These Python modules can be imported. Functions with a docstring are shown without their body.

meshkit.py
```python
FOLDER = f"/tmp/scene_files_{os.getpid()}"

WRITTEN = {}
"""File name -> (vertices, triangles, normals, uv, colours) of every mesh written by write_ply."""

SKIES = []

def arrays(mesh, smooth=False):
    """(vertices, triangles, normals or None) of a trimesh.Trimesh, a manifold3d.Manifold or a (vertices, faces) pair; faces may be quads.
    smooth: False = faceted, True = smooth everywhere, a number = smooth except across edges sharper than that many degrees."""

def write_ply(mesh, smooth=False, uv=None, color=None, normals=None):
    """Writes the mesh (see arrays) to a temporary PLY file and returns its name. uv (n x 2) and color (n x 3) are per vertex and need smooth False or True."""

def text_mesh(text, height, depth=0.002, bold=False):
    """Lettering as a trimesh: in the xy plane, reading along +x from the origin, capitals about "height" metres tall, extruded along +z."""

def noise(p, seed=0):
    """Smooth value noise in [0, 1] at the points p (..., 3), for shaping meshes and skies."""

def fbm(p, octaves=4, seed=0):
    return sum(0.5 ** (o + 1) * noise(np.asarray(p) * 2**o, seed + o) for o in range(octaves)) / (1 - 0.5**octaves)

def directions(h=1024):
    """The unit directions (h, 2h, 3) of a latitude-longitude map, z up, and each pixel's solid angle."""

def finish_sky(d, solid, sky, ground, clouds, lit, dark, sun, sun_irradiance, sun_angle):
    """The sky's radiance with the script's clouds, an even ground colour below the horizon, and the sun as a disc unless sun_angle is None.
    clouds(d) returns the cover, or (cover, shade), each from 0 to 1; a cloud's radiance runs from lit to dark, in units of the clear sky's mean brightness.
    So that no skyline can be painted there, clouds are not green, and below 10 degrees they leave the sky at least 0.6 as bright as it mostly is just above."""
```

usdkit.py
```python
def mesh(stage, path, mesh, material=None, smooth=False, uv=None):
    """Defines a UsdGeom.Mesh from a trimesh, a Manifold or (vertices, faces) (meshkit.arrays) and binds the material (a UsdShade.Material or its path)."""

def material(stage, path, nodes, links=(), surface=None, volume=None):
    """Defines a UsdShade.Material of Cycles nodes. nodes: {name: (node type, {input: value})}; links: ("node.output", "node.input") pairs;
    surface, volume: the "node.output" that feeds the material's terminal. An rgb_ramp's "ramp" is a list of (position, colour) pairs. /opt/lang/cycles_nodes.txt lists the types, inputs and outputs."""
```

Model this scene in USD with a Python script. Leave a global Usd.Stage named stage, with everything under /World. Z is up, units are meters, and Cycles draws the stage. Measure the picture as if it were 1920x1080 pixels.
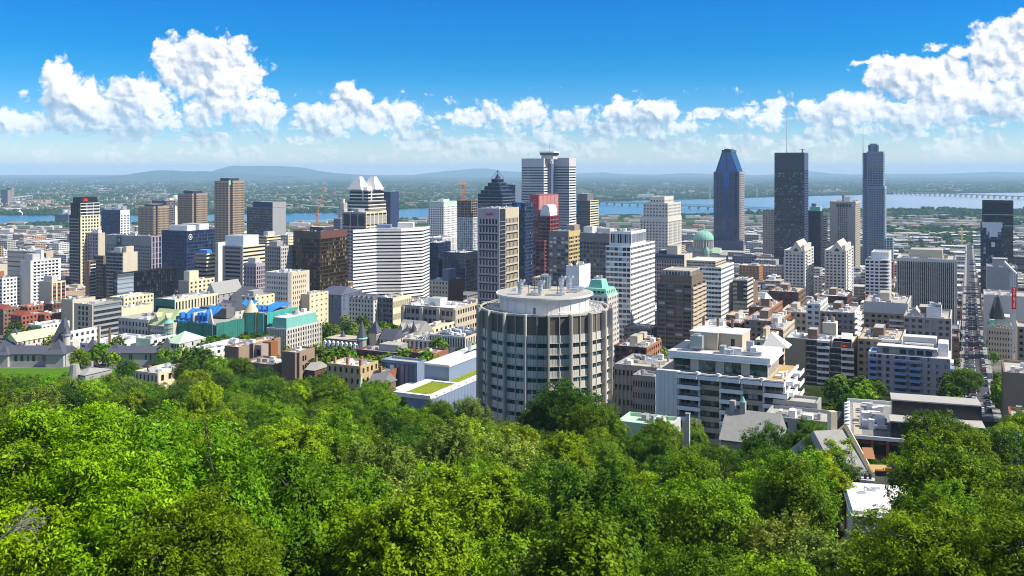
import math, random
import numpy as np
import trimesh
import usdkit, meshkit
from pxr import Usd, UsdGeom, UsdLux, UsdShade, Gf, Sdf, Vt

stage = Usd.Stage.CreateInMemory()
UsdGeom.SetStageUpAxis(stage, "Z")
UsdGeom.SetStageMetersPerUnit(stage, 1.0)
UsdGeom.Xform.Define(stage, "/World")
UsdGeom.Scope.Define(stage, "/World/Looks")

# ------------------------------------------------------------------ camera, sky, sun, exposure
CAM_Z, F, CX, CY0 = 165.0, 1800.0, 960.0, 318.0     # photograph pixels: focal length, centre column, level row
cam = UsdGeom.Camera.Define(stage, "/World/camera")
cam.CreateHorizontalApertureAttr(36.0)
cam.CreateFocalLengthAttr(36.0 * F / 1920)
cam.CreateVerticalApertureOffsetAttr(-(540 - CY0) / 1920 * 36.0)
cam.CreateClippingRangeAttr(Gf.Vec2f(1.0, 200000.0))
cam.CreateExposureAttr(0.53)
_x = UsdGeom.Xformable(cam)
_x.AddTranslateOp().Set(Gf.Vec3d(0, 0, CAM_Z))
_x.AddRotateXOp().Set(90.0)

SUN_AZ, SUN_EL = math.radians(101), math.radians(46)
sun = UsdLux.DistantLight.Define(stage, "/World/sun_light")
sun.CreateIntensityAttr(1.25); sun.CreateAngleAttr(0.5); sun.CreateNormalizeAttr(True)
sun.CreateColorAttr(Gf.Vec3f(1.0, 0.95, 0.86))
_s = UsdGeom.Xformable(sun)
_s.AddRotateZOp().Set(-math.degrees(SUN_AZ))
_s.AddRotateXOp().Set(-(90 - math.degrees(SUN_EL)) + 180 - 180)
SUN_DIR = np.array([math.cos(SUN_EL) * math.sin(SUN_AZ), math.cos(SUN_EL) * math.cos(SUN_AZ), math.sin(SUN_EL)])

# cumulus heaps: (photo column, row, half width, half height, strength)
CLOUDS = [
    (388, 108, 88, 42, 1.1), (350, 128, 70, 30, .9), (440, 140, 60, 48, .9), (425, 200, 110, 42, .8), (500, 215, 60, 34, .7), (400, 165, 90, 45, .75),
    (115, 165, 32, 46, 1.0), (165, 195, 80, 42, 1.0), (245, 185, 62, 42, 1.0), (190, 225, 150, 22, .8), (290, 205, 35, 22, .7),
    (12, 235, 26, 30, .8), (655, 195, 42, 40, 1.05), (620, 215, 40, 30, .8), (725, 213, 45, 26, .95), (770, 214, 36, 24, .9), (690, 230, 120, 22, .75), (578, 215, 20, 18, .7),
    (1225, 212, 50, 28, 1.0), (1165, 210, 50, 26, .9), (1075, 225, 60, 24, .7), (985, 214, 60, 26, .85), (930, 222, 60, 26, .7), (1250, 240, 120, 24, .6),
    (1540, 210, 50, 30, .9), (1590, 195, 50, 24, .9), (1620, 200, 70, 32, .8), (1440, 225, 60, 22, .6),
    (1690, 135, 70, 30, 1.05), (1745, 155, 85, 46, 1.1), (1830, 190, 120, 34, 1.0), (1700, 205, 120, 40, .8), (1620, 118, 28, 14, .7), (1900, 190, 60, 38, .9),
    (1880, 85, 60, 42, 1.0), (1915, 70, 60, 46, 1.0), (1810, 95, 40, 16, .7), (1880, 130, 70, 34, .8), (1760, 90, 30, 12, .6), (1945, 140, 60, 60, .9),
]


SKY_STRENGTH = 0.082
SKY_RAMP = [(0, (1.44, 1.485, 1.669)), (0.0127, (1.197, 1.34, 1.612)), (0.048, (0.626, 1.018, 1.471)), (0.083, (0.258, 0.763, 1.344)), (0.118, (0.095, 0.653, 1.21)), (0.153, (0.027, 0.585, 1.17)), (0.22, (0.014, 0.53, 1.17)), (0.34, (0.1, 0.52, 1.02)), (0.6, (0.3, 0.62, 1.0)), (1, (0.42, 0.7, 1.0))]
CLOUD_RAMP = [(0, (3.0, 4.1, 5.6)), (.3, (4.6, 5.6, 6.9)), (.6, (7.8, 8.1, 8.5)), (.8, (9.6, 9.5, 9.4)), (1, (10.2, 10.0, 9.8))]


def build_sky():
    n, l = {}, []

    def node(name, kind, links=(), **inp):
        n[name] = (kind, inp)
        for src, socket in links:
            l.append((src, f"{name}.{socket}"))
        return name

    def math_(name, op, a, b=None, c=None, clamp=False):
        inp, links = {"math_type": op, "use_clamp": clamp}, []
        for k, v in (("value1", a), ("value2", b), ("value3", c)):
            if isinstance(v, str):
                links.append((v, k))
            elif v is not None:
                inp[k] = float(v)
        node(name, "math", links, **inp)
        return name + ".value"

    node("sky", "sky_texture", sky_type="single_scattering", sun_disc=False, sun_elevation=SUN_EL, sun_rotation=SUN_AZ, altitude=200.0, air_density=1.0, aerosol_density=0.5, ozone_density=2.0)
    node("tc", "texture_coordinate")
    node("xyz", "separate_xyz", [("tc.generated", "vector")])
    az = math_("az", "multiply", math_("az0", "arctan2", "xyz.x", "xyz.y"), 57.29578)
    el = math_("el", "multiply", math_("el0", "arcsine", "xyz.z"), 57.29578)
    # clear air: blue deepens upward, paled above the view for fill, same all round
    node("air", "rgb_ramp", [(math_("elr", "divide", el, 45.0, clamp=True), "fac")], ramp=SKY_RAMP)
    node("clear", "mix", [("sky.color", "color1"), ("air.color", "color2")], mix_type="multiply", fac=1.0)
    # clouds live in (azimuth, elevation) degrees
    node("uv", "combine_xyz", [(az, "x"), (el, "y")])
    node("wob", "noise_texture", [("uv.vector", "vector")], dimensions="2D", scale=0.9, detail=3.0, roughness=0.6)
    node("wob0", "vector_math", [("wob.color", "vector1")], math_type="subtract", vector2=(0.5, 0.5, 0.5))
    node("wob1", "vector_math", [("wob0.vector", "vector1")], math_type="scale", scale=1.1)
    node("p", "vector_math", [("uv.vector", "vector1"), ("wob1.vector", "vector2")], math_type="add")
    node("p2", "vector_math", [("p.vector", "vector1")], math_type="add", vector2=(0.30, 0.50, 0))
    env = ahead = None
    for i, (cx, cy, rx, ry, s) in enumerate(CLOUDS):
        a = math.atan((cx - CX) / F)
        e = math.degrees(math.atan((CY0 - cy) / F * math.cos(a)))
        a = math.degrees(a)
        ru, rv = 1.45 * math.degrees(rx / F), 1.45 * math.degrees(ry / F)
        node(f"m{i}", "mapping", [("p.vector", "vector")], mapping_type="point", scale=(1 / ru, 1 / rv, 1), location=(-a / ru, -e / rv, 0))
        node(f"g{i}", "gradient_texture", [(f"m{i}.vector", "vector")], gradient_type="spherical")
        v = math_(f"s{i}", "multiply", f"g{i}.fac", s)
        env = v if env is None else math_(f"x{i}", "maximum", env, v)
        node(f"mm{i}", "mapping", [("p2.vector", "vector")], mapping_type="point", scale=(1 / ru, 1 / rv, 1), location=(-a / ru, -e / rv, 0))
        node(f"gg{i}", "gradient_texture", [(f"mm{i}.vector", "vector")], gradient_type="spherical")
        v = math_(f"ss{i}", "multiply", f"gg{i}.fac", s)
        ahead = v if ahead is None else math_(f"xx{i}", "maximum", ahead, v)
    # far small cumulus all round the horizon
    node("stretch", "mapping", [("uv.vector", "vector")], mapping_type="point", scale=(0.30, 0.85, 1), location=(3.1, 0.4, 0))
    node("farn", "noise_texture", [("stretch.vector", "vector")], dimensions="2D", scale=1.0, detail=5.0, roughness=0.62)
    node("band", "rgb_ramp", [(math_("elb", "divide", el, 8.0, clamp=True), "fac")], ramp=[(0, (.15,) * 3), (.08, (.75,) * 3), (.2, (1,) * 3), (.36, (.95,) * 3), (.5, (.5,) * 3), (.66, (0, 0, 0))])
    band = math_("band1", "multiply", "band.color", math_("farn1", "multiply_add", "farn.fac", 3.0, -0.88, clamp=False))
    # unseen clouds added above the view, to whiten the fill light
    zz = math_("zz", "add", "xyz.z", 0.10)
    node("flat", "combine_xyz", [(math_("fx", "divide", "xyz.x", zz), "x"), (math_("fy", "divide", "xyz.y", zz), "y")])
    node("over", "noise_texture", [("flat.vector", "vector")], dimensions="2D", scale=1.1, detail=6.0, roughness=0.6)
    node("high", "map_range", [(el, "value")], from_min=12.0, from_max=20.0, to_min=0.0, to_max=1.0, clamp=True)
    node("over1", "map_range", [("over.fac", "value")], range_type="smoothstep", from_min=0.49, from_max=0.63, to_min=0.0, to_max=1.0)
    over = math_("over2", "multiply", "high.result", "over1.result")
    env2 = math_("env2", "maximum", env, math_("bandc", "multiply", band, 0.62))

    def billow(tag, vec):
        fields = []
        for k, (sc, w) in enumerate(((0.75, .5), (1.7, .3), (3.9, .13))):
            node(f"{tag}v{k}", "voronoi_texture", [(vec, "vector")], dimensions="2D", feature="smooth_f1", scale=sc, smoothness=0.35, randomness=1.0)
            fields.append(math_(f"{tag}w{k}", "multiply", f"{tag}v{k}.distance", -w))
        return math_(f"{tag}a", "add", math_(f"{tag}b", "add", fields[0], fields[1]), fields[2])

    node("wob2", "vector_math", [("wob0.vector", "vector1")], math_type="scale", scale=0.7)
    node("q0", "vector_math", [("uv.vector", "vector1"), ("wob2.vector", "vector2")], math_type="add")
    node("q1", "vector_math", [("q0.vector", "vector1")], math_type="add", vector2=(0.16, 0.17, 0))
    b0, b1 = billow("puff", "q0.vector"), billow("lee", "q1.vector")
    node("fine", "noise_texture", [("uv.vector", "vector")], dimensions="2D", scale=5.0, detail=5.0, roughness=0.65)
    gate = math_("gate", "multiply", env2, 9.0, clamp=True)
    relief = math_("h0", "add", math_("bb", "multiply_add", b0, 0.80, 0.30), math_("f1", "multiply_add", "fine.fac", 0.22, -0.11))
    h = math_("h", "multiply_add", relief, gate, env2)
    node("cover", "map_range", [(h, "value")], range_type="smoothstep", from_min=0.22, from_max=0.46, to_min=0.0, to_max=1.0)
    # sunlit to shaded: puffs facing the sun, thick hearts and bases duller
    rel = math_("rel", "subtract", b0, b1)
    lit = math_("lit", "multiply_add", rel, 1.5, 0.62)
    node("big", "noise_texture", [("q1.vector", "vector")], dimensions="2D", scale=0.45, detail=2.0, roughness=0.5)
    node("big0", "noise_texture", [("q0.vector", "vector")], dimensions="2D", scale=0.45, detail=2.0, roughness=0.5)
    lit = math_("lit1", "add", lit, math_("bigd", "multiply", math_("bigs", "subtract", "big0.fac", "big.fac"), 3.2))
    lit = math_("litb", "add", lit, math_("slope", "multiply", math_("slope0", "subtract", env, ahead), 0.85))
    lit2 = math_("lit2", "subtract", lit, math_("thick", "multiply", math_("th", "subtract", h, 0.55), 0.42))
    lit3 = math_("lit3", "add", lit2, math_("f2", "multiply_add", "fine.fac", 0.3, -0.15), clamp=True)
    node("tone", "rgb_ramp", [(lit3, "fac")], ramp=CLOUD_RAMP)
    # distance: low clouds fade into the air
    node("veil", "rgb_ramp", [(math_("elv", "divide", el, 6.0, clamp=True), "fac")], ramp=[(0, (0.2,) * 3), (.25, (.5,) * 3), (.5, (.8,) * 3), (.8, (1, 1, 1))])
    fac = math_("fac", "multiply", "cover.result", "veil.color")
    node("both", "mix", [(fac, "fac"), ("clear.color", "color1"), ("tone.color", "color2")], mix_type="mix")
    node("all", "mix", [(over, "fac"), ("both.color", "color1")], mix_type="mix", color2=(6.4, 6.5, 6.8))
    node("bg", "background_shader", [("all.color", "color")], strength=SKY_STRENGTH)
    return usdkit.material(stage, "/World/Looks/sky_air", n, l, surface="bg.background")


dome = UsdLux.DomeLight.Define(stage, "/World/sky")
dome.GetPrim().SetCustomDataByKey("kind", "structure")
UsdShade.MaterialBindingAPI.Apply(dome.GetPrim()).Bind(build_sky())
# ------------------------------------------------------------------ frame of the street grid
GA = math.radians(25.4)
EU = np.array([math.cos(GA), -math.sin(GA)])      # along the cross streets, to the right and towards the camera
EV = np.array([math.sin(GA), math.cos(GA)])       # along the avenues, away towards the river
GROT = -math.degrees(GA)
_GY = [-400, 0, 20, 45, 80, 120, 200, 300, 400, 500, 650, 850, 1200, 1500, 1900, 2400, 2900, 90000]
_GZ = [166, 163, 146, 130, 118, 111, 97, 80, 67, 60, 46, 31, 13, 2, -8, -18, -22, -22]


def ground(y):
    return float(np.interp(y, _GY, _GZ))


def px_x(px, y):
    return (px - CX) / F * y


def px_z(py, y):
    return CAM_Z - (py - CY0) / F * y


RNG = random.Random(7)
NPR = np.random.default_rng(11)
_names = {}


def numbered(path):
    n = _names.get(path, 0)
    _names[path] = n + 1
    return path if n == 0 else f"{path}_{n:03d}"


def tag(prim, label=None, cat=None, group=None, kind=None):
    for k, v in (("label", label), ("category", cat), ("group", group), ("kind", kind)):
        if v:
            prim.SetCustomDataByKey(k, v)
    return prim


def thing(name, label, cat, loc=(0, 0, 0), rotz=0.0, group=None, kind=None, scale=None):
    path = numbered("/World/" + name)
    x = UsdGeom.Xform.Define(stage, path)
    x.AddTranslateOp().Set(Gf.Vec3d(*map(float, loc)))
    if rotz:
        x.AddRotateZOp().Set(float(rotz))
    if scale is not None:
        x.AddScaleOp().Set(Gf.Vec3f(*map(float, scale)))
    tag(x.GetPrim(), label, cat, group, kind)
    return path


def put(path, v, quads, tris, material, tint=None, smooth=None):
    m = UsdGeom.Mesh.Define(stage, path)
    nq, nt = len(quads), len(tris)
    counts = np.concatenate([np.full(nq, 4, np.int32), np.full(nt, 3, np.int32)])
    idx = np.concatenate([np.asarray(quads, np.int32).ravel(), np.asarray(tris, np.int32).ravel()]).astype(np.int32)
    m.CreatePointsAttr(Vt.Vec3fArray.FromNumpy(np.ascontiguousarray(v, np.float32)))
    m.CreateFaceVertexCountsAttr(Vt.IntArray.FromNumpy(counts))
    m.CreateFaceVertexIndicesAttr(Vt.IntArray.FromNumpy(idx))
    m.CreateSubdivisionSchemeAttr("none")
    if smooth is not None:
        m.CreateNormalsAttr(Vt.Vec3fArray.FromNumpy(np.ascontiguousarray(smooth, np.float32)))
        m.SetNormalsInterpolation("vertex")
    if tint is not None:
        UsdGeom.PrimvarsAPI(m).CreatePrimvar("tint", Sdf.ValueTypeNames.FloatArray, "vertex").Set(Vt.FloatArray.FromNumpy(np.ascontiguousarray(tint, np.float32)))
    if material is not None:
        UsdShade.MaterialBindingAPI.Apply(m.GetPrim()).Bind(UsdShade.Material.Get(stage, material))
    return m.GetPrim()


_BOXF = np.array([[0, 3, 2, 1], [4, 5, 6, 7], [0, 1, 5, 4], [1, 2, 6, 5], [2, 3, 7, 6], [3, 0, 4, 7]])


class MB:
    """Collects boxes, prisms, quads; build() makes them one mesh."""

    def __init__(self, flip=False):
        self.v, self.q, self.t, self.tint, self.n, self.flip = [], [], [], [], 0, flip

    def add(self, v, q=None, t=None, tint=0.5):
        v = np.asarray(v, float).reshape(-1, 3)
        if q is not None and len(q):
            self.q.append(np.asarray(q) + self.n)
        if t is not None and len(t):
            self.t.append(np.asarray(t) + self.n)
        self.v.append(v)
        self.tint.append(np.full(len(v), tint))
        self.n += len(v)
        return self

    def box(self, x0, y0, z0, x1, y1, z1, tint=0.5):
        return self.add([(x0, y0, z0), (x1, y0, z0), (x1, y1, z0), (x0, y1, z0), (x0, y0, z1), (x1, y0, z1), (x1, y1, z1), (x0, y1, z1)], _BOXF, tint=tint)

    def quad(self, a, b, c, d, tint=0.5):
        return self.add([a, b, c, d], [[0, 1, 2, 3]], tint=tint)

    def tri(self, a, b, c, tint=0.5):
        return self.add([a, b, c], None, [[0, 1, 2]], tint=tint)

    def loft(self, p0, z0, p1, z1, cap=True, tint=0.5):
        """p0, p1: two plan polygons with as many corners."""
        n = len(p0)
        z0 = np.broadcast_to(z0, n)
        z1 = np.broadcast_to(z1, n)
        v = [(a[0], a[1], z) for a, z in zip(p0, z0)] + [(a[0], a[1], z) for a, z in zip(p1, z1)]
        q = [[i, (i + 1) % n, n + (i + 1) % n, n + i] for i in range(n)]
        t = []
        if cap:
            from shapely.geometry import Polygon
            ring = trimesh.creation.triangulate_polygon(Polygon([tuple(a) for a in (p1 if Polygon(p1).area > 1e-6 else p0)]), engine="earcut")[1] if n > 4 else np.array([[0, 1, 2], [0, 2, 3]])[: n - 2]
            t = [list(np.asarray(r) + n) for r in ring] + [list(np.asarray(r)[::-1]) for r in ring]
        return self.add(v, q, t, tint=tint)

    def prism(self, p, z0, z1, tint=0.5):
        return self.loft(p, z0, p, z1, tint=tint)

    def cyl(self, x, y, z0, z1, r0, r1=None, n=10, tint=0.5):
        r1 = r0 if r1 is None else r1
        a = np.arange(n) * 2 * np.pi / n
        c = np.stack([np.cos(a), np.sin(a)], 1)
        return self.loft(c * r0 + (x, y), z0, c * max(r1, 1e-3) + (x, y), z1, tint=tint)

    def gable(self, x0, y0, x1, y1, z0, z1, axis="x", hip=0.0, tint=0.5):
        """Roof prism with its ridge along axis; hip draws the ridge ends in."""
        if axis == "x":
            ym = (y0 + y1) / 2
            v = [(x0, y0, z0), (x1, y0, z0), (x1, y1, z0), (x0, y1, z0), (x0 + hip, ym, z1), (x1 - hip, ym, z1)]
            return self.add(v, [[0, 1, 5, 4], [2, 3, 4, 5], [0, 3, 2, 1]], [[3, 0, 4], [1, 2, 5]], tint=tint)
        xm = (x0 + x1) / 2
        v = [(x0, y0, z0), (x1, y0, z0), (x1, y1, z0), (x0, y1, z0), (xm, y0 + hip, z1), (xm, y1 - hip, z1)]
        return self.add(v, [[1, 2, 5, 4], [3, 0, 4, 5], [0, 3, 2, 1]], [[0, 1, 4], [2, 3, 5]], tint=tint)

    def pyramid(self, x0, y0, x1, y1, z0, z1, flare=0.0, tint=0.5):
        cx, cy = (x0 + x1) / 2, (y0 + y1) / 2
        if flare:
            k = 0.62
            self.loft([(x0 - flare, y0 - flare), (x1 + flare, y0 - flare), (x1 + flare, y1 + flare), (x0 - flare, y1 + flare)], z0,
                      [(cx + (a - cx) * k, cy + (b - cy) * k) for a, b in ((x0, y0), (x1, y0), (x1, y1), (x0, y1))], z0 + (z1 - z0) * 0.28, tint=tint)
            x0, x1, y0, y1, z0 = cx + (x0 - cx) * k, cx + (x1 - cx) * k, cy + (y0 - cy) * k, cy + (y1 - cy) * k, z0 + (z1 - z0) * 0.28
        return self.add([(x0, y0, z0), (x1, y0, z0), (x1, y1, z0), (x0, y1, z0), (cx, cy, z1)], [[0, 3, 2, 1]], [[0, 1, 4], [1, 2, 4], [2, 3, 4], [3, 0, 4]], tint=tint)

    def mesh(self, m, tint=0.5):
        """A trimesh."""
        return self.add(m.vertices, None, m.faces, tint=tint)

    def tube(self, pts, r, n=5, tint=0.5):
        pts = np.asarray(pts, float)
        for a, b in zip(pts[:-1], pts[1:]):
            d = b - a
            L = np.linalg.norm(d)
            if L < 1e-6:
                continue
            d /= L
            s = np.cross(d, (0, 0, 1.0) if abs(d[2]) < 0.9 else (1.0, 0, 0))
            s /= np.linalg.norm(s)
            w = np.cross(d, s)
            ang = np.arange(n) * 2 * np.pi / n
            ring = r * (np.cos(ang)[:, None] * s + np.sin(ang)[:, None] * w)
            self.add(np.vstack([a + ring, b + ring]), [[i, (i + 1) % n, n + (i + 1) % n, n + i] for i in range(n)], None, tint=tint)
        return self

    def build(self, parent, name, material, label=None, kind=None, tinted=False, top=None):
        if not self.n:
            return None
        v = np.vstack(self.v)
        if self.flip:
            v = v * (-1, 1, 1)
        q = np.vstack(self.q) if self.q else np.zeros((0, 4), int)
        t = np.vstack(self.t) if self.t else np.zeros((0, 3), int)
        path = numbered((parent or "/World") + "/" + name)
        p = put(path, v, q, t, MATS[material], np.concatenate(self.tint) if tinted else None)
        tag(p, label, kind=kind)
        return path


# ------------------------------------------------------------------ materials
MATS = {}


def mat(name, color, rough=0.75, var=0.12, scale=0.25, streak=0.10, spec=0.3, metallic=0.0, obj=False):
    """Painted, stone, metal and roof surfaces: a base colour with blotches and rain streaks."""
    c = np.array(color, float)
    n = {"pos": ("texture_coordinate", {}) if obj else ("geometry", {}),
         "n1": ("noise_texture", {"scale": scale, "detail": 4.0, "roughness": 0.6}),
         "m2": ("mapping", {"mapping_type": "point", "scale": (1.3, 1.3, 0.06)}),
         "n2": ("noise_texture", {"scale": 0.6, "detail": 3.0, "roughness": 0.6}),
         "sum": ("math", {"math_type": "multiply_add", "value2": 2 * var, "value3": 1 - var}),
         "sum2": ("math", {"math_type": "multiply_add", "value2": 2 * streak, "value3": -streak}),
         "both": ("math", {"math_type": "add"}),
         "col": ("vector_math", {"math_type": "scale", "vector1": tuple(c)}),
         "p": ("principled_bsdf", {"roughness": rough, "specular_ior_level": spec, "metallic": metallic})}
    src = "pos.object" if obj else "pos.position"
    l = [(src, "n1.vector"), (src, "m2.vector"), ("m2.vector", "n2.vector"), ("n1.fac", "sum.value1"), ("n2.fac", "sum2.value1"), ("sum.value", "both.value1"), ("sum2.value", "both.value2"),
         ("both.value", "col.scale"), ("col.vector", "p.base_color")]
    usdkit.material(stage, "/World/Looks/" + name, n, l, surface="p.BSDF")
    MATS[name] = "/World/Looks/" + name


def glass(name, stops, rough=0.07, spec=0.6, metallic=0.0):
    """Window glass: each pane its own tone through the primvar tint."""
    n = {"a": ("attribute", {"attribute": "tint"}), "r": ("rgb_ramp", {"ramp": stops}), "p": ("principled_bsdf", {"roughness": rough, "specular_ior_level": spec, "metallic": metallic})}
    usdkit.material(stage, "/World/Looks/" + name, n, [("a.fac", "r.fac"), ("r.color", "p.base_color")], surface="p.BSDF")
    MATS[name] = "/World/Looks/" + name


mat("concrete", (0.40, 0.37, 0.32)); mat("pale_concrete", (0.52, 0.49, 0.44)); mat("grey_concrete", (0.30, 0.29, 0.28)); mat("dark_concrete", (0.16, 0.15, 0.15))
mat("beige", (0.50, 0.42, 0.30)); mat("sand", (0.56, 0.49, 0.36)); mat("cream", (0.66, 0.58, 0.38)); mat("yellow_brick", (0.52, 0.38, 0.14)); mat("tan_brown", (0.33, 0.24, 0.16))
mat("brown_brick", (0.20, 0.125, 0.085)); mat("red_brick", (0.30, 0.105, 0.06)); mat("orange_brick", (0.36, 0.17, 0.085)); mat("dark_brick", (0.13, 0.055, 0.04))
mat("limestone", (0.55, 0.51, 0.44), streak=0.06); mat("grey_stone", (0.34, 0.325, 0.30)); mat("white", (0.76, 0.74, 0.70), var=0.05, streak=0.05); mat("off_white", (0.68, 0.66, 0.62), var=0.07)
mat("lavender", (0.36, 0.30, 0.32)); mat("pink_granite", (0.30, 0.10, 0.085), rough=0.4); mat("rose_panel", (0.44, 0.19, 0.165)); mat("mauve_stone", (0.36, 0.29, 0.25))
mat("bronze", (0.055, 0.035, 0.025), rough=0.35, spec=0.5); mat("black_panel", (0.018, 0.018, 0.022), rough=0.3, spec=0.5); mat("charcoal", (0.04, 0.042, 0.05)); mat("steel_blue", (0.12, 0.15, 0.21), rough=0.4)
mat("navy_panel", (0.03, 0.045, 0.10), rough=0.35); mat("slate_blue", (0.085, 0.095, 0.14)); mat("aluminium", (0.55, 0.56, 0.58), rough=0.35, metallic=0.4); mat("silver", (0.62, 0.64, 0.66), rough=0.3, metallic=0.6)
mat("copper", (0.22, 0.50, 0.38)); mat("pale_copper", (0.42, 0.58, 0.42)); mat("lime_roof", (0.50, 0.58, 0.30)); mat("gravel_roof", (0.40, 0.38, 0.34), var=0.2, scale=0.15); mat("white_roof", (0.62, 0.61, 0.58), var=0.22, scale=0.12)
mat("grey_roof", (0.22, 0.215, 0.21), var=0.22, scale=0.15); mat("tan_roof", (0.46, 0.40, 0.30), var=0.2, scale=0.15); mat("dark_roof", (0.07, 0.07, 0.075), var=0.3, scale=0.15)
mat("slate", (0.085, 0.09, 0.115), var=0.25, scale=1.2, rough=0.55); mat("pale_slate", (0.30, 0.29, 0.27), var=0.2, scale=1.0); mat("red_roof", (0.28, 0.07, 0.04)); mat("red_sign", (0.65, 0.01, 0.01), var=0.02, streak=0.0)
mat("blue_tarp", (0.03, 0.21, 0.55), rough=0.45, var=0.3, scale=0.4); mat("green_net", (0.03, 0.17, 0.13), var=0.35, scale=0.25, streak=0.3); mat("teal_net", (0.05, 0.34, 0.28), var=0.3, scale=0.25, streak=0.3)
mat("orange_paint", (0.75, 0.30, 0.03)); mat("crane_orange", (0.72, 0.22, 0.04), var=0.05); mat("yellow_paint", (0.75, 0.52, 0.05)); mat("balcony_blue", (0.20, 0.28, 0.48), var=0.05); mat("rust", (0.28, 0.10, 0.03))
mat("sedum", (0.20, 0.24, 0.02), var=0.5, scale=0.25, rough=0.95, spec=0.05); mat("asphalt", (0.062, 0.062, 0.066), var=0.25, scale=0.1, spec=0.2); mat("pavement", (0.30, 0.285, 0.26), var=0.15); mat("paint_white", (0.75, 0.75, 0.72))
mat("grass", (0.075, 0.17, 0.012), var=0.25, scale=0.1, rough=0.95, spec=0.0); mat("deck_wood", (0.45, 0.30, 0.12)); mat("pool_water", (0.02, 0.35, 0.60), rough=0.1, spec=0.5); mat("gold", (0.60, 0.48, 0.10)); mat("bridge_grey", (0.20, 0.22, 0.25)); mat("bridge_green", (0.16, 0.24, 0.25))
D, M_, L_ = (0.008, 0.011, 0.016), (0.035, 0.045, 0.055), (0.32, 0.31, 0.28)
glass("dark_glass", [(0, D), (.55, (0.012, 0.016, 0.024)), (.8, M_), (.93, (0.09, 0.10, 0.10)), (1, L_)])
glass("blind_glass", [(0, D), (.35, (0.02, 0.024, 0.03)), (.6, M_), (.8, (0.14, 0.15, 0.14)), (1, (0.42, 0.40, 0.36))])
glass("blue_glass", [(0, (0.006, 0.016, 0.05)), (.6, (0.012, 0.035, 0.10)), (.9, (0.03, 0.07, 0.17)), (1, (0.15, 0.20, 0.30))])
glass("navy_glass", [(0, (0.006, 0.012, 0.035)), (.6, (0.014, 0.028, 0.075)), (1, (0.06, 0.09, 0.15))], spec=0.9)
glass("green_glass", [(0, (0.008, 0.022, 0.022)), (.5, (0.015, 0.05, 0.05)), (.8, (0.05, 0.10, 0.09)), (1, (0.28, 0.34, 0.30))])
glass("bronze_glass", [(0, (0.012, 0.008, 0.006)), (.5, (0.03, 0.02, 0.012)), (.8, (0.09, 0.07, 0.03)), (1, (0.30, 0.26, 0.14))])
glass("black_glass", [(0, (0.006, 0.008, 0.013)), (.7, (0.014, 0.018, 0.028)), (1, (0.05, 0.058, 0.075))], rough=0.05, spec=0.9)
glass("office_glass", [(0, (0.012, 0.016, 0.024)), (.5, (0.03, 0.04, 0.055)), (.75, (0.10, 0.13, 0.16)), (.9, (0.30, 0.36, 0.40)), (1, (0.55, 0.58, 0.58))])
glass("slab_glass", [(0, (.012, .016, .028)), (.5, (.04, .05, .075)), (.8, (.12, .14, .18)), (1, (.26, .29, .33))], spec=0.9)
glass("pale_glass", [(0, (0.05, 0.07, 0.09)), (.5, (0.12, 0.17, 0.22)), (1, (0.35, 0.42, 0.48))])


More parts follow.
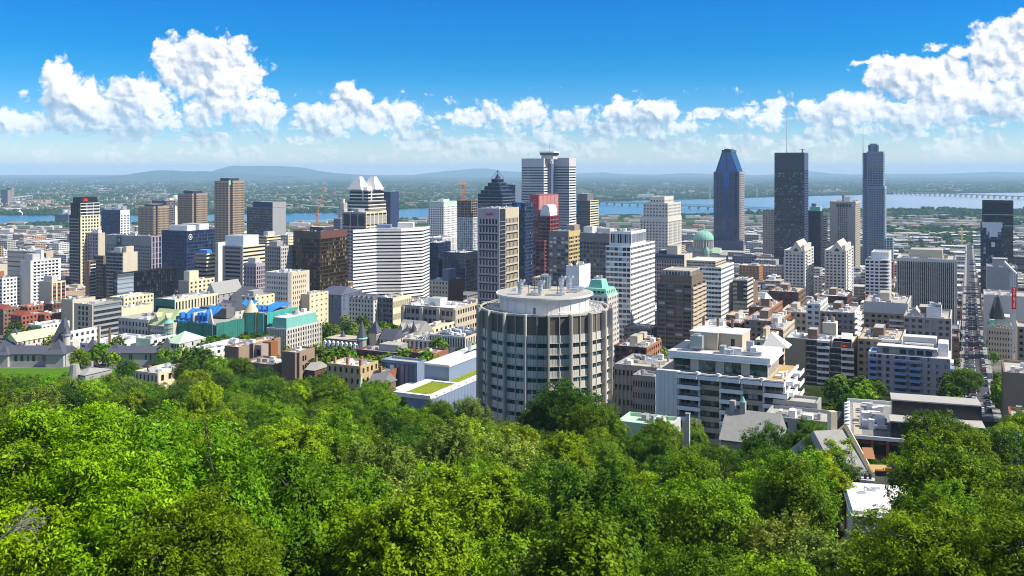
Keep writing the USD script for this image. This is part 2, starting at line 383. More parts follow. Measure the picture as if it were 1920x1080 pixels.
mat("louvre_brown", (0.13, 0.11, 0.09), var=0.2, scale=0.4, streak=0.2); mat("tower_rib", (0.47, 0.43, 0.37), streak=0.18); mat("panel_pale", (0.58, 0.56, 0.48), var=0.12, streak=0.14)
glass("tower_glass", [(0, (0.012, 0.018, 0.020)), (.4, (0.035, 0.065, 0.07)), (.8, (0.05, 0.13, 0.15)), (.93, (0.12, 0.26, 0.34)), (1, (0.38, 0.36, 0.28))], rough=0.12)
mat("silver_blue", (0.22, 0.27, 0.38), var=0.06, rough=0.4, streak=0.08)
mat("brown_stone", (0.17, 0.125, 0.085))
mat("granite", (0.055, 0.068, 0.13), rough=0.45); mat("granite_pale", (0.34, 0.29, 0.27)); mat("dark_copper", (0.03, 0.075, 0.085), rough=0.4); mat("granite_blue", (0.15, 0.19, 0.27), rough=0.5)
glass("roof_glass", [(0, (0.006, 0.055, 0.22)), (1, (0.012, 0.09, 0.34))], rough=0.15)
mat("aqua_stone", (0.33, 0.42, 0.45), rough=0.5)
mat("alu_band", (0.38, 0.39, 0.42), rough=0.4)
mat("rose_grey", (0.30, 0.22, 0.22), rough=0.4)
mat("red_frame", (0.33, 0.042, 0.036), var=0.05)
mat("grey_stone_pale", (0.40, 0.39, 0.37), var=0.2, scale=1.0)
mat("brown_light", (0.30, 0.215, 0.145)); mat("teal_copper", (0.16, 0.40, 0.34))
mat("yellow_stone", (0.50, 0.37, 0.19), var=0.2)
mat("pale_metal", (0.50, 0.51, 0.52), rough=0.45, var=0.2, scale=0.6, streak=0.15)


# ------------------------------------------------------------------ facades
class Bld:
    """One building in its own frame: u to the right along its front, v away, origin at the near corner of front and side, z from the camera-level datum of its base."""

    def __init__(self, name, label, cat="building", loc=(0, 0, 0), flip=False, group=None, rot=GROT):
        self.path = thing(name, label, cat, loc, rot, group)
        self.flip, self.mb, self.loc = flip, {}, loc

    def m(self, part, material):
        k = (part, material)
        if k not in self.mb:
            self.mb[k] = MB(self.flip)
        return self.mb[k]

    def single(self, part, material, fn, tinted=False, label=None):
        """A part that is a mesh of its own: fn(mb) fills it."""
        b = MB(self.flip)
        fn(b)
        return b.build(self.path, part, material, tinted=tinted, label=label)

    def done(self, stuff=()):
        for (part, material), b in self.mb.items():
            b.build(self.path, part, material, tinted=material.endswith("glass"), kind="stuff" if part in SMALL_PIECES else None)
        self.mb = {}


def face_box(b, P, t, n, s0, s1, e0, e1, z0, z1, tint=0.5):
    """A box on a facade: s along it, e outward."""
    P, t, n = (np.asarray(x, float) for x in (P, t, n))
    c = [P + t * s + n * e for s, e in ((s0, e0), (s1, e0), (s1, e1), (s0, e1))]
    return b.add([(*p, z) for z in (z0, z1) for p in c], _BOXF, tint=tint)


INS = 0.55
SMALL_PIECES = set("window pier spandrel roof_unit roof_vent roof_duct rail balcony_rail balcony_furniture terrace_chair mechanical_penthouse_roof lift_house_roof crown_fin flank_band plant_floor drum_column dome_rib roof_rib wall_joint cladding_joint cylinder_bar mast drum_rib window_cleaning_gear cornice giant_column flagpole dark_opening grey_opening scaffold_pole louvre_panel rear_panel rear_window rear_sill wall_lamp scupper skylight_bar lattice chimney_pot pot copper_ledge red_column zigzag recess roof_box_top notch side_wall white_edge emblem ledge edge roof_path terrace_rail terrace_planter flat_edge peak_vent".split())


def facade(B, P, t, n, L, z0, z1, st, s_in=0.0):
    """Windows recessed behind bands and piers. st: fh/nf, cw/nc, sp (share of the storey that is band), pr (share of a bay that is pier), me (end piers), tp (blank top), bs (base)."""
    k = st.get("kind", "grid")
    wall, band, pier, gl = st["wall"], st.get("band", st["wall"]), st.get("pier", st["wall"]), st.get("glass", "dark_glass")
    tp, bs, me = st.get("tp", 1.2), st.get("bs", 0.0), st.get("me", 0.0)
    H = z1 - z0 - tp - bs
    if k == "blank" or H < 2 or L < 2:
        face_box(B.m("wall", wall), P, t, n, s_in, L, -INS, 0, z0, z1)
        return
    nf = st.get("nf") or max(1, round(H / st.get("fh", 3.6)))
    fh = H / nf
    Lw = L - 2 * me - s_in
    nc = st.get("nc") or max(1, round(Lw / st.get("cw", 3.0)))
    cw = Lw / nc
    sp, pr = st.get("sp", 0.45) * fh, st.get("pr", 0.35) * cw
    db, dp = st.get("db", 0.0), st.get("dp", 0.04)
    wz0 = z0 + bs
    # end piers, blank top and base
    W = B.m("wall", wall)
    face_box(W, P, t, n, s_in, L, -INS, 0.06, z1 - tp, z1)
    if bs:
        face_box(W, P, t, n, s_in, L, -INS, 0.06, z0, z0 + bs)
    if me:
        face_box(W, P, t, n, s_in, s_in + me, -INS, 0.05, wz0, z1 - tp)
        face_box(W, P, t, n, L - me, L, -INS, 0.05, wz0, z1 - tp)
    a0, a1 = s_in + me, L - me
    sep = st.get("split", pr == 0 and L > 8)
    if sp > 0:
        for i in range(nf):
            zb = wz0 + i * fh
            if sep:
                B.single("spandrel", band, lambda m: face_box(m, P, t, n, a0, a1, -INS, db, zb, zb + sp))
            else:
                face_box(B.m("spandrel", band), P, t, n, a0, a1, -INS, db, zb, zb + sp)
    if pr > 0:
        for j in range(nc + 1):
            s = a0 + j * cw
            face_box(B.m("pier", pier), P, t, n, max(a0, s - pr / 2), min(a1, s + pr / 2), -INS, dp, wz0, z1 - tp)
    # panes, one quad each
    G = B.m("window", gl)
    w0, w1 = pr / 2, cw - pr / 2
    if st.get("pane_cols"):
        pc = st["pane_cols"]
    else:
        pc = 1
    P, t, n = np.asarray(P, float), np.asarray(t, float), np.asarray(n, float)
    e = -INS + 0.12
    rowt = NPR.random(nf) * st.get("rowvar", 0.0)
    single = st.get("single", 0)
    dark = st.get("darkfloors", ())
    for i in range(nf):
        zb, zt = wz0 + i * fh + sp, wz0 + (i + 1) * fh
        for j in range(nc):
            for c in range(pc):
                s0 = a0 + j * cw + w0 + (w1 - w0) * c / pc
                s1 = a0 + j * cw + w0 + (w1 - w0) * (c + 1) / pc - (0.08 if pc > 1 else 0)
                tint = float(np.clip(NPR.random() ** st.get("gam", 1.0) + rowt[i], 0, 1))
                a, d = P + t * s0 + n * e, P + t * s1 + n * e
                if single and B.__dict__.setdefault("nwin", 0) < 290:
                    B.nwin += 1
                    o = MB(B.flip)
                    face_box(o, P, t, n, s0, s1, -INS, e + INS - INS, zb, zt, tint)
                    o.build(B.path, "window", gl, tinted=True)
                else:
                    G.quad((*a, zb), (*d, zb), (*d, zt), (*a, zt), tint=tint)


def block(B, u0, u1, v0, v1, z0, z1, front, side=None, roof="gravel_roof", back=None, parapet=0.7, far="wall"):
    """A box-shaped volume: front faces -v, side faces +u; the other two sides are plain."""
    side = side or front
    wall = front["wall"]
    core = back or wall
    B.m("core", front.get("core", "charcoal") if front.get("kind") != "blank" else wall).box(u0, v0 + INS, z0, u1 - INS, v1, z1 - parapet - 0.02)
    facade(B, (u0, v0), (1, 0), (0, -1), u1 - u0, z0, z1 - (0 if parapet else 0), front)
    facade(B, (u1, v0), (0, 1), (1, 0), v1 - v0, z0, z1, side, s_in=INS + 0.003)
    # plain rear and far side, 3 mm proud of the core
    W = B.m("wall", core)
    W.box(u0 - 0.003, v0 + INS + 0.003, z0, u0 + 0.4, v1 + 0.003, z1)
    W.box(u0 + 0.4, v1 - 0.4, z0, u1 - INS, v1 + 0.003, z1)
    B.m("roof", roof).box(u0 + 0.4, v0 + INS, z1 - parapet - 0.02, u1 - INS, v1 - 0.4, z1 - parapet)


def penthouse(B, u0, u1, v0, v1, z0, z1, material="pale_concrete", roof="gravel_roof", name="mechanical_penthouse"):
    B.single(name, material, lambda m: m.box(u0, v0, z0, u1, v1, z1))
    B.m(name + "_roof", roof).box(u0 + 0.3, v0 + 0.3, z1, u1 - 0.3, v1 - 0.3, z1 + 0.12)


def clutter(B, u0, u1, v0, v1, z, n=6, seed=None):
    """Vents, ducts and cooling units on a flat roof."""
    r = random.Random(seed if seed is not None else RNG.random())
    for _ in range(int(n * 1.7 + 1)):
        a, b = r.uniform(.6, 3.0), r.uniform(.8, 3.0)
        if u1 - u0 < a + 1 or v1 - v0 < b + 1:
            continue
        u, v, h = r.uniform(u0, u1 - a), r.uniform(v0, v1 - b), r.uniform(.6, 2.4)
        k = r.random()
        if k < .6:
            B.m("roof_unit", r.choice(["aluminium", "off_white", "grey_concrete", "white"])).box(u, v, z, u + a, v + b, z + h)
        elif k < .85:
            B.m("roof_vent", "aluminium").cyl(u, v, z, z + h * .8, .45, n=8)
        else:
            L = r.uniform(3, 8)
            B.m("roof_duct", "silver").box(u, v, z + .3, min(u + L, u1), v + .8, z + 1.1)


def fit(xl, xc, xr, yt, Y, d=None, dmax=70.0, flip=False):
    """From photograph columns of the left end, near corner and right end, the top row at that corner, and the corner's distance: corner x, width, depth, top height."""
    tl, tc, tr = ((x - CX) / F if x is not None else None for x in (xl, xc, xr))
    x = tc * Y
    if flip:
        w = (tr * Y - x) / (EU[0] - tr * EU[1])
        if d is None:
            den = EV[0] - tl * EV[1]
            d = (tl * Y - x) / den if abs(den) > 1e-3 else dmax
    else:
        w = (x - tl * Y) / (EU[0] - tl * EU[1])
        if d is None:
            den = EV[0] - tr * EV[1]
            d = (tr * Y - x) / den if den > 1e-3 else dmax
    return x, w, float(np.clip(d, 3, dmax)), px_z(yt, Y)


FOOT = []          # footprints already taken: (corner, w, d, flip)


def site(name, label, xl, xc, xr, yt, Y, d=None, dmax=70.0, flip=False, cat="building", group=None, base=None):
    """A Bld at its measured place; returns (B, w, d, h) with h above its own base."""
    x, w, d, zt = fit(xl, xc, xr, yt, Y, d, dmax, flip)
    far = Y + d * EV[1]
    z0 = (ground(far) if base is None else base) - 1.5
    B = Bld(name, label, cat, (x, Y, z0), flip, group)
    FOOT.append((x, Y, w, d, flip))
    return B, w, d, zt - z0
# ------------------------------------------------------------------ ground, water, far shore, hills
def build_land():
    n = {"g": ("geometry", {}), "s": ("separate_xyz", {}),
         "c": ("noise_texture", {"scale": 0.02, "detail": 6.0, "roughness": 0.7}), "cr": ("rgb_ramp", {"ramp": [(0.3, (0.07, 0.07, 0.07)), (0.45, (0.13, 0.125, 0.115)), (0.6, (0.20, 0.185, 0.16)), (.72, (0.06, 0.08, 0.03))]}),
         "f": ("noise_texture", {"scale": 0.3, "detail": 4.0}), "fr": ("rgb_ramp", {"ramp": [(0.3, (0.014, 0.022, 0.006)), (0.7, (0.035, 0.05, 0.012))]}),
         "m": ("mapping", {"mapping_type": "point", "scale": (0.0016, 0.0011, 1)}), "w": ("noise_texture", {"scale": 1.0, "detail": 7.0, "roughness": 0.7}),
         "wr": ("rgb_ramp", {"ramp": [(0.3, (0.012, 0.032, 0.012)), (0.5, (0.022, 0.050, 0.016)), (0.6, (0.07, 0.10, 0.035)), (0.68, (0.16, 0.16, 0.09)), (.8, (.03, .06, .02))]}),
         "a": ("map_range", {"from_min": 440.0, "from_max": 520.0}), "b": ("map_range", {"from_min": 2600.0, "from_max": 3100.0}),
         "x1": ("mix", {"mix_type": "mix"}), "x2": ("mix", {"mix_type": "mix"}), "d": ("diffuse_bsdf", {})}
    l = [("g.position", "s.vector"), ("g.position", "c.vector"), ("g.position", "f.vector"), ("g.position", "m.vector"), ("m.vector", "w.vector"), ("c.fac", "cr.fac"), ("f.fac", "fr.fac"), ("w.fac", "wr.fac"),
         ("s.y", "a.value"), ("s.y", "b.value"), ("a.result", "x1.fac"), ("fr.color", "x1.color1"), ("cr.color", "x1.color2"), ("b.result", "x2.fac"), ("x1.color", "x2.color1"), ("wr.color", "x2.color2"), ("x2.color", "d.color")]
    n["a"][1]["clamp"] = True; n["b"][1]["clamp"] = True
    usdkit.material(stage, "/World/Looks/earth", n, l, surface="d.BSDF")
    MATS["earth"] = "/World/Looks/earth"
    ys = list(range(-400, 0, 50)) + list(range(0, 3000, 10)) + [3000, 3500, 4200, 5200, 7000, 10000, 15000, 22000, 34000]
    xs = [-42000, -12000, -4000, -1500, -700, -350, -150, 0, 150, 350, 700, 1500, 4000, 12000, 42000]
    v = [(x, y, ground(y)) for y in ys for x in xs]
    nx = len(xs)
    q = [[j * nx + i, j * nx + i + 1, (j + 1) * nx + i + 1, (j + 1) * nx + i] for j in range(len(ys) - 1) for i in range(nx - 1)]
    tag(put("/World/ground", v, q, np.zeros((0, 3), int), MATS["earth"]), kind="structure")

    # the river, wide on the right, where a pale sky reflection is painted in
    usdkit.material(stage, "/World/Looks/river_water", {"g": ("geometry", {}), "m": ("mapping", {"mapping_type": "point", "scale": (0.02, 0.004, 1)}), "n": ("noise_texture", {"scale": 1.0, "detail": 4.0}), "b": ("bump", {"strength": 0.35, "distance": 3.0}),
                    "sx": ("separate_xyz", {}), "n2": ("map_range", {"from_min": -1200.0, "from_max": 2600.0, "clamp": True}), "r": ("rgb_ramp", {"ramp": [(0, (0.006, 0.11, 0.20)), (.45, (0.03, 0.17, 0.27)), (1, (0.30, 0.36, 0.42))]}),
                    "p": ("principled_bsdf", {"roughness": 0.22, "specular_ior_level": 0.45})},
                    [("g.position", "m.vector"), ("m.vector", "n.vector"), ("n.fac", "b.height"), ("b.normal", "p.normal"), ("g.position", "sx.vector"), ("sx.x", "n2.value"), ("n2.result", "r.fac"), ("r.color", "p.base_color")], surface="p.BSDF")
    MATS["river"] = "/World/Looks/river_water"
    far = [(-900, 404), (0, 404), (250, 404), (500, 401), (640, 398), (800, 390), (1000, 382), (1200, 376), (1340, 373), (1500, 368), (1660, 364.5), (1920, 361), (2600, 358)]
    near = [(-900, 418), (0, 418), (250, 420), (500, 418), (640, 414), (800, 410), (1000, 405), (1200, 401), (1340, 400), (1500, 395), (1660, 392), (1920, 391), (2600, 391)]
    wz = -21.5
    P = lambda c, r: (px_x(c, (CAM_Z - wz) * F / (r - CY0)), (CAM_Z - wz) * F / (r - CY0), wz)
    v = [P(*a) for a in far] + [P(*a) for a in near]
    k = len(far)
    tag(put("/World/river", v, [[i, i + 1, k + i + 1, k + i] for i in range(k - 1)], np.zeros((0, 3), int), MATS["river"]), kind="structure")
    global SHORE
    SHORE = ([P(*a)[:2] for a in near], [P(*a)[:2] for a in far])

    # hills beyond the plain
    mat("hill_woods", (0.018, 0.045, 0.016), var=0.3, scale=0.002, streak=0.0, rough=1.0, spec=0.0)
    for name, Y, pts in (("hill", 21000, [(205, 331), (262, 326), (290, 319.5), (315, 319), (345, 321), (385, 321), (420, 323), (470, 326), (540, 330)]),
                         ("hill", 25000, [(380, 329), (408, 322), (425, 313), (440, 310.5), (470, 311.5), (500, 311), (530, 311.5), (550, 313), (572, 314.5), (600, 321), (640, 325.5), (700, 329)]),
                         ("hill", 30000, [(770, 329), (800, 325), (835, 321), (865, 318.5), (890, 316), (912, 315.5), (940, 320), (970, 322), (1010, 324), (1060, 328.5)]),
                         ("hill", 32000, [(1060, 328), (1100, 324), (1130, 323), (1160, 326), (1230, 327.5), (1280, 324.5), (1310, 325.5), (1400, 328)]),
                         ("hill", 31000, [(1440, 328), (1500, 324), (1518, 320.5), (1530, 322), (1550, 325), (1600, 327), (1690, 326), (1780, 325.5), (1860, 322), (1920, 323), (2000, 328)])):
        cols = np.linspace(pts[0][0], pts[-1][0], 60)
        rows = np.interp(cols, [p[0] for p in pts], [p[1] for p in pts]) + (NPR.random(60) - .5) * 0.5
        prof = [(-1, 0), (-.7, .35), (-.35, .75), (0, 1), (.35, .72), (.7, .3), (1, 0)]
        v = []
        for c, r in zip(cols, rows):
            top = px_z(r, Y)
            for e, hgt in prof:
                z = -22 + (top + 22) * hgt * (0.93 + 0.14 * NPR.random() if 0 < hgt < 1 else 1)
                v.append((px_x(c, Y), Y + e * 2200, z))
        m = len(prof)
        q = [[i * m + j, (i + 1) * m + j, (i + 1) * m + j + 1, i * m + j + 1] for i in range(59) for j in range(m - 1)]
        tag(put(numbered("/World/" + name), v, q, np.zeros((0, 3), int), MATS["hill_woods"]), kind="structure")

    # haze over everything, the sky and its clouds outside it
    usdkit.material(stage, "/World/Looks/haze_air", {"v": ("principled_volume", {"color": HAZE_COLOR, "density": HAZE_DENSITY, "anisotropy": 0.0})}, volume="v.volume")
    MATS["haze"] = "/World/Looks/haze_air"
    hz = MB().box(-46000, -600, -26, 46000, 36500, 330)
    p = hz.build(None, "haze", "haze", kind="stuff")


HAZE_COLOR, HAZE_DENSITY = (0.54, 0.80, 1.0), 5.0e-5
build_land()
# ------------------------------------------------------------------ the city's tall buildings, one by one
def S(wall, kind="grid", **k):
    return dict(kind=kind, wall=wall, **k)


def T(name, label, xl, xc, xr, yt, Y, front, side=None, d=None, dmax=70, roof="gravel_roof", ph=(), stack=(), clut=5, flip=False, cat="office tower", parapet=0.9, group=None):
    """A tower at its measured place. ph: (u0, u1, v0, v1, height, material) as fractions; stack: upper blocks (u0, u1, v0, v1, top row, front, side)."""
    B, w, d, h = site(name, label, xl, xc, xr, yt, Y, d, dmax, flip, cat, group)
    block(B, -w, 0, 0, d, 0, h, front, side, roof, parapet=parapet)
    z = h
    for a, b, c, e, row, fr, sd in stack:
        z1 = px_z(row, Y) - B.loc[2]
        block(B, -w + a * w, -w + b * w, c * d, e * d, z - 0.9, z1, fr, sd, roof, parapet=0.5)
        z = z1
    for a, b, c, e, hh, m in ph:
        penthouse(B, -w + a * w, -w + b * w, c * d, e * d, z - parapet, z + hh, m)
    if clut and not stack:
        clutter(B, -w + 1.5, -1.5, 1.5, d - 1.5, h - parapet, clut, seed=int(xl * 7 + yt))
    B.w, B.d, B.h = w, d, h
    return B


def sign(B, part, material, u0, u1, v, z0, z1, side=False, th=0.25):
    b = B.m(part, material)
    if side:
        b.box(0.06, u0, z0, 0.06 + th, u1, z1)
    else:
        b.box(u0, v - th - 0.06, z0, u1, v - 0.06, z1)


def lettering(B, text, material, u0, z0, height, v=-0.5, width=None, name="lettering", depth=0.3, side=False, stacked=False):
    """Raised letters on the front (or the side) of a building, each word a part."""
    out = MB(B.flip)
    if stacked:
        for i, ch in enumerate(text):
            m = meshkit.text_mesh(ch, height, depth, bold=True)
            m.apply_translation((-m.bounds[:, 0].mean(), -i * height * 1.32 - height, 0))
            vv = m.vertices
            out.add(np.stack([u0 + vv[:, 0], np.full(len(vv), v) - vv[:, 2], z0 + vv[:, 1]], 1), None, m.faces)
    else:
        m = meshkit.text_mesh(text, height, depth, bold=True)
        vv = m.vertices.copy()
        if width:
            vv[:, 0] *= width / (vv[:, 0].max() - vv[:, 0].min())
        if side:
            out.add(np.stack([np.full(len(vv), v) + vv[:, 2], u0 + vv[:, 0], z0 + vv[:, 1]], 1), None, m.faces)
        else:
            out.add(np.stack([u0 + vv[:, 0], np.full(len(vv), v) - vv[:, 2], z0 + vv[:, 1]], 1), None, m.faces)
    out.build(B.path, name, material)


# ---- left part of the skyline
B = T("apartment_tower", "tall black and white tower with a red sign on its dark crown", 130, 150, 188, 404, 1000,
      S("black_panel", fh=3.3, cw=4, sp=.3, pr=.15, glass="black_glass", band="grey_concrete", db=.35, me=1.2), S("cream", fh=3.4, cw=3.6, sp=.42, pr=.42, glass="black_glass", me=1.5), clut=0,
      stack=[(.12, 1, 0.0, .97, 381, S("black_panel", fh=4, cw=5, sp=.2, pr=.1, glass="black_glass"), S("off_white", nf=4, cw=9, sp=.3, pr=.05, db=.4, glass="black_glass", tp=.6)),
             (.25, 1, 0.04, .86, 370, S("black_panel", "blank"), S("black_panel", "blank"))], cat="apartment tower")
z1 = px_z(370, 1000) - B.loc[2]
b = MB(); b.mesh(trimesh.creation.icosphere(2, 1.0))
_v = np.vstack(b.v)
B.m("red_sign", "red_sign").box(0.06, 4.0, z1 - 4.2, .5, 9.5, z1 - 2.2).box(.06, 5.2, z1 - 2.2, .5, 8.2, z1 - 1.3)
B.done()
B = T("office_block", "blue glass block with a blue zigzag on its pale side", 190, 225, 243, 394, 1500, S("navy_panel", fh=4, cw=2.4, sp=.3, pr=.1, glass="blue_glass", tp=5), S("white", fh=4, nc=3, sp=.35, pr=.5, glass="blue_glass", tp=8, bs=6), ph=[(.15, .5, .2, .6, 4, "white"), (.6, .8, .2, .7, 8, "silver"), (.9, 1, .3, .7, 6, "silver")])
for i in range(6):
    a = B.d * (.12 + .13 * i)
    B.m("zigzag", "blue_tarp").add([(.1, a, 16), (.1, a + 2, 16), (.1, a + 3.4, 40), (.1, a + 1.4, 40), (.3, a, 16), (.3, a + 2, 16), (.3, a + 3.4, 40), (.3, a + 1.4, 40)], _BOXF)
B.done()
brown = lambda **k: S("tan_brown", **{**dict(fh=3.7, cw=2.6, sp=.42, pr=.42, glass="black_glass", tp=3.5), **k})
for lab, xl, xc, xr, yt, Y, hh in (("lowest of the three brown towers with punched windows, behind the long grey block", 259, 288, 317, 387, 1450, 3), ("middle of the three brown towers, half in shadow, with a dark rooftop box", 333, 360, 389, 363, 1550, 5),
                                   ("tallest of the three brown gridded towers, with a green patch on its crown", 402, 428, 458, 339, 1450, 4)):
    B = T("office_tower", lab, xl, xc, xr, yt, Y, brown(), brown(), ph=[(.3, .95, .1, .7, hh, "navy_panel")], clut=2)
    B.m("recess", "black_panel").box(0.07, B.d * .12, 2, .2, B.d * .26, B.h + 1)
    if yt == 339:
        B.m("green_panel", "copper").box(-.2, 1, B.h - 6, .5, 5, B.h + .6)
    B.done()
B = T("office_block", "dark purple glass block with a blank grey concrete end", 463, 511, 536, 389, 1500, S("steel_blue", fh=3.8, cw=3, sp=.35, pr=.1, glass="bronze_glass", tp=2), S("grey_concrete", "blank"), clut=0,
      stack=[(.22, 1, .0, 1, 379, S("navy_panel", "blank"), S("grey_concrete", "blank"))]); B.done()
B = T("office_block", "beige slab with an orange symbol below a pale dome", 316, 318, 333, 372, 1700, S("cream", "blank"), S("cream", "blank"), d=42, clut=0)
B.m("dome", "pale_concrete").mesh(trimesh.creation.icosphere(2, 9).apply_translation((-2, 18, B.h - 3)))
B.m("orange_symbol", "orange_paint").box(.1, 18, B.h - 22, .4, 24, B.h - 20).box(.1, 18, B.h - 20, .4, 20, B.h - 13).box(.1, 22, B.h - 20, .4, 24, B.h - 13).box(.1, 20, B.h - 15, .4, 22, B.h - 13).box(.1, 28, B.h - 22, .4, 30, B.h - 13).box(.1, 26, B.h - 22, .4, 28, B.h - 20)
B.done()
B = T("office_block", "dark brown block behind the lowest brown tower", 285, 312, 316, 376, 1650, S("dark_concrete", fh=3.8, cw=4, sp=.4, pr=.2), d=20); B.done()
B = T("office_tower", "wide navy glass tower with a white round emblem near its top", 303, 350, 402, 433, 980, S("navy_panel", fh=3.6, cw=2.2, sp=.3, pr=.06, glass="navy_glass", db=.02), S("navy_panel", fh=3.6, cw=2.2, sp=.3, pr=.06, glass="navy_glass", db=.02),
      ph=[(.2, .9, .1, .4, 5, "white"), (.3, 1, .45, .8, 6, "off_white")], dmax=80)
zc = B.h - 6.5
for r, m_, e in ((3.1, "white", .25), (2.5, "navy_panel", .3), (1.2, "white", .35)):
    a = np.arange(20) * 2 * np.pi / 20
    B.m("emblem", m_).add(np.vstack([np.stack([np.full(20, .07), 5 + r * .8 * np.cos(a), zc + r * np.sin(a)], 1), np.stack([np.full(20, .07 + e), 5 + r * .8 * np.cos(a), zc + r * np.sin(a)], 1)]), [[i, (i + 1) % 20, 20 + (i + 1) % 20, 20 + i] for i in range(20)], [[20, 20 + i, 21 + i] for i in range(1, 19)])
B.done()
B = T("office_block", "long grey windowed slab with a small green square sign", 197, 284, 303, 443, 1050, S("grey_concrete", fh=3.6, cw=2.7, sp=.45, pr=.45, tp=11), S("lavender", nf=12, nc=3, sp=.1, pr=.4, glass="navy_glass", tp=1))
B.m("sign_panel", "black_panel").box(-B.w * .74, -.4, B.h - 11, -B.w * .64, -.07, B.h - 2)
B.m("green_sign", "copper").box(-B.w * .71, -.6, B.h - 7.5, -B.w * .67, -.4, B.h - 3.5); B.done()
B = T("office_block", "pale blue gridded block with a blank beige end", 163, 184, 197, 437, 1000, S("lavender", fh=3.6, cw=3.2, sp=.3, pr=.35, glass="navy_glass", me=1), S("beige", "blank"), ph=[(.3, .9, .2, .7, 3, "white")]); B.done()
B = T("apartment_block", "slim orange brown brick slab with white balconies", 160, 168, 179, 489, 860, S("orange_brick", "blank"), S("brown_brick", fh=3, cw=3, sp=.35, pr=.2, band="off_white", db=.5), cat="apartments"); B.done()
B = T("apartment_block", "dark brown apartment block beside the slim orange slab", 176, 194, 200, 480, 870, S("brown_brick", fh=3, cw=4, sp=.35, pr=.15, band="tan_brown", db=.4), S("brown_brick", "blank"), cat="apartments"); B.done()
B = T("apartment_tower", "shaded balcony block with a blank cream end wall", 199, 230, 258, 474, 850, S("dark_concrete", fh=3, cw=4.2, sp=.35, pr=.12, band="grey_concrete", db=.6), S("sand", "blank"), ph=[(.3, .7, .2, .6, 4, "pale_concrete"), (.75, .95, .3, .8, 5, "sand")], cat="apartments"); B.done()
B = T("office_block", "long black glass block with a striped reflective end", 213, 219, 331, 513, 800, S("black_panel", fh=3.8, cw=2.5, sp=.3, pr=.06, glass="pale_glass"), S("black_panel", fh=3.8, cw=2.6, sp=.12, pr=.05, glass="black_glass", tp=1.6), dmax=90, roof="tan_roof")
facade(B, (.62, .3), (0, 1), (1, 0), B.d * .26, 2, B.h - 1, S("silver", fh=3.8, cw=30, sp=.35, pr=0, glass="pale_glass", tp=.3)); B.done()
B = T("apartment_tower", "white apartment slab with rows of balconies, left of the black tower", 38, 57, 114, 489, 800, S("pale_concrete", "blank"), S("white", fh=2.9, cw=3.6, sp=.38, pr=.3, db=.5, me=2, glass="blind_glass"), ph=[(.1, .9, .1, .35, 5, "pale_concrete"), (.2, .8, .42, .5, 8, "white")], cat="apartments"); B.done()
B = T("apartment_block", "beige mid-rise with a blank shaded end, beside the white slab", 72, 97, 123, 529, 760, S("beige", "blank"), S("cream", fh=3, cw=4, sp=.4, pr=.3, band="red_brick", glass="blind_glass"), ph=[(.2, .8, .2, .6, 4, "pale_concrete")], cat="apartments"); B.done()
B = T("apartment_block", "white gridded flats at the far left edge", -30, 4, 38, 522, 790, S("white", fh=3, cw=4, sp=.45, pr=.25, glass="blind_glass"), S("white", fh=3, cw=3.4, sp=.4, pr=.35, glass="blind_glass"), ph=[(.2, .6, .2, .5, 5, "red_brick")], cat="apartments"); B.done()
B = T("office_block", "long low putty coloured block behind the white slab", 14, 72, 100, 472, 1030, S("beige", fh=5, cw=30, sp=.7, pr=.05, glass="pale_glass"), S("beige", "blank"), clut=6); B.done()
B = T("office_tower", "striped beige tower under a big white rooftop box", 417, 455, 497, 462, 850, S("mauve_stone", fh=3.5, cw=40, sp=.5, pr=0, me=3), S("cream", fh=3.5, cw=40, sp=.55, pr=0, glass="black_glass"), roof="white_roof", ph=[(0.05, .95, .08, .75, 9, "white")], clut=0); B.done()
B = T("office_block", "small striped block left of the beige striped tower", 365, 387, 404, 476, 860, S("mauve_stone", fh=3.5, cw=40, sp=.5, pr=0), S("cream", fh=3.5, cw=40, sp=.5, pr=0, glass="black_glass"), ph=[(.2, .9, .2, .7, 3, "blue_tarp")]); B.done()
B = T("office_block", "tall narrow white blank slab between the striped towers", 404, 409, 420, 455, 900, S("pale_concrete", "blank"), S("white", "blank"), d=16); B.done()
B = T("office_block", "blue grey block with tall arched bays", 457, 480, 497, 494, 800, S("lavender", fh=3.7, cw=3, sp=.25, pr=.4, glass="navy_glass", tp=3), S("lavender", fh=3.7, cw=3, sp=.25, pr=.4, glass="navy_glass", tp=3), ph=[(.2, .8, .2, .7, 4, "pale_concrete")]); B.done()
B = T("office_block", "old grey office with a crenellated attic, left of the bronze tower", 497, 526, 550, 462, 900, S("grey_concrete", fh=3.7, cw=2.6, sp=.4, pr=.45), S("pale_concrete", fh=3.7, cw=2.6, sp=.4, pr=.45, tp=2), ph=[(.1, .6, .2, .7, 4, "grey_concrete")]); B.done()
B = T("office_block", "small beige block with bands, behind the old grey office", 484, 500, 526, 443, 1150, S("beige", fh=3.6, cw=30, sp=.55, pr=0), S("cream", fh=3.6, cw=30, sp=.55, pr=0), ph=[(.3, .8, .2, .7, 5, "pale_concrete")]); B.done()
B = T("office_block", "narrow pale stone block with a small pitched attic", 526, 540, 551, 441, 1150, S("pale_concrete", fh=3.6, cw=4, sp=.6, pr=.5), S("cream", fh=3.6, cw=4, sp=.6, pr=.5)); B.done()
B = T("office_tower", "bronze glass tower with a plain brown crown", 550, 600, 652, 434, 900, S("bronze", fh=3.7, cw=2.4, sp=.28, pr=.08, glass="bronze_glass", tp=7.5, db=.02), S("bronze", fh=3.7, cw=2.4, sp=.28, pr=.08, glass="bronze_glass", tp=7.5, db=.02), ph=[(.3, .8, .3, .7, 3, "charcoal")], roof="gravel_roof")
B.m("crown", "dark_brick").box(.08, 1, B.h - 7, .2, B.d - 1, B.h); B.done()
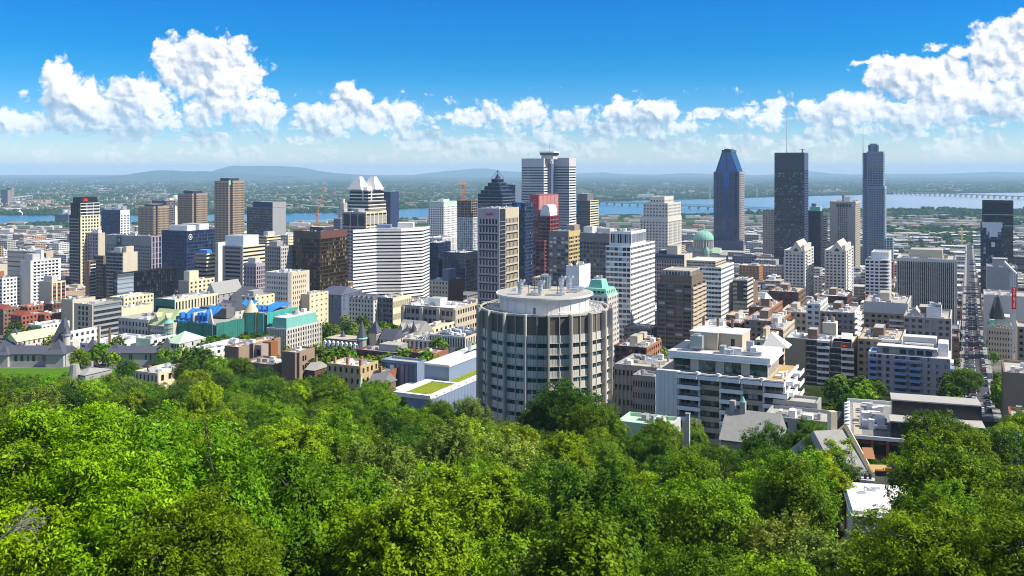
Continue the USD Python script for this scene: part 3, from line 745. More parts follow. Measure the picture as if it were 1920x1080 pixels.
B = T("office_tower", "beige concrete tower with large dark openings at its top", 642, 686, 725, 398, 1100, S("mauve_stone", fh=4, nc=3, sp=.45, pr=.12, tp=2, glass="navy_glass"), S("cream", fh=4, nc=5, sp=.45, pr=.18, tp=2, glass="bronze_glass"), ph=[(.2, .5, .2, .5, 3, "grey_concrete")])
for i in range(3):
    B.m("dark_opening", "black_panel").box(-B.w + B.w * (.06 + .31 * i), -.12, B.h - 14.5, -B.w + B.w * (.32 + .31 * i), -.05, B.h - 4)
for i in range(5):
    B.m("grey_opening", "grey_concrete").box(.05, B.d * (.05 + .19 * i), B.h - 14.5, .12, B.d * (.20 + .19 * i), B.h - 4)
B.done()
B = T("office_tower", "dark navy slab right of the twin peaked tower", 719, 732, 734, 360, 1450, S("navy_panel", fh=3.8, cw=3, sp=.25, pr=.1, glass="navy_glass"), S("navy_panel", "blank"), d=24); B.done()
B = T("old_tower", "slender stepped stone tower left of the twin peaked tower", 633, 645, 653, 392, 1750, S("pale_concrete", fh=3.6, cw=3, sp=.4, pr=.5), S("cream", fh=3.6, cw=3, sp=.4, pr=.5), clut=0,
      stack=[(.15, .9, .1, .9, 381, S("pale_concrete", fh=3.6, cw=3, sp=.4, pr=.5), None), (.35, .7, .3, .7, 373, S("pale_concrete", "blank"), None)]); B.done()
B = T("office_block", "small grey stone block left of the beige concrete tower", 626, 638, 642, 410, 1500, S("steel_blue", fh=3.6, cw=3, sp=.4, pr=.5), d=20); B.done()
B = T("office_tower", "navy glass tower right of the white zigzag tower", 793, 822, 829, 455, 980, S("navy_panel", fh=3.6, cw=2.4, sp=.25, pr=.08, glass="navy_glass"), S("navy_panel", fh=3.6, cw=2.4, sp=.2, pr=.06, glass="navy_glass"), d=26, roof="white_roof"); B.done()
B = T("office_block", "dark glass block with a white ledge, left of the grey office tower with red letters", 829, 872, 897, 474, 960, S("navy_panel", fh=3.6, cw=2.4, sp=.25, pr=.08, glass="navy_glass", tp=1.5), S("black_panel", fh=3.6, cw=2.4, sp=.25, pr=.08, glass="black_glass", tp=8), roof="white_roof"); B.done()
B = T("brick_block", "old brick block with white windows below the navy tower", 805, 840, 851, 527, 780, S("beige", fh=3.6, cw=3, sp=.5, pr=.5), S("dark_brick", "blank"), ph=[(.62, .95, .1, .6, 9, "steel_blue")], d=26, cat="brick building"); B.done()
B = T("brick_block", "orange brick wall block beside the old brick block", 848, 857, 866, 524, 815, S("red_brick", "blank"), S("orange_brick", "blank"), cat="brick building"); B.done()
B = T("apartment_tower", "white and black chequered tower with a pale green crown", 803, 832, 859, 386, 1300, S("white", fh=3.2, cw=3.6, sp=.42, pr=.4, glass="black_glass", tp=1), S("white", fh=3.2, cw=3.6, sp=.42, pr=.4, glass="black_glass", tp=1), clut=0, ph=[(.02, .98, .02, .98, 5.5, "pale_copper"), (.3, .7, .3, .7, 8, "white")], cat="apartment tower"); B.done()
B = T("unfinished_tower", "tower under construction with open brown floors and glass below", 857, 884, 895, 408, 1250, S("off_white", fh=3.2, cw=3.2, sp=.2, pr=.25, glass="pale_glass"), S("off_white", fh=3.2, cw=3.2, sp=.2, pr=.25, glass="pale_glass"), clut=0,
      stack=[(.0, 1, 0, 1, 376, S("tan_brown", fh=3.2, cw=5, sp=.25, pr=.12, glass="black_glass", tp=.3), None)], cat="construction site"); B.done()
B = T("office_block", "white columned block in front of the chequered tower", 800, 830, 856, 446, 1120, S("white", fh=8, cw=2, sp=.1, pr=.5), S("white", fh=8, cw=2, sp=.1, pr=.5)); B.done()

# ---- centre
B = T("office_tower", "grey office tower with red lettering and slotted bands", 895.5, 936, 973, 391, 760, S("lavender", nf=14, cw=3.0, sp=.40, pr=.42, glass="black_glass", tp=8.5, me=1.2), S("beige", nf=14, cw=2.6, sp=.40, pr=.42, glass="black_glass", tp=8.5, me=1.6), roof="gravel_roof", clut=14)
fz = (B.h - 8.5) / 14
for i in range(14):
    B.single("dark_band", "black_panel", lambda m: m.box(-B.w + 1.3, -.10, i * fz + fz * .03, -1.3, -.045, i * fz + fz * .2))
    B.single("dark_band", "black_panel", lambda m: m.box(.045, B.d * .34, i * fz + fz * .03, .10, B.d * .93, i * fz + fz * .2))
B.m("recess", "black_panel").box(.07, .6, 2, .16, B.d * .3, B.h - .5)
for i in range(28):
    B.single("balcony", "grey_concrete", lambda m: m.box(.16, .8, i * fz / 2 + 1, .5, B.d * .29, i * fz / 2 + 1.35))
lettering(B, "FUJITSU", "red_sign", -B.w * .62, B.h - 5.4, 1.5, v=-.1, width=6.2); B.done()
B = T("office_tower", "dark green glass slab with a small blue sign, behind the grey lettered tower", 960, 984, 993, 380, 1000, S("navy_panel", fh=3.6, cw=2.4, sp=.25, pr=.08, glass="green_glass"), S("navy_panel", fh=3.6, cw=3, sp=.3, pr=.2, glass="dark_glass"), d=22)
B.m("blue_sign", "blue_tarp").box(-9, -.4, B.h - 7, -4.5, -.07, B.h - 1); B.done()
B = T("office_tower", "dark slab left of the tall cross shaped tower", 950, 966, 978, 346, 1650, S("navy_panel", fh=3.8, cw=3, sp=.3, pr=.1, glass="navy_glass"), S("steel_blue", "blank"), d=24); B.done()
B = T("office_tower", "grey banded tower right of the cross shaped tower", 1081, 1106, 1122, 376, 1500, S("dark_concrete", fh=3.8, cw=40, sp=.35, pr=0, glass="black_glass"), S("cream", fh=3.8, cw=40, sp=.5, pr=0, glass="black_glass", me=1), ph=[(.0, .75, .1, .8, 10, "dark_concrete")], clut=0); B.done()
B = T("office_block", "green grey office with reflective rows of windows", 1029, 1066, 1088, 434, 900, S("dark_concrete", fh=3.8, cw=4, sp=.38, pr=.12, glass="office_glass", tp=5.5, rowvar=.25), S("yellow_brick", fh=3.8, cw=4, sp=.45, pr=.12, glass="office_glass", tp=5.5), ph=[(.6, 1, .5, .95, 5, "tan_brown")], clut=8); B.done()
B = T("office_block", "dark green windowed office left of the white slab tower", 1087, 1143, 1149, 438, 850, S("dark_concrete", fh=3.7, cw=3, sp=.38, pr=.2, glass="green_glass", tp=8), S("tan_brown", "blank"), d=24, ph=[(.5, .95, .2, .7, 4, "pale_concrete"), (.0, .3, .4, .9, 5, "off_white")], clut=8); B.done()
B = T("office_tower", "white slab tower with blue windows and a glass top storey", 1136, 1182, 1228, 462, 660, S("white", fh=3.6, cw=3.2, sp=.36, pr=.12, glass="office_glass", tp=1, db=.1, split=1), S("white", fh=3.6, cw=3.2, sp=.5, pr=.12, glass="dark_glass", tp=1, db=.1, split=1), clut=0,
      stack=[(.14, .99, .04, .62, 435, S("white", nf=1, cw=1.6, sp=.1, pr=.15, glass="office_glass", tp=1.8, bs=2), None)])
clutter(B, -B.w * .8, -1, 2, B.d * .6, px_z(435, 660) - B.loc[2] - .5, 8, 5); B.done()
B = T("office_block", "low dark windowed office with a tan stone end, behind the brown apartments", 1226, 1283, 1298, 478, 900, S("steel_blue", fh=3.6, cw=2.4, sp=.35, pr=.35, tp=6, band="lavender", pier="lavender"), S("sand", "blank"), ph=[(.4, .75, .1, .6, 8, "sand"), (.1, .4, .2, .7, 3, "charcoal")], clut=8)
B.m("cornice", "charcoal").box(-B.w - .4, -.9, B.h - 3.2, .0, -.06, B.h - 1.4); B.done()
B = T("office_block", "office with green glass bands and white ledges, right of the brown apartments", 1300, 1352, 1376, 501, 740, S("white", fh=3.7, cw=2.4, sp=.5, pr=.06, glass="green_glass", db=.05, split=1), S("white", fh=3.7, cw=2.4, sp=.55, pr=.06, glass="green_glass", db=.05, split=1), roof="white_roof", clut=6,
      stack=[(-.25, .80, .0, .8, 490, S("beige", nf=2, cw=3, sp=.5, pr=.1, glass="office_glass"), None)]); B.done()
B = T("office_block", "grey concrete block with one dark vertical recess", 1374, 1401, 1410, 525, 760, S("grey_concrete", fh=3.4, cw=30, sp=.45, pr=0, glass="grey" if 0 else "dark_glass"), S("pale_concrete", fh=3.4, cw=30, sp=.5, pr=0), d=24)
B.m("recess", "black_panel").box(-8, -.2, B.h - 16, -3, -.07, B.h - 2); B.done()
B = T("brick_block", "narrow dark brick block beside the recessed concrete block", 1396, 1410, 1419, 530, 790, S("dark_brick", fh=3.3, cw=3, sp=.5, pr=.5), S("brown_brick", "blank"), d=24, cat="brick building"); B.done()
B = T("office_tower", "brown slab tower left of the black slab tower with a mast", 1430, 1453, 1470, 393, 1600, S("mauve_stone", fh=3.5, cw=2.6, sp=.45, pr=.4), S("beige", fh=3.5, cw=2.6, sp=.45, pr=.4), d=24); B.done()
B = T("office_tower", "black glass slab with a green roof, right of the black tower with a mast", 1512, 1539, 1545, 396, 1420, S("black_panel", fh=3.7, cw=2.6, sp=.2, pr=.06, glass="black_glass"), S("black_panel", "blank"), d=24, ph=[(.2, .95, .1, .8, 6, "copper"), (.3, .6, .3, .6, 11, "steel_blue")], clut=0); B.done()
B = T("office_block", "narrow striped block behind the black glass slab", 1540, 1549, 1553, 404, 1500, S("off_white", fh=3.7, cw=30, sp=.45, pr=0, glass="black_glass"), d=20); B.done()
B = T("hotel_tower", "brown gridded hotel tower with a small red emblem", 1556, 1604, 1621, 378, 1450, S("mauve_stone", fh=3.4, cw=3.2, sp=.35, pr=.4, me=11, tp=3), S("beige", fh=3.4, cw=3.0, sp=.4, pr=.35, tp=4, me=3), ph=[(.5, .75, .2, .6, 7, "silver"), (.42, .5, .3, .5, 9, "dark_concrete")], cat="hotel")
for i in range(5):
    B.m("dark_opening", "black_panel").box(-B.w + B.w * (.26 + .12 * i), -.12, B.h - 9, -B.w + B.w * (.34 + .12 * i), -.05, B.h - 3.5)
B.m("red_emblem", "red_sign").box(.1, 2.0, B.h - 5, .4, 5.5, B.h - 2); B.done()
B = T("office_tower", "pinstriped office block of dark windows between pale vertical fins", 1681, 1791, 1799, 487, 640, S("pale_concrete", nf=17, nc=30, sp=.42, pr=.3, dp=.8, band="dark_concrete", db=-.3, glass="black_glass", tp=2.2, me=.6), S("grey_concrete", fh=3.6, cw=2, sp=.4, pr=.3, dp=.8), d=40, ph=[(.22, .78, .3, .75, 5, "beige")], clut=18); B.done()
B = T("office_tower", "black glass tower at the right with a lit ledge line", 1840, 1842, 1900, 376, 1150, S("black_panel", fh=3.8, cw=2.6, sp=.2, pr=.06, glass="black_glass", tp=3), S("black_panel", fh=3.8, cw=2.6, sp=.2, pr=.06, glass="black_glass"), d=26, flip=True, clut=0)
B.m("ledge", "silver").box(-B.w, -.4, B.h - 17, 0, -.07, B.h - 16.4).box(-B.w, -.4, B.h - 30, -B.w * .3, -.07, B.h - 29.4); B.done()
B = T("office_tower", "mirrored glass tower with an icy white stepped crown, before the black tower", 1836, 1839, 1882, 417, 950, S("navy_panel", fh=3.8, cw=2.2, sp=.2, pr=.08, glass="office_glass", gam=2.2), S("navy_panel", fh=3.8, cw=2.2, sp=.25, pr=.06, glass="navy_glass"), d=22, flip=True, clut=0)
for i, (a, b_, t) in enumerate(((.05, .95, 5), (.25, .9, 9), (.38, .75, 14), (.46, .62, 24), (.5, .57, 40))):
    B.m("white_crown", "silver").box(-B.w * b_, -.3 - .02 * i, B.h - t, -B.w * a, -.06, B.h - (t - 5 if i else 0))
B.done()
B = T("office_block", "dark block at the right margin beyond the mirrored tower", 1886, 1890, 1960, 480, 1300, S("dark_concrete", fh=4, cw=3, sp=.3, pr=.1, glass="black_glass"), d=25, flip=True); B.done()
# ------------------------------------------------------------------ landmark buildings
def round_tower():
    Yc, R, n = 330.0, 22.6, 19
    xc = px_x(1021, Yc)
    z0 = ground(Yc) - 4
    zt = 118.4
    B = Bld("round_tower", "round concrete tower block with vertical ribs and a flat disc on its roof", "tower block", (xc, Yc, z0), rot=0)
    H = zt - z0
    fh = 3.72
    P = lambda a, r: (r * math.sin(a), -r * math.cos(a))          # a from the side facing the lookout, clockwise to the right
    a0 = math.radians(1.2)
    step = 2 * math.pi / n
    B.m("core", "charcoal").cyl(0, 0, 0, H - 1.2, R - 1.25, n=38)

    def wedge(m, a1, a2, r1, r2, zb, zt_, tint=0.5):
        c = [P(a1, r1), P(a2, r1), P(a2, r2), P(a1, r2)]
        m.add([(*p, z) for z in (zb, zt_) for p in c], _BOXF, tint=tint)

    top_lv, top_pan = 6.0, 2.3
    z_lv = H - .7
    rows = int((z_lv - top_lv - top_pan) / fh)
    rw = .78 / R / 2
    count = 0
    for i in range(n):
        a = a0 + i * step
        am = (a + math.pi) % (2 * math.pi) - math.pi
        B.single("rib", "tower_rib", lambda m: (wedge(m, a - rw, a + rw, R - 1.3, R + .75, 0, H), wedge(m, a - rw * .45, a + rw * .45, R + .75, R + .95, 0, H - .2)))
        near = abs(am) < 1.75 and abs((am + step + math.pi) % (2 * math.pi) - math.pi) < 1.75
        for s in (0, 1):
            b1, b2 = a + rw + (step - 2 * rw) * s / 2, a + rw + (step - 2 * rw) * (s + 1) / 2
            g = .11 / R
            mid = b2 if s == 0 else b1
            if s == 0:
                B.single("mullion", "tower_rib", lambda m: wedge(m, b2 - g, b2 + g, R - 1.0, R - .35, 0, z_lv))
            b1, b2 = (b1, b2 - g) if s == 0 else (b1 + g, b2)
            B.single("louvre_panel", "louvre_brown", lambda m: wedge(m, b1, b2, R - 1.1, R - .75, z_lv - top_lv, z_lv)) if near else wedge(B.m("louvre_panel", "louvre_brown"), b1, b2, R - 1.1, R - .75, z_lv - top_lv, z_lv)
            z = z_lv - top_lv
            for f in range(rows + 1):
                ph = top_pan if f == 0 else fh * .54
                wz = fh * .38

                def panel(m):
                    for q in range(3):
                        e = .05 / R
                        wedge(m, b1 + (b2 - b1) * q / 3 + e, b1 + (b2 - b1) * (q + 1) / 3 - e, R - 1.15, R - .62, z - ph, z)
                zb = z - ph - fh * .08
                if near and count < 290:
                    B.single("panel", "panel_pale", panel)
                    w = MB()
                    for q in range(3):
                        wedge(w, b1 + (b2 - b1) * q / 3 + .004, b1 + (b2 - b1) * (q + 1) / 3 - .004, R - 1.2, R - .74, zb - wz, zb, tint=NPR.random() ** 1.2)
                    w.build(B.path, "window", "tower_glass", tinted=True)
                    count += 1
                else:
                    panel(B.m("rear_panel", "panel_pale"))
                    wedge(B.m("rear_window", "dark_glass"), b1, b2, R - 1.2, R - .98, zb - wz, zb)
                z = zb - wz
        z = z_lv - top_lv
        for f in range(rows + 1):
            ph = top_pan if f == 0 else fh * .54
            zb = z - ph - fh * .08
            B.single("sill", "pale_concrete", lambda m: wedge(m, a + rw, a + step - rw, R - 1.1, R - .15, zb, zb + .22)) if near else wedge(B.m("rear_sill", "pale_concrete"), a + rw, a + step - rw, R - 1.1, R - .15, zb, zb + .22)
            z = zb - fh * .38
    # roof ring, parapet, drum, disc
    ring = np.linspace(0, 2 * np.pi, 57)
    for i in range(56):
        wedge(B.m("parapet", "tower_rib"), ring[i], ring[i + 1], R - 1.1, R - .45, H - .75, H - .1)
    B.m("roof", "gravel_roof").cyl(0, 0, H - 1.2, H - 1.05, R - 1.1, n=56)
    Rd = 16.2
    B.m("drum", "off_white").cyl(0, 0, H - 1.1, H + 3.9, Rd - .9, n=48)
    for i in range(24):
        a = i * math.pi / 12 + .05
        wedge(B.m("drum_rib", "white"), a - .008, a + .008, Rd - 1, Rd - .75, H - 1.1, H + 3.9)
    B.m("drum_door", "steel_blue").add([(*P(a, r), z) for z in (H - 1, H + 1.2) for a, r in ((-.28, Rd - .88), (-.22, Rd - .88), (-.22, Rd - .84), (-.28, Rd - .84))], _BOXF)
    B.m("disc_roof", "white_roof").cyl(0, 0, H + 3.9, H + 4.5, Rd + .5, n=64)
    B.m("disc_deck", "gravel_roof").cyl(0, 0, H + 4.5, H + 4.56, Rd - .1, n=64)
    B.m("roof_deck", "tan_roof").cyl(1, 2, H + 4.56, H + 4.6, Rd - 6, n=40)
    for r in (R - 3.0, R - 4.4):                                   # cleaning rails round the drum
        B.m("rail", "aluminium").tube([(*P(a, r), H + .2) for a in np.linspace(.2, 2.6, 30)], .12)
        B.m("rail", "aluminium").tube([(*P(a, r), H + .2) for a in np.linspace(-2.6, -.9, 24)], .12)
    zt_ = H + 4.56
    for u, v in ((-8.4, -6.6), (-1.8, -9.6), (6.0, 4.0), (8.6, 4.2)):  # exhaust scoops

        def scoop(m):
            m.cyl(u, v, zt_, zt_ + 1.2, .75, n=10)
            pts = [(u + dx, v, zt_ + dz) for dx, dz in ((0, 1.2), (.05, 2.2), (.0, 3.3), (.25, 4.1), (.9, 4.5), (1.5, 4.2))]
            for (p, q), r in zip(zip(pts[:-1], pts[1:]), (.8, .95, 1.0, .9, .75)):
                m.tube([p, q], r, n=8)
                m.cyl(p[0], p[1], p[2] - .1, p[2] + .1, r * 1.08, n=10)
        B.single("exhaust_scoop", "silver", scoop)
    B.m("cooling_cylinder", "pale_glass").cyl(.7, 9.5, zt_, zt_ + 4.4, 1.9, n=14)
    for i in range(14):
        a = i * 2 * math.pi / 14
        B.m("cylinder_bar", "silver").box(.7 + 1.9 * math.cos(a) - .08, 9.5 + 1.9 * math.sin(a) - .08, zt_, .7 + 1.9 * math.cos(a) + .08, 9.5 + 1.9 * math.sin(a) + .08, zt_ + 4.6)
    B.m("satellite_dish", "silver").cyl(10.4, -1, zt_ + .2, zt_ + 1.2, .3, 1.9, n=14)
    B.m("roof_tank", "silver").cyl(12.2, 2, zt_, zt_ + 1.5, 1.7, n=16)
    for k, (u, v, a, b, h) in enumerate(((-6, -7.6, 5, .9, .5), (0, -10.6, 5.5, .9, .5), (3.5, -8.6, 3, 2, .7), (8, -3, 3, 1.2, .9), (-4, -2, 1.2, 3, .8), (5, -4, 1, 1, 1.5), (9.5, 5, 2, 1, 1), (-11, 2, 1.2, 1.2, .8))):
        B.m("roof_duct", "silver").box(u, v, zt_ + .1, u + a, v + b, zt_ + .1 + h)
    for u, v in ((-5.5, -3), (-3.4, 0), (4, -9)):
        B.m("mast", "charcoal").cyl(u, v, zt_, zt_ + 4.2, .1, n=6)
    for r, m_ in ((R - 2.6, "aluminium"),):
        for k in range(10):
            a = 1.0 + k * .12
            B.m("window_cleaning_gear", "off_white").add([(*P(b, q), z) for z in (H - 1, H - .3) for b, q in ((a, r - 1), (a + .05, r - 1), (a + .05, r), (a, r))], _BOXF)
    B.done()


round_tower()


def green_roof_block():
    B, w, d, h = site("laboratory_block", "low blue grey block with white edges and two planted green roofs, beside the round tower", 739, 806, None, 742, 360, d=62, cat="laboratory")
    front = S("silver_blue", "blank")
    B.m("wall", "silver_blue").box(-w, 0, 0, 0, d, h - 1.6)
    for i in range(10):                                                # vertical cladding joints
        B.m("cladding_joint", "slate_blue").box(-w + (i + .5) * w / 10, -.03, 0, -w + (i + .5) * w / 10 + .06, 0, h - 1.6)
    for i in range(24):
        B.m("cladding_joint", "slate_blue").box(0, (i + .5) * d / 24, 0, .03, (i + .5) * d / 24 + .06, h - 1.6)
    for a, b, c, e in ((-w - .25, .25, -.25, 1.4), (-w - .25, .25, d - 1.4, d), (-w - .25, -w + 3.2, 1.4, d - 1.4), (-1.2, .25, 1.4, d - 1.4), (-w + 3.2, -1.2, 22.2, 24)):
        B.m("white_edge", "white").box(a, c, h - 1.6, b, e, h)
    B.m("roof_base", "grey_roof").box(-w + 3.2, 1.4, h - 1.6, -1.2, d - 1.4, h - .5)
    for c, e in ((1.4, 22.2), (24, d - 1.4)):
        v, g = [], 14
        us, vs = np.linspace(-w + 3.2, -1.2, g), np.linspace(c, e, 2 * g)
        for y in vs:
            for x in us:
                edge = min(x - us[0], us[-1] - x, y - vs[0], vs[-1] - y)
                v.append((x, y, h - .42 + .22 * NPR.random() * min(1, edge)))
        q = [[j * g + i, j * g + i + 1, (j + 1) * g + i + 1, (j + 1) * g + i] for j in range(2 * g - 1) for i in range(g - 1)]
        m = MB(); m.add(v, q); m.build(B.path, "planted_roof", "sedum")
    zu = px_z(684, 387) - B.loc[2]
    B.m("upper_wall", "silver_blue").box(-w - 2, 26, h - 1.6, -w + 9.5, d + 26, zu - .8)
    B.m("upper_roof", "white_roof").box(-w - 2.3, 25.7, zu - .8, -w + 9.8, d + 26.3, zu)
    for k in range(3):
        B.single("roof_flue", "silver", lambda m: m.cyl(-w + 3 + k * 4.5, 56 + 4 * k, zu, zu + 4.5, .75, n=10))
    B.m("skylight", "charcoal").box(-w + 3, 50, zu, -w + 3.9, 62, zu + .25)
    B.m("annex_wall", "green_glass").box(-w - 8, 14, 0, -w - .3, 25, h - 3)
    B.m("annex_roof", "white_roof").box(-w - 9, 12.5, h - 3, -w - .3, 26, h - 2.4)
    B.m("entrance_roof", "white").box(-w + 3, -3.6, h - 7.2, -w + 6.4, -.05, h - 6.8)
    B.m("entrance_wall", "pale_glass").box(-w + 3.4, -3.2, 0, -w + 6, -.05, h - 7.2)
    for k in range(9):
        B.m("wall_lamp", "charcoal").box(.26, 4 + 6 * k, h - .9, .5, 4.5 + 6 * k, h - .6)
    B.done()


green_roof_block()


def stepped_flats():
    Y = 270
    B, w, d, h = site("terraced_apartments", "white concrete apartment block with deep balconies and a set back roof storey", 1233, 1472, 1498, 714, Y, cat="apartments")
    fh = 3.1
    B.m("core", "mauve_stone").box(-w, 1.6, 0, -1.2, d, h - .5)
    B.single("blank_end_wall", "off_white", lambda m: m.box(-w - .3, -.6, 0, -w + 6.1, 1.6, h))
    for k in range(4):
        B.m("wall_joint", "grey_concrete").box(-w + .9 + 1.35 * k, -.63, 0, -w + .96 + 1.35 * k, -.6, h - .5)
    x0 = -w + 6.1
    bw = (0 - x0) / 5
    nf = int(h // fh)
    for i in range(6):
        B.single("pier", "white", lambda m: m.box(min(x0 + i * bw, -.5), -.25, 0, min(x0 + i * bw, -.5) + .5, 1.7, h))
    for f in range(nf + 1):
        zf = h - .4 - f * fh                                           # top of the balcony front of this storey
        if zf < 1:
            break
        for i in range(5):
            a, b = x0 + i * bw + .5, x0 + (i + 1) * bw
            deep = i % 2 == 0
            zl, zh = zf - fh + .1, zf - 1.0
            # windows and doors behind
            for k in range(4):
                s0, s1 = a + (b - a) * k / 4 + .1, a + (b - a) * (k + 1) / 4 - .1
                o = MB(); face_box(o, (0, 1.6 if deep else .6), (1, 0), (0, -1), s0, s1, -.3, .06, zl + .3 - (0.2 if deep else 0), zh + .15, NPR.random())
                o.build(B.path, "window", "blind_glass", tinted=True)
            if deep or f == 0:
                B.single("balcony", "white", lambda m: (m.box(a - .2, -1.7, zf - 1.02, b + (.9 if f else -.05), -1.5, zf - .05), m.box(a - .2, -1.7, zf - 1.25, b + (.9 if f else -.05), 1.6, zf - 1.02), m.box(b + (.7 if f else -.25), -1.5, zf - 1.02, b + (.9 if f else -.05), 1.0, zf - .05)))
                B.m("balcony_rail", "charcoal").box(a - .2, -1.68, zf - .05, b + (.9 if f else -.05), -1.52, zf + .12)
                for _ in range(2):
                    if RNG.random() < .5:
                        u = RNG.uniform(a + .3, b - 1.2)
                        B.m("balcony_furniture", RNG.choice(["off_white", "charcoal", "rust", "green_net"])).box(u, -1.2, zf - 1.02, u + .7, -.5, zf - .15)
            else:
                B.single("infill_wall", "beige", lambda m: m.box(a, .3, zf - 1.3, b, 1.6, zf + .1))
        # side balconies
        for c in (1.5, d * .56):
            B.single("side_balcony", "white", lambda m: (m.box(-.6, c, zf - 1.25, 1.9, c + d * .36, zf - 1.02), m.box(1.7, c, zf - 1.02, 1.9, c + d * .36, zf - .05), m.box(-.6, c, zf - 1.02, 1.7, c + .2, zf - .05)))
        B.m("side_wall", "white").box(-1.25, 1.6, zf - 1.25, -.6, d, zf - .05)
        for k in range(5):
            o = MB(); o.box(-1.25, 2 + k * d / 5.4, zf - fh + .1, -.9, 2 + (k + .75) * d / 5.4, zf - 1.1, NPR.random()); o.build(B.path, "window", "blind_glass", tinted=True)
    # roof edge with scuppers
    B.m("parapet", "white").box(-w + 6.1, -.9, h - .75, 0, -.35, h).box(-.6, -.35, h - .75, 0, d, h)
    B.m("terrace", "tan_roof").box(-w, -.3, h - .7, -.6, d, h - .45)
    for i in range(1, 5):
        B.m("scupper", "white").cyl(x0 + i * bw, -1.0, h - .5, h + .5, .55, n=10)
    # set-back storey
    e0, e1, v0, v1 = -w + 3.5, -5.4, 3.0, d - 3
    zs = px_z(684, Y + 5) - B.loc[2]
    B.m("upper_core", "mauve_stone").box(e0, v0 + 1.5, h - .5, e1, v1, zs)
    for k in range(11):
        s0 = e0 + .3 + k * (e1 - e0 - .6) / 11
        if k % 3 == 2:
            B.single("upper_wall_panel", "pale_concrete", lambda m: m.box(s0, v0 + 1.2, h - .45, s0 + (e1 - e0) / 11, v0 + 1.5, zs))
        else:
            o = MB(); o.box(s0 + .1, v0 + 1.25, h - .2, s0 + (e1 - e0) / 11 - .2, v0 + 1.5, zs - .2, NPR.random()); o.build(B.path, "window", "green_glass", tinted=True)
    B.m("upper_side_wall", "white").box(e1 - .3, v0 + 1.2, h - .45, e1, v1, zs)
    B.single("roof_slab", "white", lambda m: (m.box(e0 - 1.2, v0 - 1.0, zs, e1 + 1.2, v1 + 1, zs + .35), m.box(e0 - .9, v0 - .7, zs + .35, e1 + .9, v1 + .7, zs + 1.9)))
    zr = zs + 1.9
    B.m("roof", "white_roof").box(e0 - .5, v0 - .3, zr, e1 + .5, v1 + .3, zr + .05)
    B.m("roof_stain", "gravel_roof").box(e0 + 2, v0 + 3, zr + .05, e1 - 8, v1 - 1, zr + .09)
    # lift house
    B.single("lift_house", "beige", lambda m: (m.box(e0 + 4.2, v0 + 5, zr, e0 + 12.6, v1 - .5, zr + 5.1), m.box(e0 + 12.6, v0 + 6.5, zr, e0 + 19.5, v1 - .5, zr + 4.9)))
    B.m("lift_house_roof", "white_roof").box(e0 + 4, v0 + 4.8, zr + 5.1, e0 + 12.8, v1 - .3, zr + 5.35).box(e0 + 12.8, v0 + 6.3, zr + 4.9, e0 + 19.7, v1 - .3, zr + 5.15)
    B.m("lift_house_door", "black_panel").box(e0 + 16.2, v0 + 6.42, zr + .6, e0 + 17.3, v0 + 6.5, zr + 3.6)
    B.m("stair", "charcoal").tube([(e0 + 14.4, v0 + 5.9, zr + .1), (e0 + 16.2, v0 + 6.2, zr + .9)], .15)
    for k in range(3):
        B.single("chimney", "brown_brick", lambda m: m.box(e0 + 5 + 4.5 * k, v1 - 2, zr + 5, e0 + 5.7 + 4.5 * k, v1 - 1.2, zr + 8))

    def cooler(m):
        u, v = e0 + 5.4, v0 + 1.2
        m.box(u, v, zr + .9, u + 3.4, v + 2.6, zr + 4.6)
        for a, b in ((0, 0), (3.2, 0), (0, 2.4), (3.2, 2.4)):
            m.box(u + a, v + b, zr, u + a + .2, v + b + .2, zr + .9)
        m.cyl(u + 1.7, v + 1.3, zr + 4.6, zr + 5.1, 1.0, n=12)
    B.single("cooling_tower", "silver", cooler)
    B.single("small_cooling_tower", "aluminium", lambda m: (m.box(e1 - 7, v0 + 4.5, zr + .6, e1 - 5, v0 + 6.3, zr + 3.6), m.box(e1 - 7.4, v0 + 4.6, zr, e1 - 4.6, v0 + 6, zr + .6)))
    clutter(B, e0 + 11, e1 - 2, v0, v0 + 5, zr + .05, 6, 3)
    # roof terrace on the right
    B.m("deck", "deck_wood").box(-5, 1, h - .45, -.7, d - 1, h - .36)
    B.single("garden_sofa", "white", lambda m: (m.box(-3.6, 4, h - .3, -1.4, 6.2, h + .35), m.box(-1.6, 4, h + .35, -1.3, 6.2, h + .8)))
    B.single("garden_sofa", "white", lambda m: (m.box(-3.4, 8.5, h - .3, -1.2, 11, h + .35), m.box(-1.4, 8.5, h + .35, -1.1, 11, h + .8)))
    for k in range(6):
        u = e0 + 8 + k * 3.1
        B.m("terrace_chair", RNG.choice(["charcoal", "off_white"])).box(u, .6, h - .4, u + .9, 1.6, h + .3)
    # white party tent behind
    B.single("party_tent", "white", lambda m: m.add([(-11, d - 1, zr - .5), (-3, d - 1, zr - .5), (-3, d + 6, zr - .5), (-11, d + 6, zr - .5), (-8.6, d + 1.5, zr + 3.6), (-8.4, d + 3.5, zr + 3.6)], [[0, 1, 4, 4], [1, 2, 5, 4], [3, 0, 4, 5]], [[2, 3, 5]]))
    B.done(stuff=())


stepped_flats()


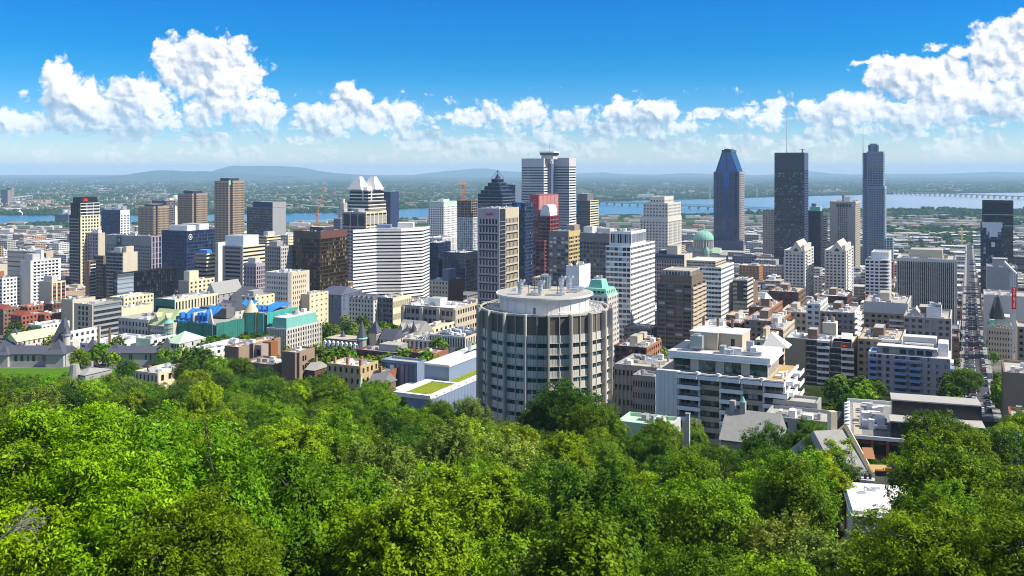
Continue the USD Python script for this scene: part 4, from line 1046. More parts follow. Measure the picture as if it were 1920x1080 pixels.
def striped_flats():
    B, w, d, h = site("striped_apartments", "brown apartment slab with white balcony bands on every floor", 1472, 1601, 1609, 642, 450, dmax=24, cat="apartments")
    fh = 2.9
    nf = int(h // fh) - 1
    e = -w + 9.5
    B.single("blank_end_wall", "tan_brown", lambda m: m.box(-w, 0, 0, e, 1, h))
    B.m("core", "brown_brick").box(-w, 1, 0, -.8, d, h - .4)
    B.m("roof", "white_roof").box(-w + .2, .8, h - .4, -.8, d - .3, h - .3)
    for i in range(5):
        s = e + i * (-e) / 4
        B.m("pier", "tan_brown").box(s - .25, .2, 0, min(s + .25, 0), 1, h - 1)
    for f in range(nf + 1):
        zb = h - 1.1 - f * fh
        for i in range(4):
            a, b = e + i * (-e) / 4, e + (i + 1) * (-e) / 4
            if f == 0 and i >= 2:
                continue
            recess = i in (0, 2)
            B.single("balcony_band", "white" if not recess else "pale_concrete", lambda m: m.box(a + (.1 if recess else -.1), (.2 if recess else -.9), zb, b + (-.1 if recess else .12 if i == 3 else -.1), 1.0, zb + 1.05))
            for k in range(3):
                o = MB(); o.box(a + .5 + k * (b - a) / 3.1, .8, zb - fh + 1.2, a + .5 + (k + .72) * (b - a) / 3.1, .99, zb - .1, NPR.random()); o.build(B.path, "window", "blind_glass", tinted=True)
            if recess:
                B.m("balcony_rail", "charcoal").box(a + .4, -.2, zb - .3, b - .4, -.1, zb + .75)
        B.m("side_wall", "yellow_brick").box(-.8, 1, zb - fh + 1.1, 0, d, zb + 1.1)
    B.single("penthouse", "off_white", lambda m: (m.box(-w * .32, .6, h - .4, -.6, d * .5, h - .3 + 0), m.box(-w * .32, .2, h - 3.8, -w * .31, d * .5, h + .6), m.box(-1.2, .2, h - 3.8, -.8, d * .5, h + .6)))
    B.m("penthouse_glass", "dark_glass").box(-w * .31, 1.6, h - 3, -1.2, 1.8, h - .5)
    B.single("red_awning", "red_sign", lambda m: m.add([(-w * .16, .9, h - 1.6), (-w * .08, .9, h - 1.6), (-w * .08, -.6, h - 2.2), (-w * .16, -.6, h - 2.2)], [[0, 1, 2, 3]]))
    penthouse(B, -w * .68, -w * .54, 3, 10, h - .4, h + 4.2, "brown_brick")
    penthouse(B, -w * .5, -w * .3, 12, 20, h - .4, h + 6.5, "sand", "white_roof", "lift_house")
    B.m("chimney", "tan_brown").cyl(-w * .46, 15, h + 6.6, h + 9, .9, n=10).cyl(-w * .36, 16, h + 6.6, h + 9, .9, n=10)
    B.m("sloped_skylight", "white").gable(-w * .22, 10, -w * .06, 16, h - .3, h + 2.2)
    clutter(B, -w + 2, -w * .3, 2, d - 2, h - .35, 18, 9)
    B.done(stuff=())


striped_flats()


def lavender_flats():
    B, w, d, h = site("lavender_apartments", "lilac grey apartment slab with bright blue balconies", 1627, 1782, 1793, 674, 415, dmax=22, cat="apartments")
    fh = 2.8
    nf = int(h // fh)
    B.m("wall", "lavender").box(-w, .5, 0, -.3, d, h - .2)
    cols = [(-w * .99, -w * .895, "b"), (-w * .87, -w * .80, "w"), (-w * .81 + .6, -w * .70, "w"), (-w * .66, -w * .53, "b"), (-w * .48, -w * .36, "b"), (-w * .315, -w * .25, "w"), (-w * .225, -w * .16, "w"), (-w * .13, -w * .07, "w"), (-w * .035, -w * .02, "s")]
    for j in range(11):
        s = -w + j * w / 10
        if j not in (1, 4, 5, 6):
            B.m("pier", "lavender").box(max(-w, s - 1.0), 0, 0, min(0, s + 1.0), .5, h)
    for f in range(nf):
        zb = h - (f + 1) * fh
        B.single("spandrel", "lavender", lambda m: m.box(-w, .03, zb, -.02, .5, zb + 1.15))
        for a, b, k in cols:
            n = 3 if k == "b" else 1 if k == "s" else 2
            for q in range(n):
                o = MB(); o.box(a + (b - a) * q / n, .3, zb + (1.15 if k != "b" else .2), a + (b - a) * (q + 1) / n - .15, .45, zb + 2.6, NPR.random() * (.8 if k == "b" else 1)); o.build(B.path, "window", "blind_glass", tinted=True)
            if k == "b":
                B.single("balcony", "balcony_blue", lambda m: (m.box(a - .2, -1.3, zb + .1, b + .2, -1.2, zb + 1.05), m.box(a - .2, -1.3, zb - .1, b + .2, .5, zb + .1)))
        B.single("side_balcony", "balcony_blue" if f % 2 else "white", lambda m: m.box(-.3, 3, zb, 1.2, 10, zb + 1))
        B.m("side_wall", "off_white").box(-.3, .5, zb, -.05, d, zb + 2.7)
    B.m("roof", "white_roof").box(-w + .3, .6, h - .2, -.3, d - .3, h)
    u0, u1 = -w * .88, -w * .16
    B.m("penthouse_wall", "lavender").box(u0, 2.5, h, u1, 9, h + 3.2)
    for k in range(6):
        o = MB(); o.box(u0 + 2 + k * (u1 - u0 - 3) / 6, 2.4, h + .4, u0 + 4.6 + k * (u1 - u0 - 3) / 6, 2.49, h + 2.4, NPR.random()); o.build(B.path, "window", "green_glass", tinted=True)
    B.m("penthouse_roof", "white_roof").box(u0 - .4, 1.8, h + 3.2, u1 + .4, 9.3, h + 3.5)
    penthouse(B, -w * .58, -w * .17, 9.5, 17, h, h + 7.0, "pale_concrete", "white_roof", "lift_house")
    penthouse(B, -w * .15, -1, 6, 18, h, h + 5.5, "white", "white_roof", "stair_house")
    B.m("roof_pipe", "white").tube([(-w * .85, 11, h + 4.4), (-w * .6, 10.5, h + 4.6)], .8, 8).tube([(-w * .56, 9, h + 4.2), (-w * .2, 9, h + 4.2)], .5, 8)
    B.single("blue_tarpaulin", "blue_tarp", lambda m: m.box(-w * .99, 5, h + .8, -w * .86, 11, h + 1.0))
    B.m("terrace", "white_roof").box(-w * .99, .6, h, -w * .89, 8, h + .8)
    B.done(stuff=())


lavender_flats()


def concrete_blocks():
    B = T("ribbed_block", "grey ribbed concrete block between the round tower and the white terraced flats", 1152, 1243, 1252, 690, 345, S("grey_concrete", nf=4, nc=12, sp=.62, pr=.3, dp=.35, glass="dark_glass", tp=2), S("grey_concrete", fh=4, cw=3), d=22, roof="tan_roof", clut=16, cat="office block"); B.done()
    B = T("ribbed_block", "low grey block with rows of dark narrow windows in threes, below the ribbed block", 1186, 1229, 1234, 706, 318, S("grey_concrete", fh=4.1, nc=9, sp=.5, pr=.5, glass="dark_glass", tp=2, split=1), S("grey_concrete", "blank"), d=8, clut=2, cat="office block"); B.done()
    B = T("brown_tower", "dark brown apartment tower with balconies and a glazed rooftop lounge", 1232, 1297, 1322, 533, 620, S("brown_stone", fh=2.9, nc=4, sp=.42, pr=.12, dp=.5, db=.2, glass="office_glass", gam=1.6, tp=1, band="brown_stone", pier="brown_stone", split=1), S("brown_stone", fh=2.9, nc=3, sp=.42, pr=.3, dp=.3, db=1.1, band="beige", glass="blind_glass", tp=1, split=1), clut=0, cat="apartment tower",
          stack=[(.08, .98, .05, .9, 518, S("brown_stone", "blank"), None), (.12, .92, .08, .8, 509, S("beige", nf=1, cw=2, sp=.15, pr=.3, glass="office_glass", tp=.9), None)])
    B.done()
    B = T("white_blank_block", "white windowless slab behind the disc roof of the round tower", 1061, 1086, 1107, 499, 640, S("off_white", "blank"), S("white", "blank"), ph=[(.3, .45, .2, .4, 3, "black_panel")], cat="building"); B.done()
    B = T("mansard_block", "pale block with a green copper mansard roof, right of the round tower", 1086, 1139, 1159, 556, 560, S("limestone", fh=3.3, cw=3.2, sp=.5, pr=.5), S("limestone", fh=3.3, cw=3.2, sp=.5, pr=.5), clut=0, cat="hotel")
    w, d, h = B.w, B.d, B.h
    B.m("mansard", "copper").loft([(-w, 0), (0, 0), (0, d), (-w, d)], h - .2, [(-w + 2, 2), (-2, 2), (-2, d - 2), (-w + 2, d - 2)], h + 4)
    B.m("upper_mansard", "copper").loft([(-w + 4, 5), (-5, 5), (-5, d - 3), (-w + 4, d - 3)], h + 4, [(-w + 5, 6), (-6, 6), (-6, d - 4), (-w + 5, d - 4)], h + 8.5)
    B.m("mansard_deck", "pale_copper").box(-w + 5, 6, h + 8.5, -6, d - 4, h + 8.7)
    for k in range(5):
        B.single("dormer", "black_panel", lambda m: m.box(-w + 3.5 + k * (w - 5) / 5, .9, h + .8, -w + 5 + k * (w - 5) / 5, 2.5, h + 2.8))
        B.single("dormer", "pale_copper", lambda m: m.box(-1.8, 2.6 + k * (d - 4) / 5, h + .8, -.4, 4 + k * (d - 4) / 5, h + 3))
    clutter(B, -w + 6, -7, 7, d - 5, h + 8.7, 5, 4)
    B.done()


concrete_blocks()


# ---- the tallest towers
def pointed_tower():
    Y = 1690
    B, w, d, h = site("pointed_tower", "tall dark granite tower with a pointed blue glass roof", 1338, 1386, 1399, 322, Y, d=44, cat="skyscraper")
    st = S("slate_blue", fh=3.9, cw=2.9, sp=.4, pr=.42, glass="black_glass", me=5, tp=4, wall2=None)
    st["wall"] = "granite"
    block(B, -w, 0, 0, d, 0, h, st, S("granite_pale", fh=3.9, cw=2.9, sp=.42, pr=.4, glass="black_glass", tp=4, me=2), "dark_roof")
    # chamfer strip of black glass at the near corner, podium
    B.m("corner_glass", "black_glass").loft([(-4, -.3), (.3, 4), (.3, 8.5), (-7.5, -.3)], 38, [(-4, -.3), (.3, 4), (.3, 8.5), (-7.5, -.3)], h - 1)
    ap = px_z(281, Y) - B.loc[2]
    zt = ap - 4
    prof0 = [(-w + 4, h), (-2.5, h), (-w * .33, zt), (-w * .66, zt)]
    v = [(x, y, z) for y in (1.0, d - 1) for x, z in prof0]
    B.m("glass_roof", "roof_glass").add(v, [[0, 1, 2, 3], [4, 7, 6, 5], [1, 5, 6, 2], [0, 3, 7, 4], [3, 2, 6, 7]], tint=.3)
    for y in (.4, d * .35, d * .7):
        for (xa, za), (xb, zb) in ((prof0[1], prof0[2]), (prof0[0], prof0[3])):
            B.m("roof_rib", "dark_copper").tube([(xa, y, za), (xb, y, zb), (xb, y, zb + 1)], 1.0, 4)
    B.m("roof_rib", "dark_copper").box(-w * .5 - .7, .2, h - 2, -w * .5 + .7, .9, zt)
    B.m("ridge_cap", "black_panel").box(-w * .68, .5, zt, -w * .31, d - .5, ap).box(-w * .6, 3, ap, -w * .4, d - 4, ap + 2)
    B.m("notch", "roof_glass").box(-w * .5 - 5, -.35, h - 26, -w * .5 + 5, -.07, h + 1).box(-w * .5 - .8, -.3, 20, -w * .5 + .8, -.08, h - 26)
    pod = px_z(451, Y) - B.loc[2]
    block(B, -w - 6, 9, -8, -.7, 0, pod, S("granite", fh=4.5, cw=3, sp=.4, pr=.4, tp=2, glass="navy_glass"), S("granite_pale", fh=4.5, cw=3, sp=.4, pr=.4, tp=2), "grey_roof")
    B.done()


pointed_tower()

B = T("slab_tower", "tall black slab tower with one thin mast on its roof", 1452, 1508, 1517.5, 286, 1354, S("charcoal", fh=3.65, nc=18, sp=.38, pr=.1, glass="slab_glass", gam=1.6, tp=25, me=.8, rowvar=.15, dp=.2), S("granite", fh=3.65, cw=3, sp=.5, pr=.25, tp=25, glass="black_glass"), d=38, clut=0, cat="skyscraper")
h, w = B.h, B.w
for k in range(int(w / 1.5)):
    B.m("crown_fin", "granite").box(-w + .4 + k * 1.5, -.16, h - 23.5, -w + .7 + k * 1.5, -.07, h - 1)
for zz in (h - 27, h - 64, h - 100):
    B.m("plant_floor", "black_panel").box(-w, -.3, zz, 0, -.06, zz + 2.6)
zz = px_z(200, 1354) - B.loc[2]
B.m("mast", "aluminium").cyl(-w * .64, 14, h - 1, h + 20, .8, .5, n=6).cyl(-w * .64, 14, h + 20, zz, .5, .25, n=6)
B.m("roof_hoist", "grey_concrete").box(-4, 2, h, -2, 4, h + 5).box(-7, 2.5, h + 4.4, 1, 3.5, h + 5.2)
B.done()
gb = S("granite_blue", fh=3.75, nc=6, sp=.42, pr=.34, glass="black_glass", pane_cols=2, tp=4, me=2)
B = T("blue_tower", "tallest blue grey stepped tower with a needle beside its crown", 1626, 1659, 1666.5, 350, 1567, gb, {**gb, "wall": "aqua_stone", "band": "aqua_stone", "pier": "aqua_stone", "nc": 5}, d=34, clut=0, cat="skyscraper",
      stack=[(-.02, .93, .0, .9, 284, {**gb, "me": 1}, {**gb, "nc": 5, "wall": "aqua_stone", "band": "aqua_stone", "pier": "aqua_stone"}), (.04, .60, .1, .7, 271, S("granite_blue", nf=1, cw=5, sp=.2, pr=.5, tp=2), None)])
h, w = B.h, B.w
B.m("curved_flank", "granite").cyl(-w - 1, 12, 0, px_z(286, 1567) - B.loc[2], 7.5, n=20)
for k in range(40):
    B.m("flank_band", "granite_blue").cyl(-w - 1, 12, 4 + k * 3.75, 5.4 + k * 3.75, 7.6, n=20)
z1, z2 = px_z(300, 1567) - B.loc[2], px_z(230, 1567) - B.loc[2]
B.m("needle", "aluminium").cyl(-w - 7, 6, z1 - 30, z1 + 15, .8, .5, n=6).cyl(-w - 7, 6, z1 + 15, z2, .5, .2, n=6)
B.m("crown_pod", "granite_blue").cyl(-w * .66, 8, px_z(284, 1567) - B.loc[2], px_z(269, 1567) - B.loc[2], 6, n=8)
block(B, 2, 12, 4, 24, 0, px_z(446, 1567) - B.loc[2], S("aqua_stone", fh=4, cw=4, sp=.4, pr=.4), None)
B.done()
def cross_tower():
    Y = 1430
    st = S("alu_band", fh=3.95, cw=60, sp=.52, pr=0, glass="dark_glass", tp=13, db=.05, split=1)
    sd = {**st, "wall": "pale_concrete", "band": "off_white", "me": .8}
    B, w, d, h = site("cross_tower", "tall silver banded tower with a cross shaped plan and a rooftop pavilion", 978, 1019.5, 1034.5, 297, Y, cat="skyscraper")
    block(B, -w, 0, 0, d, 0, h, st, sd, "gravel_roof")
    B.m("bay_joint", "grey_concrete").box(-w * .66 - .3, -.2, 0, -w * .66 + .3, -.06, h)
    # right-hand arm
    x2, w2, d2, z2 = fit(1038, 1067, 1080, 297.5, Y + 14)
    dx, dy = x2 - B.loc[0], 14.0
    u, v = dx * EU[0] + dy * EU[1], dx * EV[0] + dy * EV[1]
    block(B, u - w2, u, v, v + d2, 0, h + 1, st, sd, "gravel_roof")
    B.m("link_wall", "steel_blue").box(-2, d * .5, 0, u - w2 + 2, d * .5 + 30, h - 8)
    zp = px_z(284, Y) - B.loc[2]
    B.m("pavilion", "pale_concrete").box(-w * .22, d * .3, h - 1, -w * .22 + 19, d * .3 + 18, h + 5)
    B.m("pavilion_glass", "dark_glass").box(-w * .22 - 1.5, d * .3 - 1.5, h + 5, -w * .22 + 20.5, d * .3 + 19.5, zp - 2)
    B.m("pavilion_roof", "off_white").box(-w * .22 - 2, d * .3 - 2, zp - 2, -w * .22 + 21, d * .3 + 20, zp)
    B.m("mast", "aluminium").cyl(-w * .22 + 10, d * .3 + 9, zp, px_z(265, Y) - B.loc[2], .6, .3, n=6).box(-w * .22 + 8, d * .3 + 8.6, zp + 7, -w * .22 + 12, d * .3 + 9.2, zp + 7.5)
    B.done()


cross_tower()


def zigzag_tower():
    Y = 850
    pts = [(662, 845), (706, 864), (752, 866), (792, 880)]
    xy = [(px_x(c, y), y) for c, y in pts]
    loc = (xy[0][0], xy[0][1], ground(900) - 2)
    top = px_z(431, 850) - loc[2]
    B = Bld("banded_tower", "broad white tower with black window bands and a zigzag front", "office tower", loc, rot=0)
    p = [np.array(a) - xy[0] for a in xy]
    back = [p[3] + (4, 30), p[0] + (14, 44)]
    B.m("core", "charcoal").prism([tuple(a + (0.0, .6)) for a in p] + [tuple(b) for b in back], 0, top - .8)
    st = S("white", fh=2.95, cw=60, sp=.56, pr=0, glass="black_glass", tp=2.4, split=1)
    poly = p + [back[0]]
    for a, b in zip(poly[:-1], poly[1:]):
        t = (b - a) / np.linalg.norm(b - a)
        facade(B, a, t, (t[1], -t[0]), np.linalg.norm(b - a), 0, top, st)
    B.m("roof", "gravel_roof").prism([tuple(a + (0.2, 1)) for a in p] + [tuple(b) for b in back], top - .8, top - .4)
    B.m("roof_edge", "white").tube([(*a, top + .1) for a in p], .25, 4)
    B.m("mechanical_penthouse", "silver_blue").box(p[1][0] - 1, p[1][1] + 6, top - .4, p[1][0] + 12, p[1][1] + 16, top + 3.4)
    B.m("mechanical_penthouse", "white").box(p[2][0] - 4, p[2][1] + 8, top - .4, p[2][0] + 10, p[2][1] + 20, top + 5)
    B.single("blue_tarpaulin", "blue_tarp", lambda m: m.box(p[1][0] + 8, p[1][1] + 2, top - .3, p[1][0] + 13, p[1][1] + 4, top + .8))
    B.done()


zigzag_tower()


def twin_peaks():
    Y = 1250
    st = S("rose_grey", fh=4.4, cw=50, sp=.3, pr=0, band="white", glass="bronze_glass", tp=1.5)
    B, w, d, h = site("peaked_tower", "office tower crowned by two white peaks with a deep notch between them", 655, 690, 720, 357, Y, cat="office tower")
    block(B, -w, 0, 0, d, 0, h, st, st, "white_roof")
    B.m("corner_notch", "white").loft([(-7.5, -.6), (.6, 7.5), (-3, 3)][:3], h - 34, [(-9, -.7), (.7, 9), (-4, 4)], h)
    zp = px_z(333, Y) - B.loc[2]
    B.m("crown_base", "white").loft([(-w + 1.5, 1.5), (-1.5, 1.5), (-1.5, d - 1.5), (-w + 1.5, d - 1.5)], h - .5, [(-w + 4, 4), (-4, 4), (-4, d - 4), (-w + 4, d - 4)], h + 5)
    c1, c2 = (-w * .68, d * .22), (-w * .26, d * .62)
    for k, (cu, cv) in enumerate((c1, c2)):
        a, t = 10.5, 3.3
        B.single("peak", "white", lambda m: m.loft([(cu - a, cv - a), (cu + a, cv - a), (cu + a, cv + a), (cu - a, cv + a)], h + 1, [(cu - t, cv - t), (cu + t, cv - t), (cu + t, cv + t), (cu - t, cv + t)], zp + 1))
    m = MB()
    for dx in (-1.6, 1.0):
        B.m("peak_vent", "charcoal").box(c1[0] + dx - .3, c1[1] - 5.2, zp - 8.2, c1[0] + dx + .9, c1[1] - 4.2, zp - 7)
    z2 = px_z(377, Y) - B.loc[2]
    block(B, -w - 2, 2, -2, d + 2, 0, z2, st, st, "grey_roof")
    B.done()


twin_peaks()


def stepped_glass():
    Y = 1200
    st = S("navy_panel", fh=3.9, cw=2.6, sp=.3, pr=.06, glass="black_glass", tp=1.2, band="steel_blue")
    B = T("stepped_tower", "dark glass stepped tower ending in an open lattice pyramid", 896, 942, 966, 364, Y, st, st, clut=0, cat="office tower",
          stack=[(.09, .93, .05, .92, 357, st, None), (.19, .85, .14, .84, 349.5, st, None), (.29, .76, .22, .76, 343, st, None), (.39, .68, .3, .7, 336, st, None)])
    w, d = B.w, B.d
    z0, z1 = px_z(336, Y) - B.loc[2], px_z(319, Y) - B.loc[2]
    u0, u1, v0, v1 = -w * .63, -w * .30, d * .28, d * .72
    ap = ((u0 + u1) / 2, (v0 + v1) / 2, z1)
    cs = [(u0, v0, z0), (u1, v0, z0), (u1, v1, z0), (u0, v1, z0)]
    for i in range(4):
        B.m("lattice", "steel_blue").tube([cs[i], ap], .28, 4).tube([cs[i], cs[(i + 1) % 4]], .25, 4)
        mid = tuple((a + b) / 2 for a, b in zip(cs[i], cs[(i + 1) % 4]))
        B.m("lattice", "steel_blue").tube([mid, ap], .18, 4)
        B.m("pyramid_glass", "navy_glass").add([tuple(c * .5 + a * .5 if k < 2 else (c + a) / 2 for k, (c, a) in enumerate(zip(q, (ap[0], ap[1], z0)))) [:2] + (z0,) for q in (cs[i], cs[(i + 1) % 4])] + [(ap[0], ap[1], z0 + (z1 - z0) * .6)], None, [[0, 1, 2]])
    B.m("finial", "silver").cyl(ap[0], ap[1], z1 - .5, z1 + 2, .3, n=5)
    B.done()


stepped_glass()


def red_tower():
    Y = 1050
    B, w, d, h = site("red_granite_tower", "tall red granite slab tower with a bright red square sign, stepping down in front", 993, 1010, 1047, 366, Y, cat="office tower")
    B.m("wall", "pink_granite").box(-w, 0, 0, 0, d, h - .5)
    for i in range(5):
        B.single("granite_panel", "rose_panel", lambda m: m.box(.0, d * (.02 + .196 * i), h - 21, .25, d * (.19 + .196 * i), h - .6))
    B.m("parapet", "pink_granite").box(-w - .3, -.3, h - .6, .35, d + .3, h + .4)
    B.m("sign_square", "red_sign").box(-w * .78, -.5, h - 11.8, -w * .12, -.06, h - 2.0)
    lettering(B, "S", "rose_panel", -w * .62, h - 9.6, 5.2, v=-.5)
    nf = 26
    fz = (h - 24) / nf
    for i in range(nf):
        B.single("red_beam", "red_frame", lambda m: m.box(-w + .6, -.5, 3 + i * fz, -.6, -.05, 3 + i * fz + fz * .42))
        m = MB(); m.box(-w + .8, -.2, 3 + i * fz + fz * .42, -.8, -.06, 3 + (i + 1) * fz, NPR.random()); m.build(B.path, "window", "blind_glass", tinted=True)
    for u in (-w + .6, -w * .66, -w * .36, -1.2):
        B.m("red_column", "red_frame").box(u, -.6, 2, u + .7, -.08, h - 21)
    # lower block in front of the lit side
    h2 = px_z(404, Y) - B.loc[2]
    st = S("pink_granite", fh=3.9, cw=5, sp=.3, pr=.08, glass="dark_glass", tp=1.5, band="pink_granite")
    block(B, .4, 15, -3, 21, 0, h2, st, S("red_frame", nf=22, nc=3, sp=.3, pr=.15, glass="dark_glass", tp=1), "grey_roof")
    # vaulted white roof
    zv = px_z(384, Y) - B.loc[2]
    prof = [(2, h2), (2.6, h2 + 4), (4.5, zv - 1.2), (7, zv), (10.5, zv), (12.4, zv - 1.5), (13.6, h2 + 4), (14, h2)]
    v = [(u, y, z) for y in (-1, 19) for u, z in prof]
    n = len(prof)
    B.single("vaulted_roof", "white", lambda m: m.add(v, [[i, i + 1, n + i + 1, n + i] for i in range(n - 1)] + [[0, 3, 4, 7], [0, 1, 2, 3], [4, 5, 6, 7], [n + 4, n + 5, n + 6, n + 7], [n, n + 1, n + 2, n + 3], [n, n + 3, n + 4, n + 7]]))
    h3 = px_z(449, Y) - B.loc[2]
    block(B, .3, 11, -9, -3.1, 0, h3, {**st, "glass": "blind_glass", "band": "red_frame"}, st, "dark_roof")
    B.done()


red_tower()

wl = S("limestone", fh=4.0, cw=4.2, sp=.5, pr=.55, glass="dark_glass", tp=2.5)
B = T("stepped_stone_tower", "massive white stone tower rising in set back tiers, left of the green dome", 1200, 1252, 1285, 408, 1300, {**wl, "tp": 6}, {**wl, "tp": 6}, clut=0, cat="office tower",
      stack=[(.11, .99, .02, .97, 381, wl, None), (.28, .80, .15, .8, 369, {**wl, "nf": 1, "tp": 5}, None)])
w, d, h = B.w, B.d, B.h
for i in range(4):
    B.m("giant_column", "limestone").box(-w + w * (.34 + .1 * i), -.5, h - 36, -w + w * (.36 + .1 * i), -.06, h - 8)
for i in range(9):
    B.m("giant_column", "limestone").box(.06, d * (.1 + .09 * i), h - 36, .5, d * (.125 + .09 * i), h - 8)
for zz in (h - 6, h - 38, 22):
    B.m("cornice", "limestone").box(-w - .5, -.7, zz, .7, d + .3, zz + 1)
block(B, -w - 10, 4, -8, -.1, 0, 26, {**wl, "tp": 3}, wl, "grey_roof")
for k in range(4):
    B.m("flagpole", "aluminium").cyl(-w * .5 + 4 * k, d * .4, px_z(369, 1300) - B.loc[2], px_z(357, 1300) - B.loc[2], .18, n=5)
B.done()


def gable_condo(label, xl, xc, xr, yt, Y):
    st = S("limestone", fh=3.1, nc=5, sp=.45, pr=.4, glass="dark_glass", tp=1.5, me=1)
    sd = S("limestone", fh=3.1, nc=3, sp=.45, pr=.45, glass="black_glass", tp=1.5)
    B = T("gabled_tower", label, xl, xc, xr, yt, Y, st, sd, clut=0, cat="apartment tower")
    w, d, h = B.w, B.d, B.h
    zg = h + 8.5
    uc, a = -w * .42, w * .26
    B.m("gable", "limestone").add([(uc - a, -.5, h - 3), (uc + a, -.5, h - 3), (uc + a, -.5, h + 1.5), (uc, -.5, zg), (uc - a, -.5, h + 1.5), (uc - a, 6, h - 3), (uc + a, 6, h - 3), (uc + a, 6, h + 1.5), (uc, 6, zg), (uc - a, 6, h + 1.5)],
                                  [[0, 1, 2, 4], [5, 6, 7, 9], [1, 6, 7, 2], [0, 5, 9, 4]], [[4, 2, 3], [9, 7, 8]])
    B.m("gable_roof", "sand").add([(uc + a + .6, -.3, h + 1.1), (uc, -.3, zg + .3), (uc, d * .8, zg + .3), (uc + a + .6, d * .8, h + 1.1), (uc - a - .6, -.3, h + 1.1), (uc - a - .6, d * .8, h + 1.1)], [[0, 1, 2, 3], [4, 1, 2, 5]])
    B.m("attic", "off_white").box(uc - a, .2, h - .5, uc + a, d * .8, h + 1.4)
    B.m("attic_room", "pale_concrete").box(uc + a, 3, h - .5, -1, d * .8, h + 5)
    B.m("fan_window", "dark_glass").box(uc - 2.2, -.62, h - 1, uc + 2.2, -.52, h + .8).box(uc - 1.2, -.62, h + .8, uc + 1.2, -.52, h + 2)
    for k in range(int(h // 3.1) - 2):
        B.single("side_balcony", "off_white", lambda m: m.box(.06, d * .2, 4 + k * 3.1, 1.3, d * .55, 5.0 + k * 3.1))
    clutter(B, uc, -2, 4, d - 3, h + 1.4, 4, 1)
    B.done()


gable_condo("pale stone apartment tower with a gabled top, nearer the black slab tower", 1470, 1509, 1526, 470, 950)
gable_condo("matching gabled stone apartment tower in front of the brown gridded hotel", 1546, 1586, 1601, 470, 950)


def rounded_flats():
    B = T("curved_apartments", "pale apartment block with a rounded corner of curved balconies", 1622, 1666, 1681, 488, 850, S("off_white", fh=3.1, cw=4, sp=.4, pr=.3, band="white", glass="dark_glass", db=.2), S("off_white", fh=3.1, cw=3.4, sp=.45, pr=.4), clut=0, cat="apartments",
          stack=[(.25, 1, .1, .95, 474, S("off_white", "blank"), None)], dmax=36)
    for k in range(int(B.h // 3.1)):
        B.single("curved_balcony", "white", lambda m: m.cyl(-3.2, 3.0, 3.1 * k + .3, 3.1 * k + 1.4, 4.4, n=20))
    B.m("corner_drum", "dark_glass").cyl(-3.2, 3.0, 0, B.h - .5, 3.8, n=20)
    B.m("corner_cap", "off_white").cyl(-3.2, 3, B.h - .5, B.h + .6, 4.5, n=20)
    B.done()


rounded_flats()


def domed_church():
    Y = 1480
    x = px_x(1319, Y)
    z0 = ground(Y) - 2
    B = Bld("domed_cathedral", "cathedral with a large green copper dome and a small one beside it", "cathedral", (x, Y, z0))
    r = 19 * Y / F
    zb, zs, za = px_z(463, Y) - z0, px_z(449, Y) - z0, px_z(432, Y) - z0
    B.m("wall", "grey_stone").box(-26, -10, 0, 26, 50, zb - 8).box(-14, 8, 0, 14, 36, zb - 3)
    B.m("transept_roof", "pale_copper").gable(-26, -2, 26, 14, zb - 8, zb - 1, "x").gable(-9, -10, 9, 50, zb - 8, zb - 1, "y")
    B.m("drum", "grey_stone").cyl(0, 0, zb - 6, zs, r * .93, n=32)
    for k in range(24):
        a = k * math.pi / 12
        B.m("drum_column", "limestone").cyl(r * .97 * math.cos(a), r * .97 * math.sin(a), zb - 1, zs - .5, .5, n=6)
    prev = (r, zs)
    for k in range(1, 9):
        t = k / 8 * math.pi / 2
        cur = (max(r * math.cos(t), 1.6), zs + (za - zs) * math.sin(t))
        B.m("dome", "copper").cyl(0, 0, prev[1], cur[1], prev[0], cur[0], n=36)
        prev = cur
    for k in range(18):
        a = k * math.pi / 9
        B.m("dome_rib", "pale_copper").tube([(r * math.cos(t) * math.cos(a), r * math.cos(t) * math.sin(a), zs + .1 + (za - zs) * math.sin(t)) for t in np.linspace(0, 1.45, 7)], .28, 4)
    B.m("lantern", "copper").cyl(0, 0, za - .5, za + 5.5, 1.7, n=10).cyl(0, 0, za + 5.5, za + 9, 2.0, .2, n=10)
    B.m("small_dome", "copper").cyl(9, -16, zb - 9, zb - 4, 4.2, n=14).cyl(9, -16, zb - 4, zb - .8, 4.2, 2.8, n=14).cyl(9, -16, zb - .8, zb + 1.5, 2.8, .6, n=14)
    B.m("small_drum", "grey_stone").cyl(9, -16, zb - 22, zb - 9, 4.0, n=14)
    B.done()


domed_church()


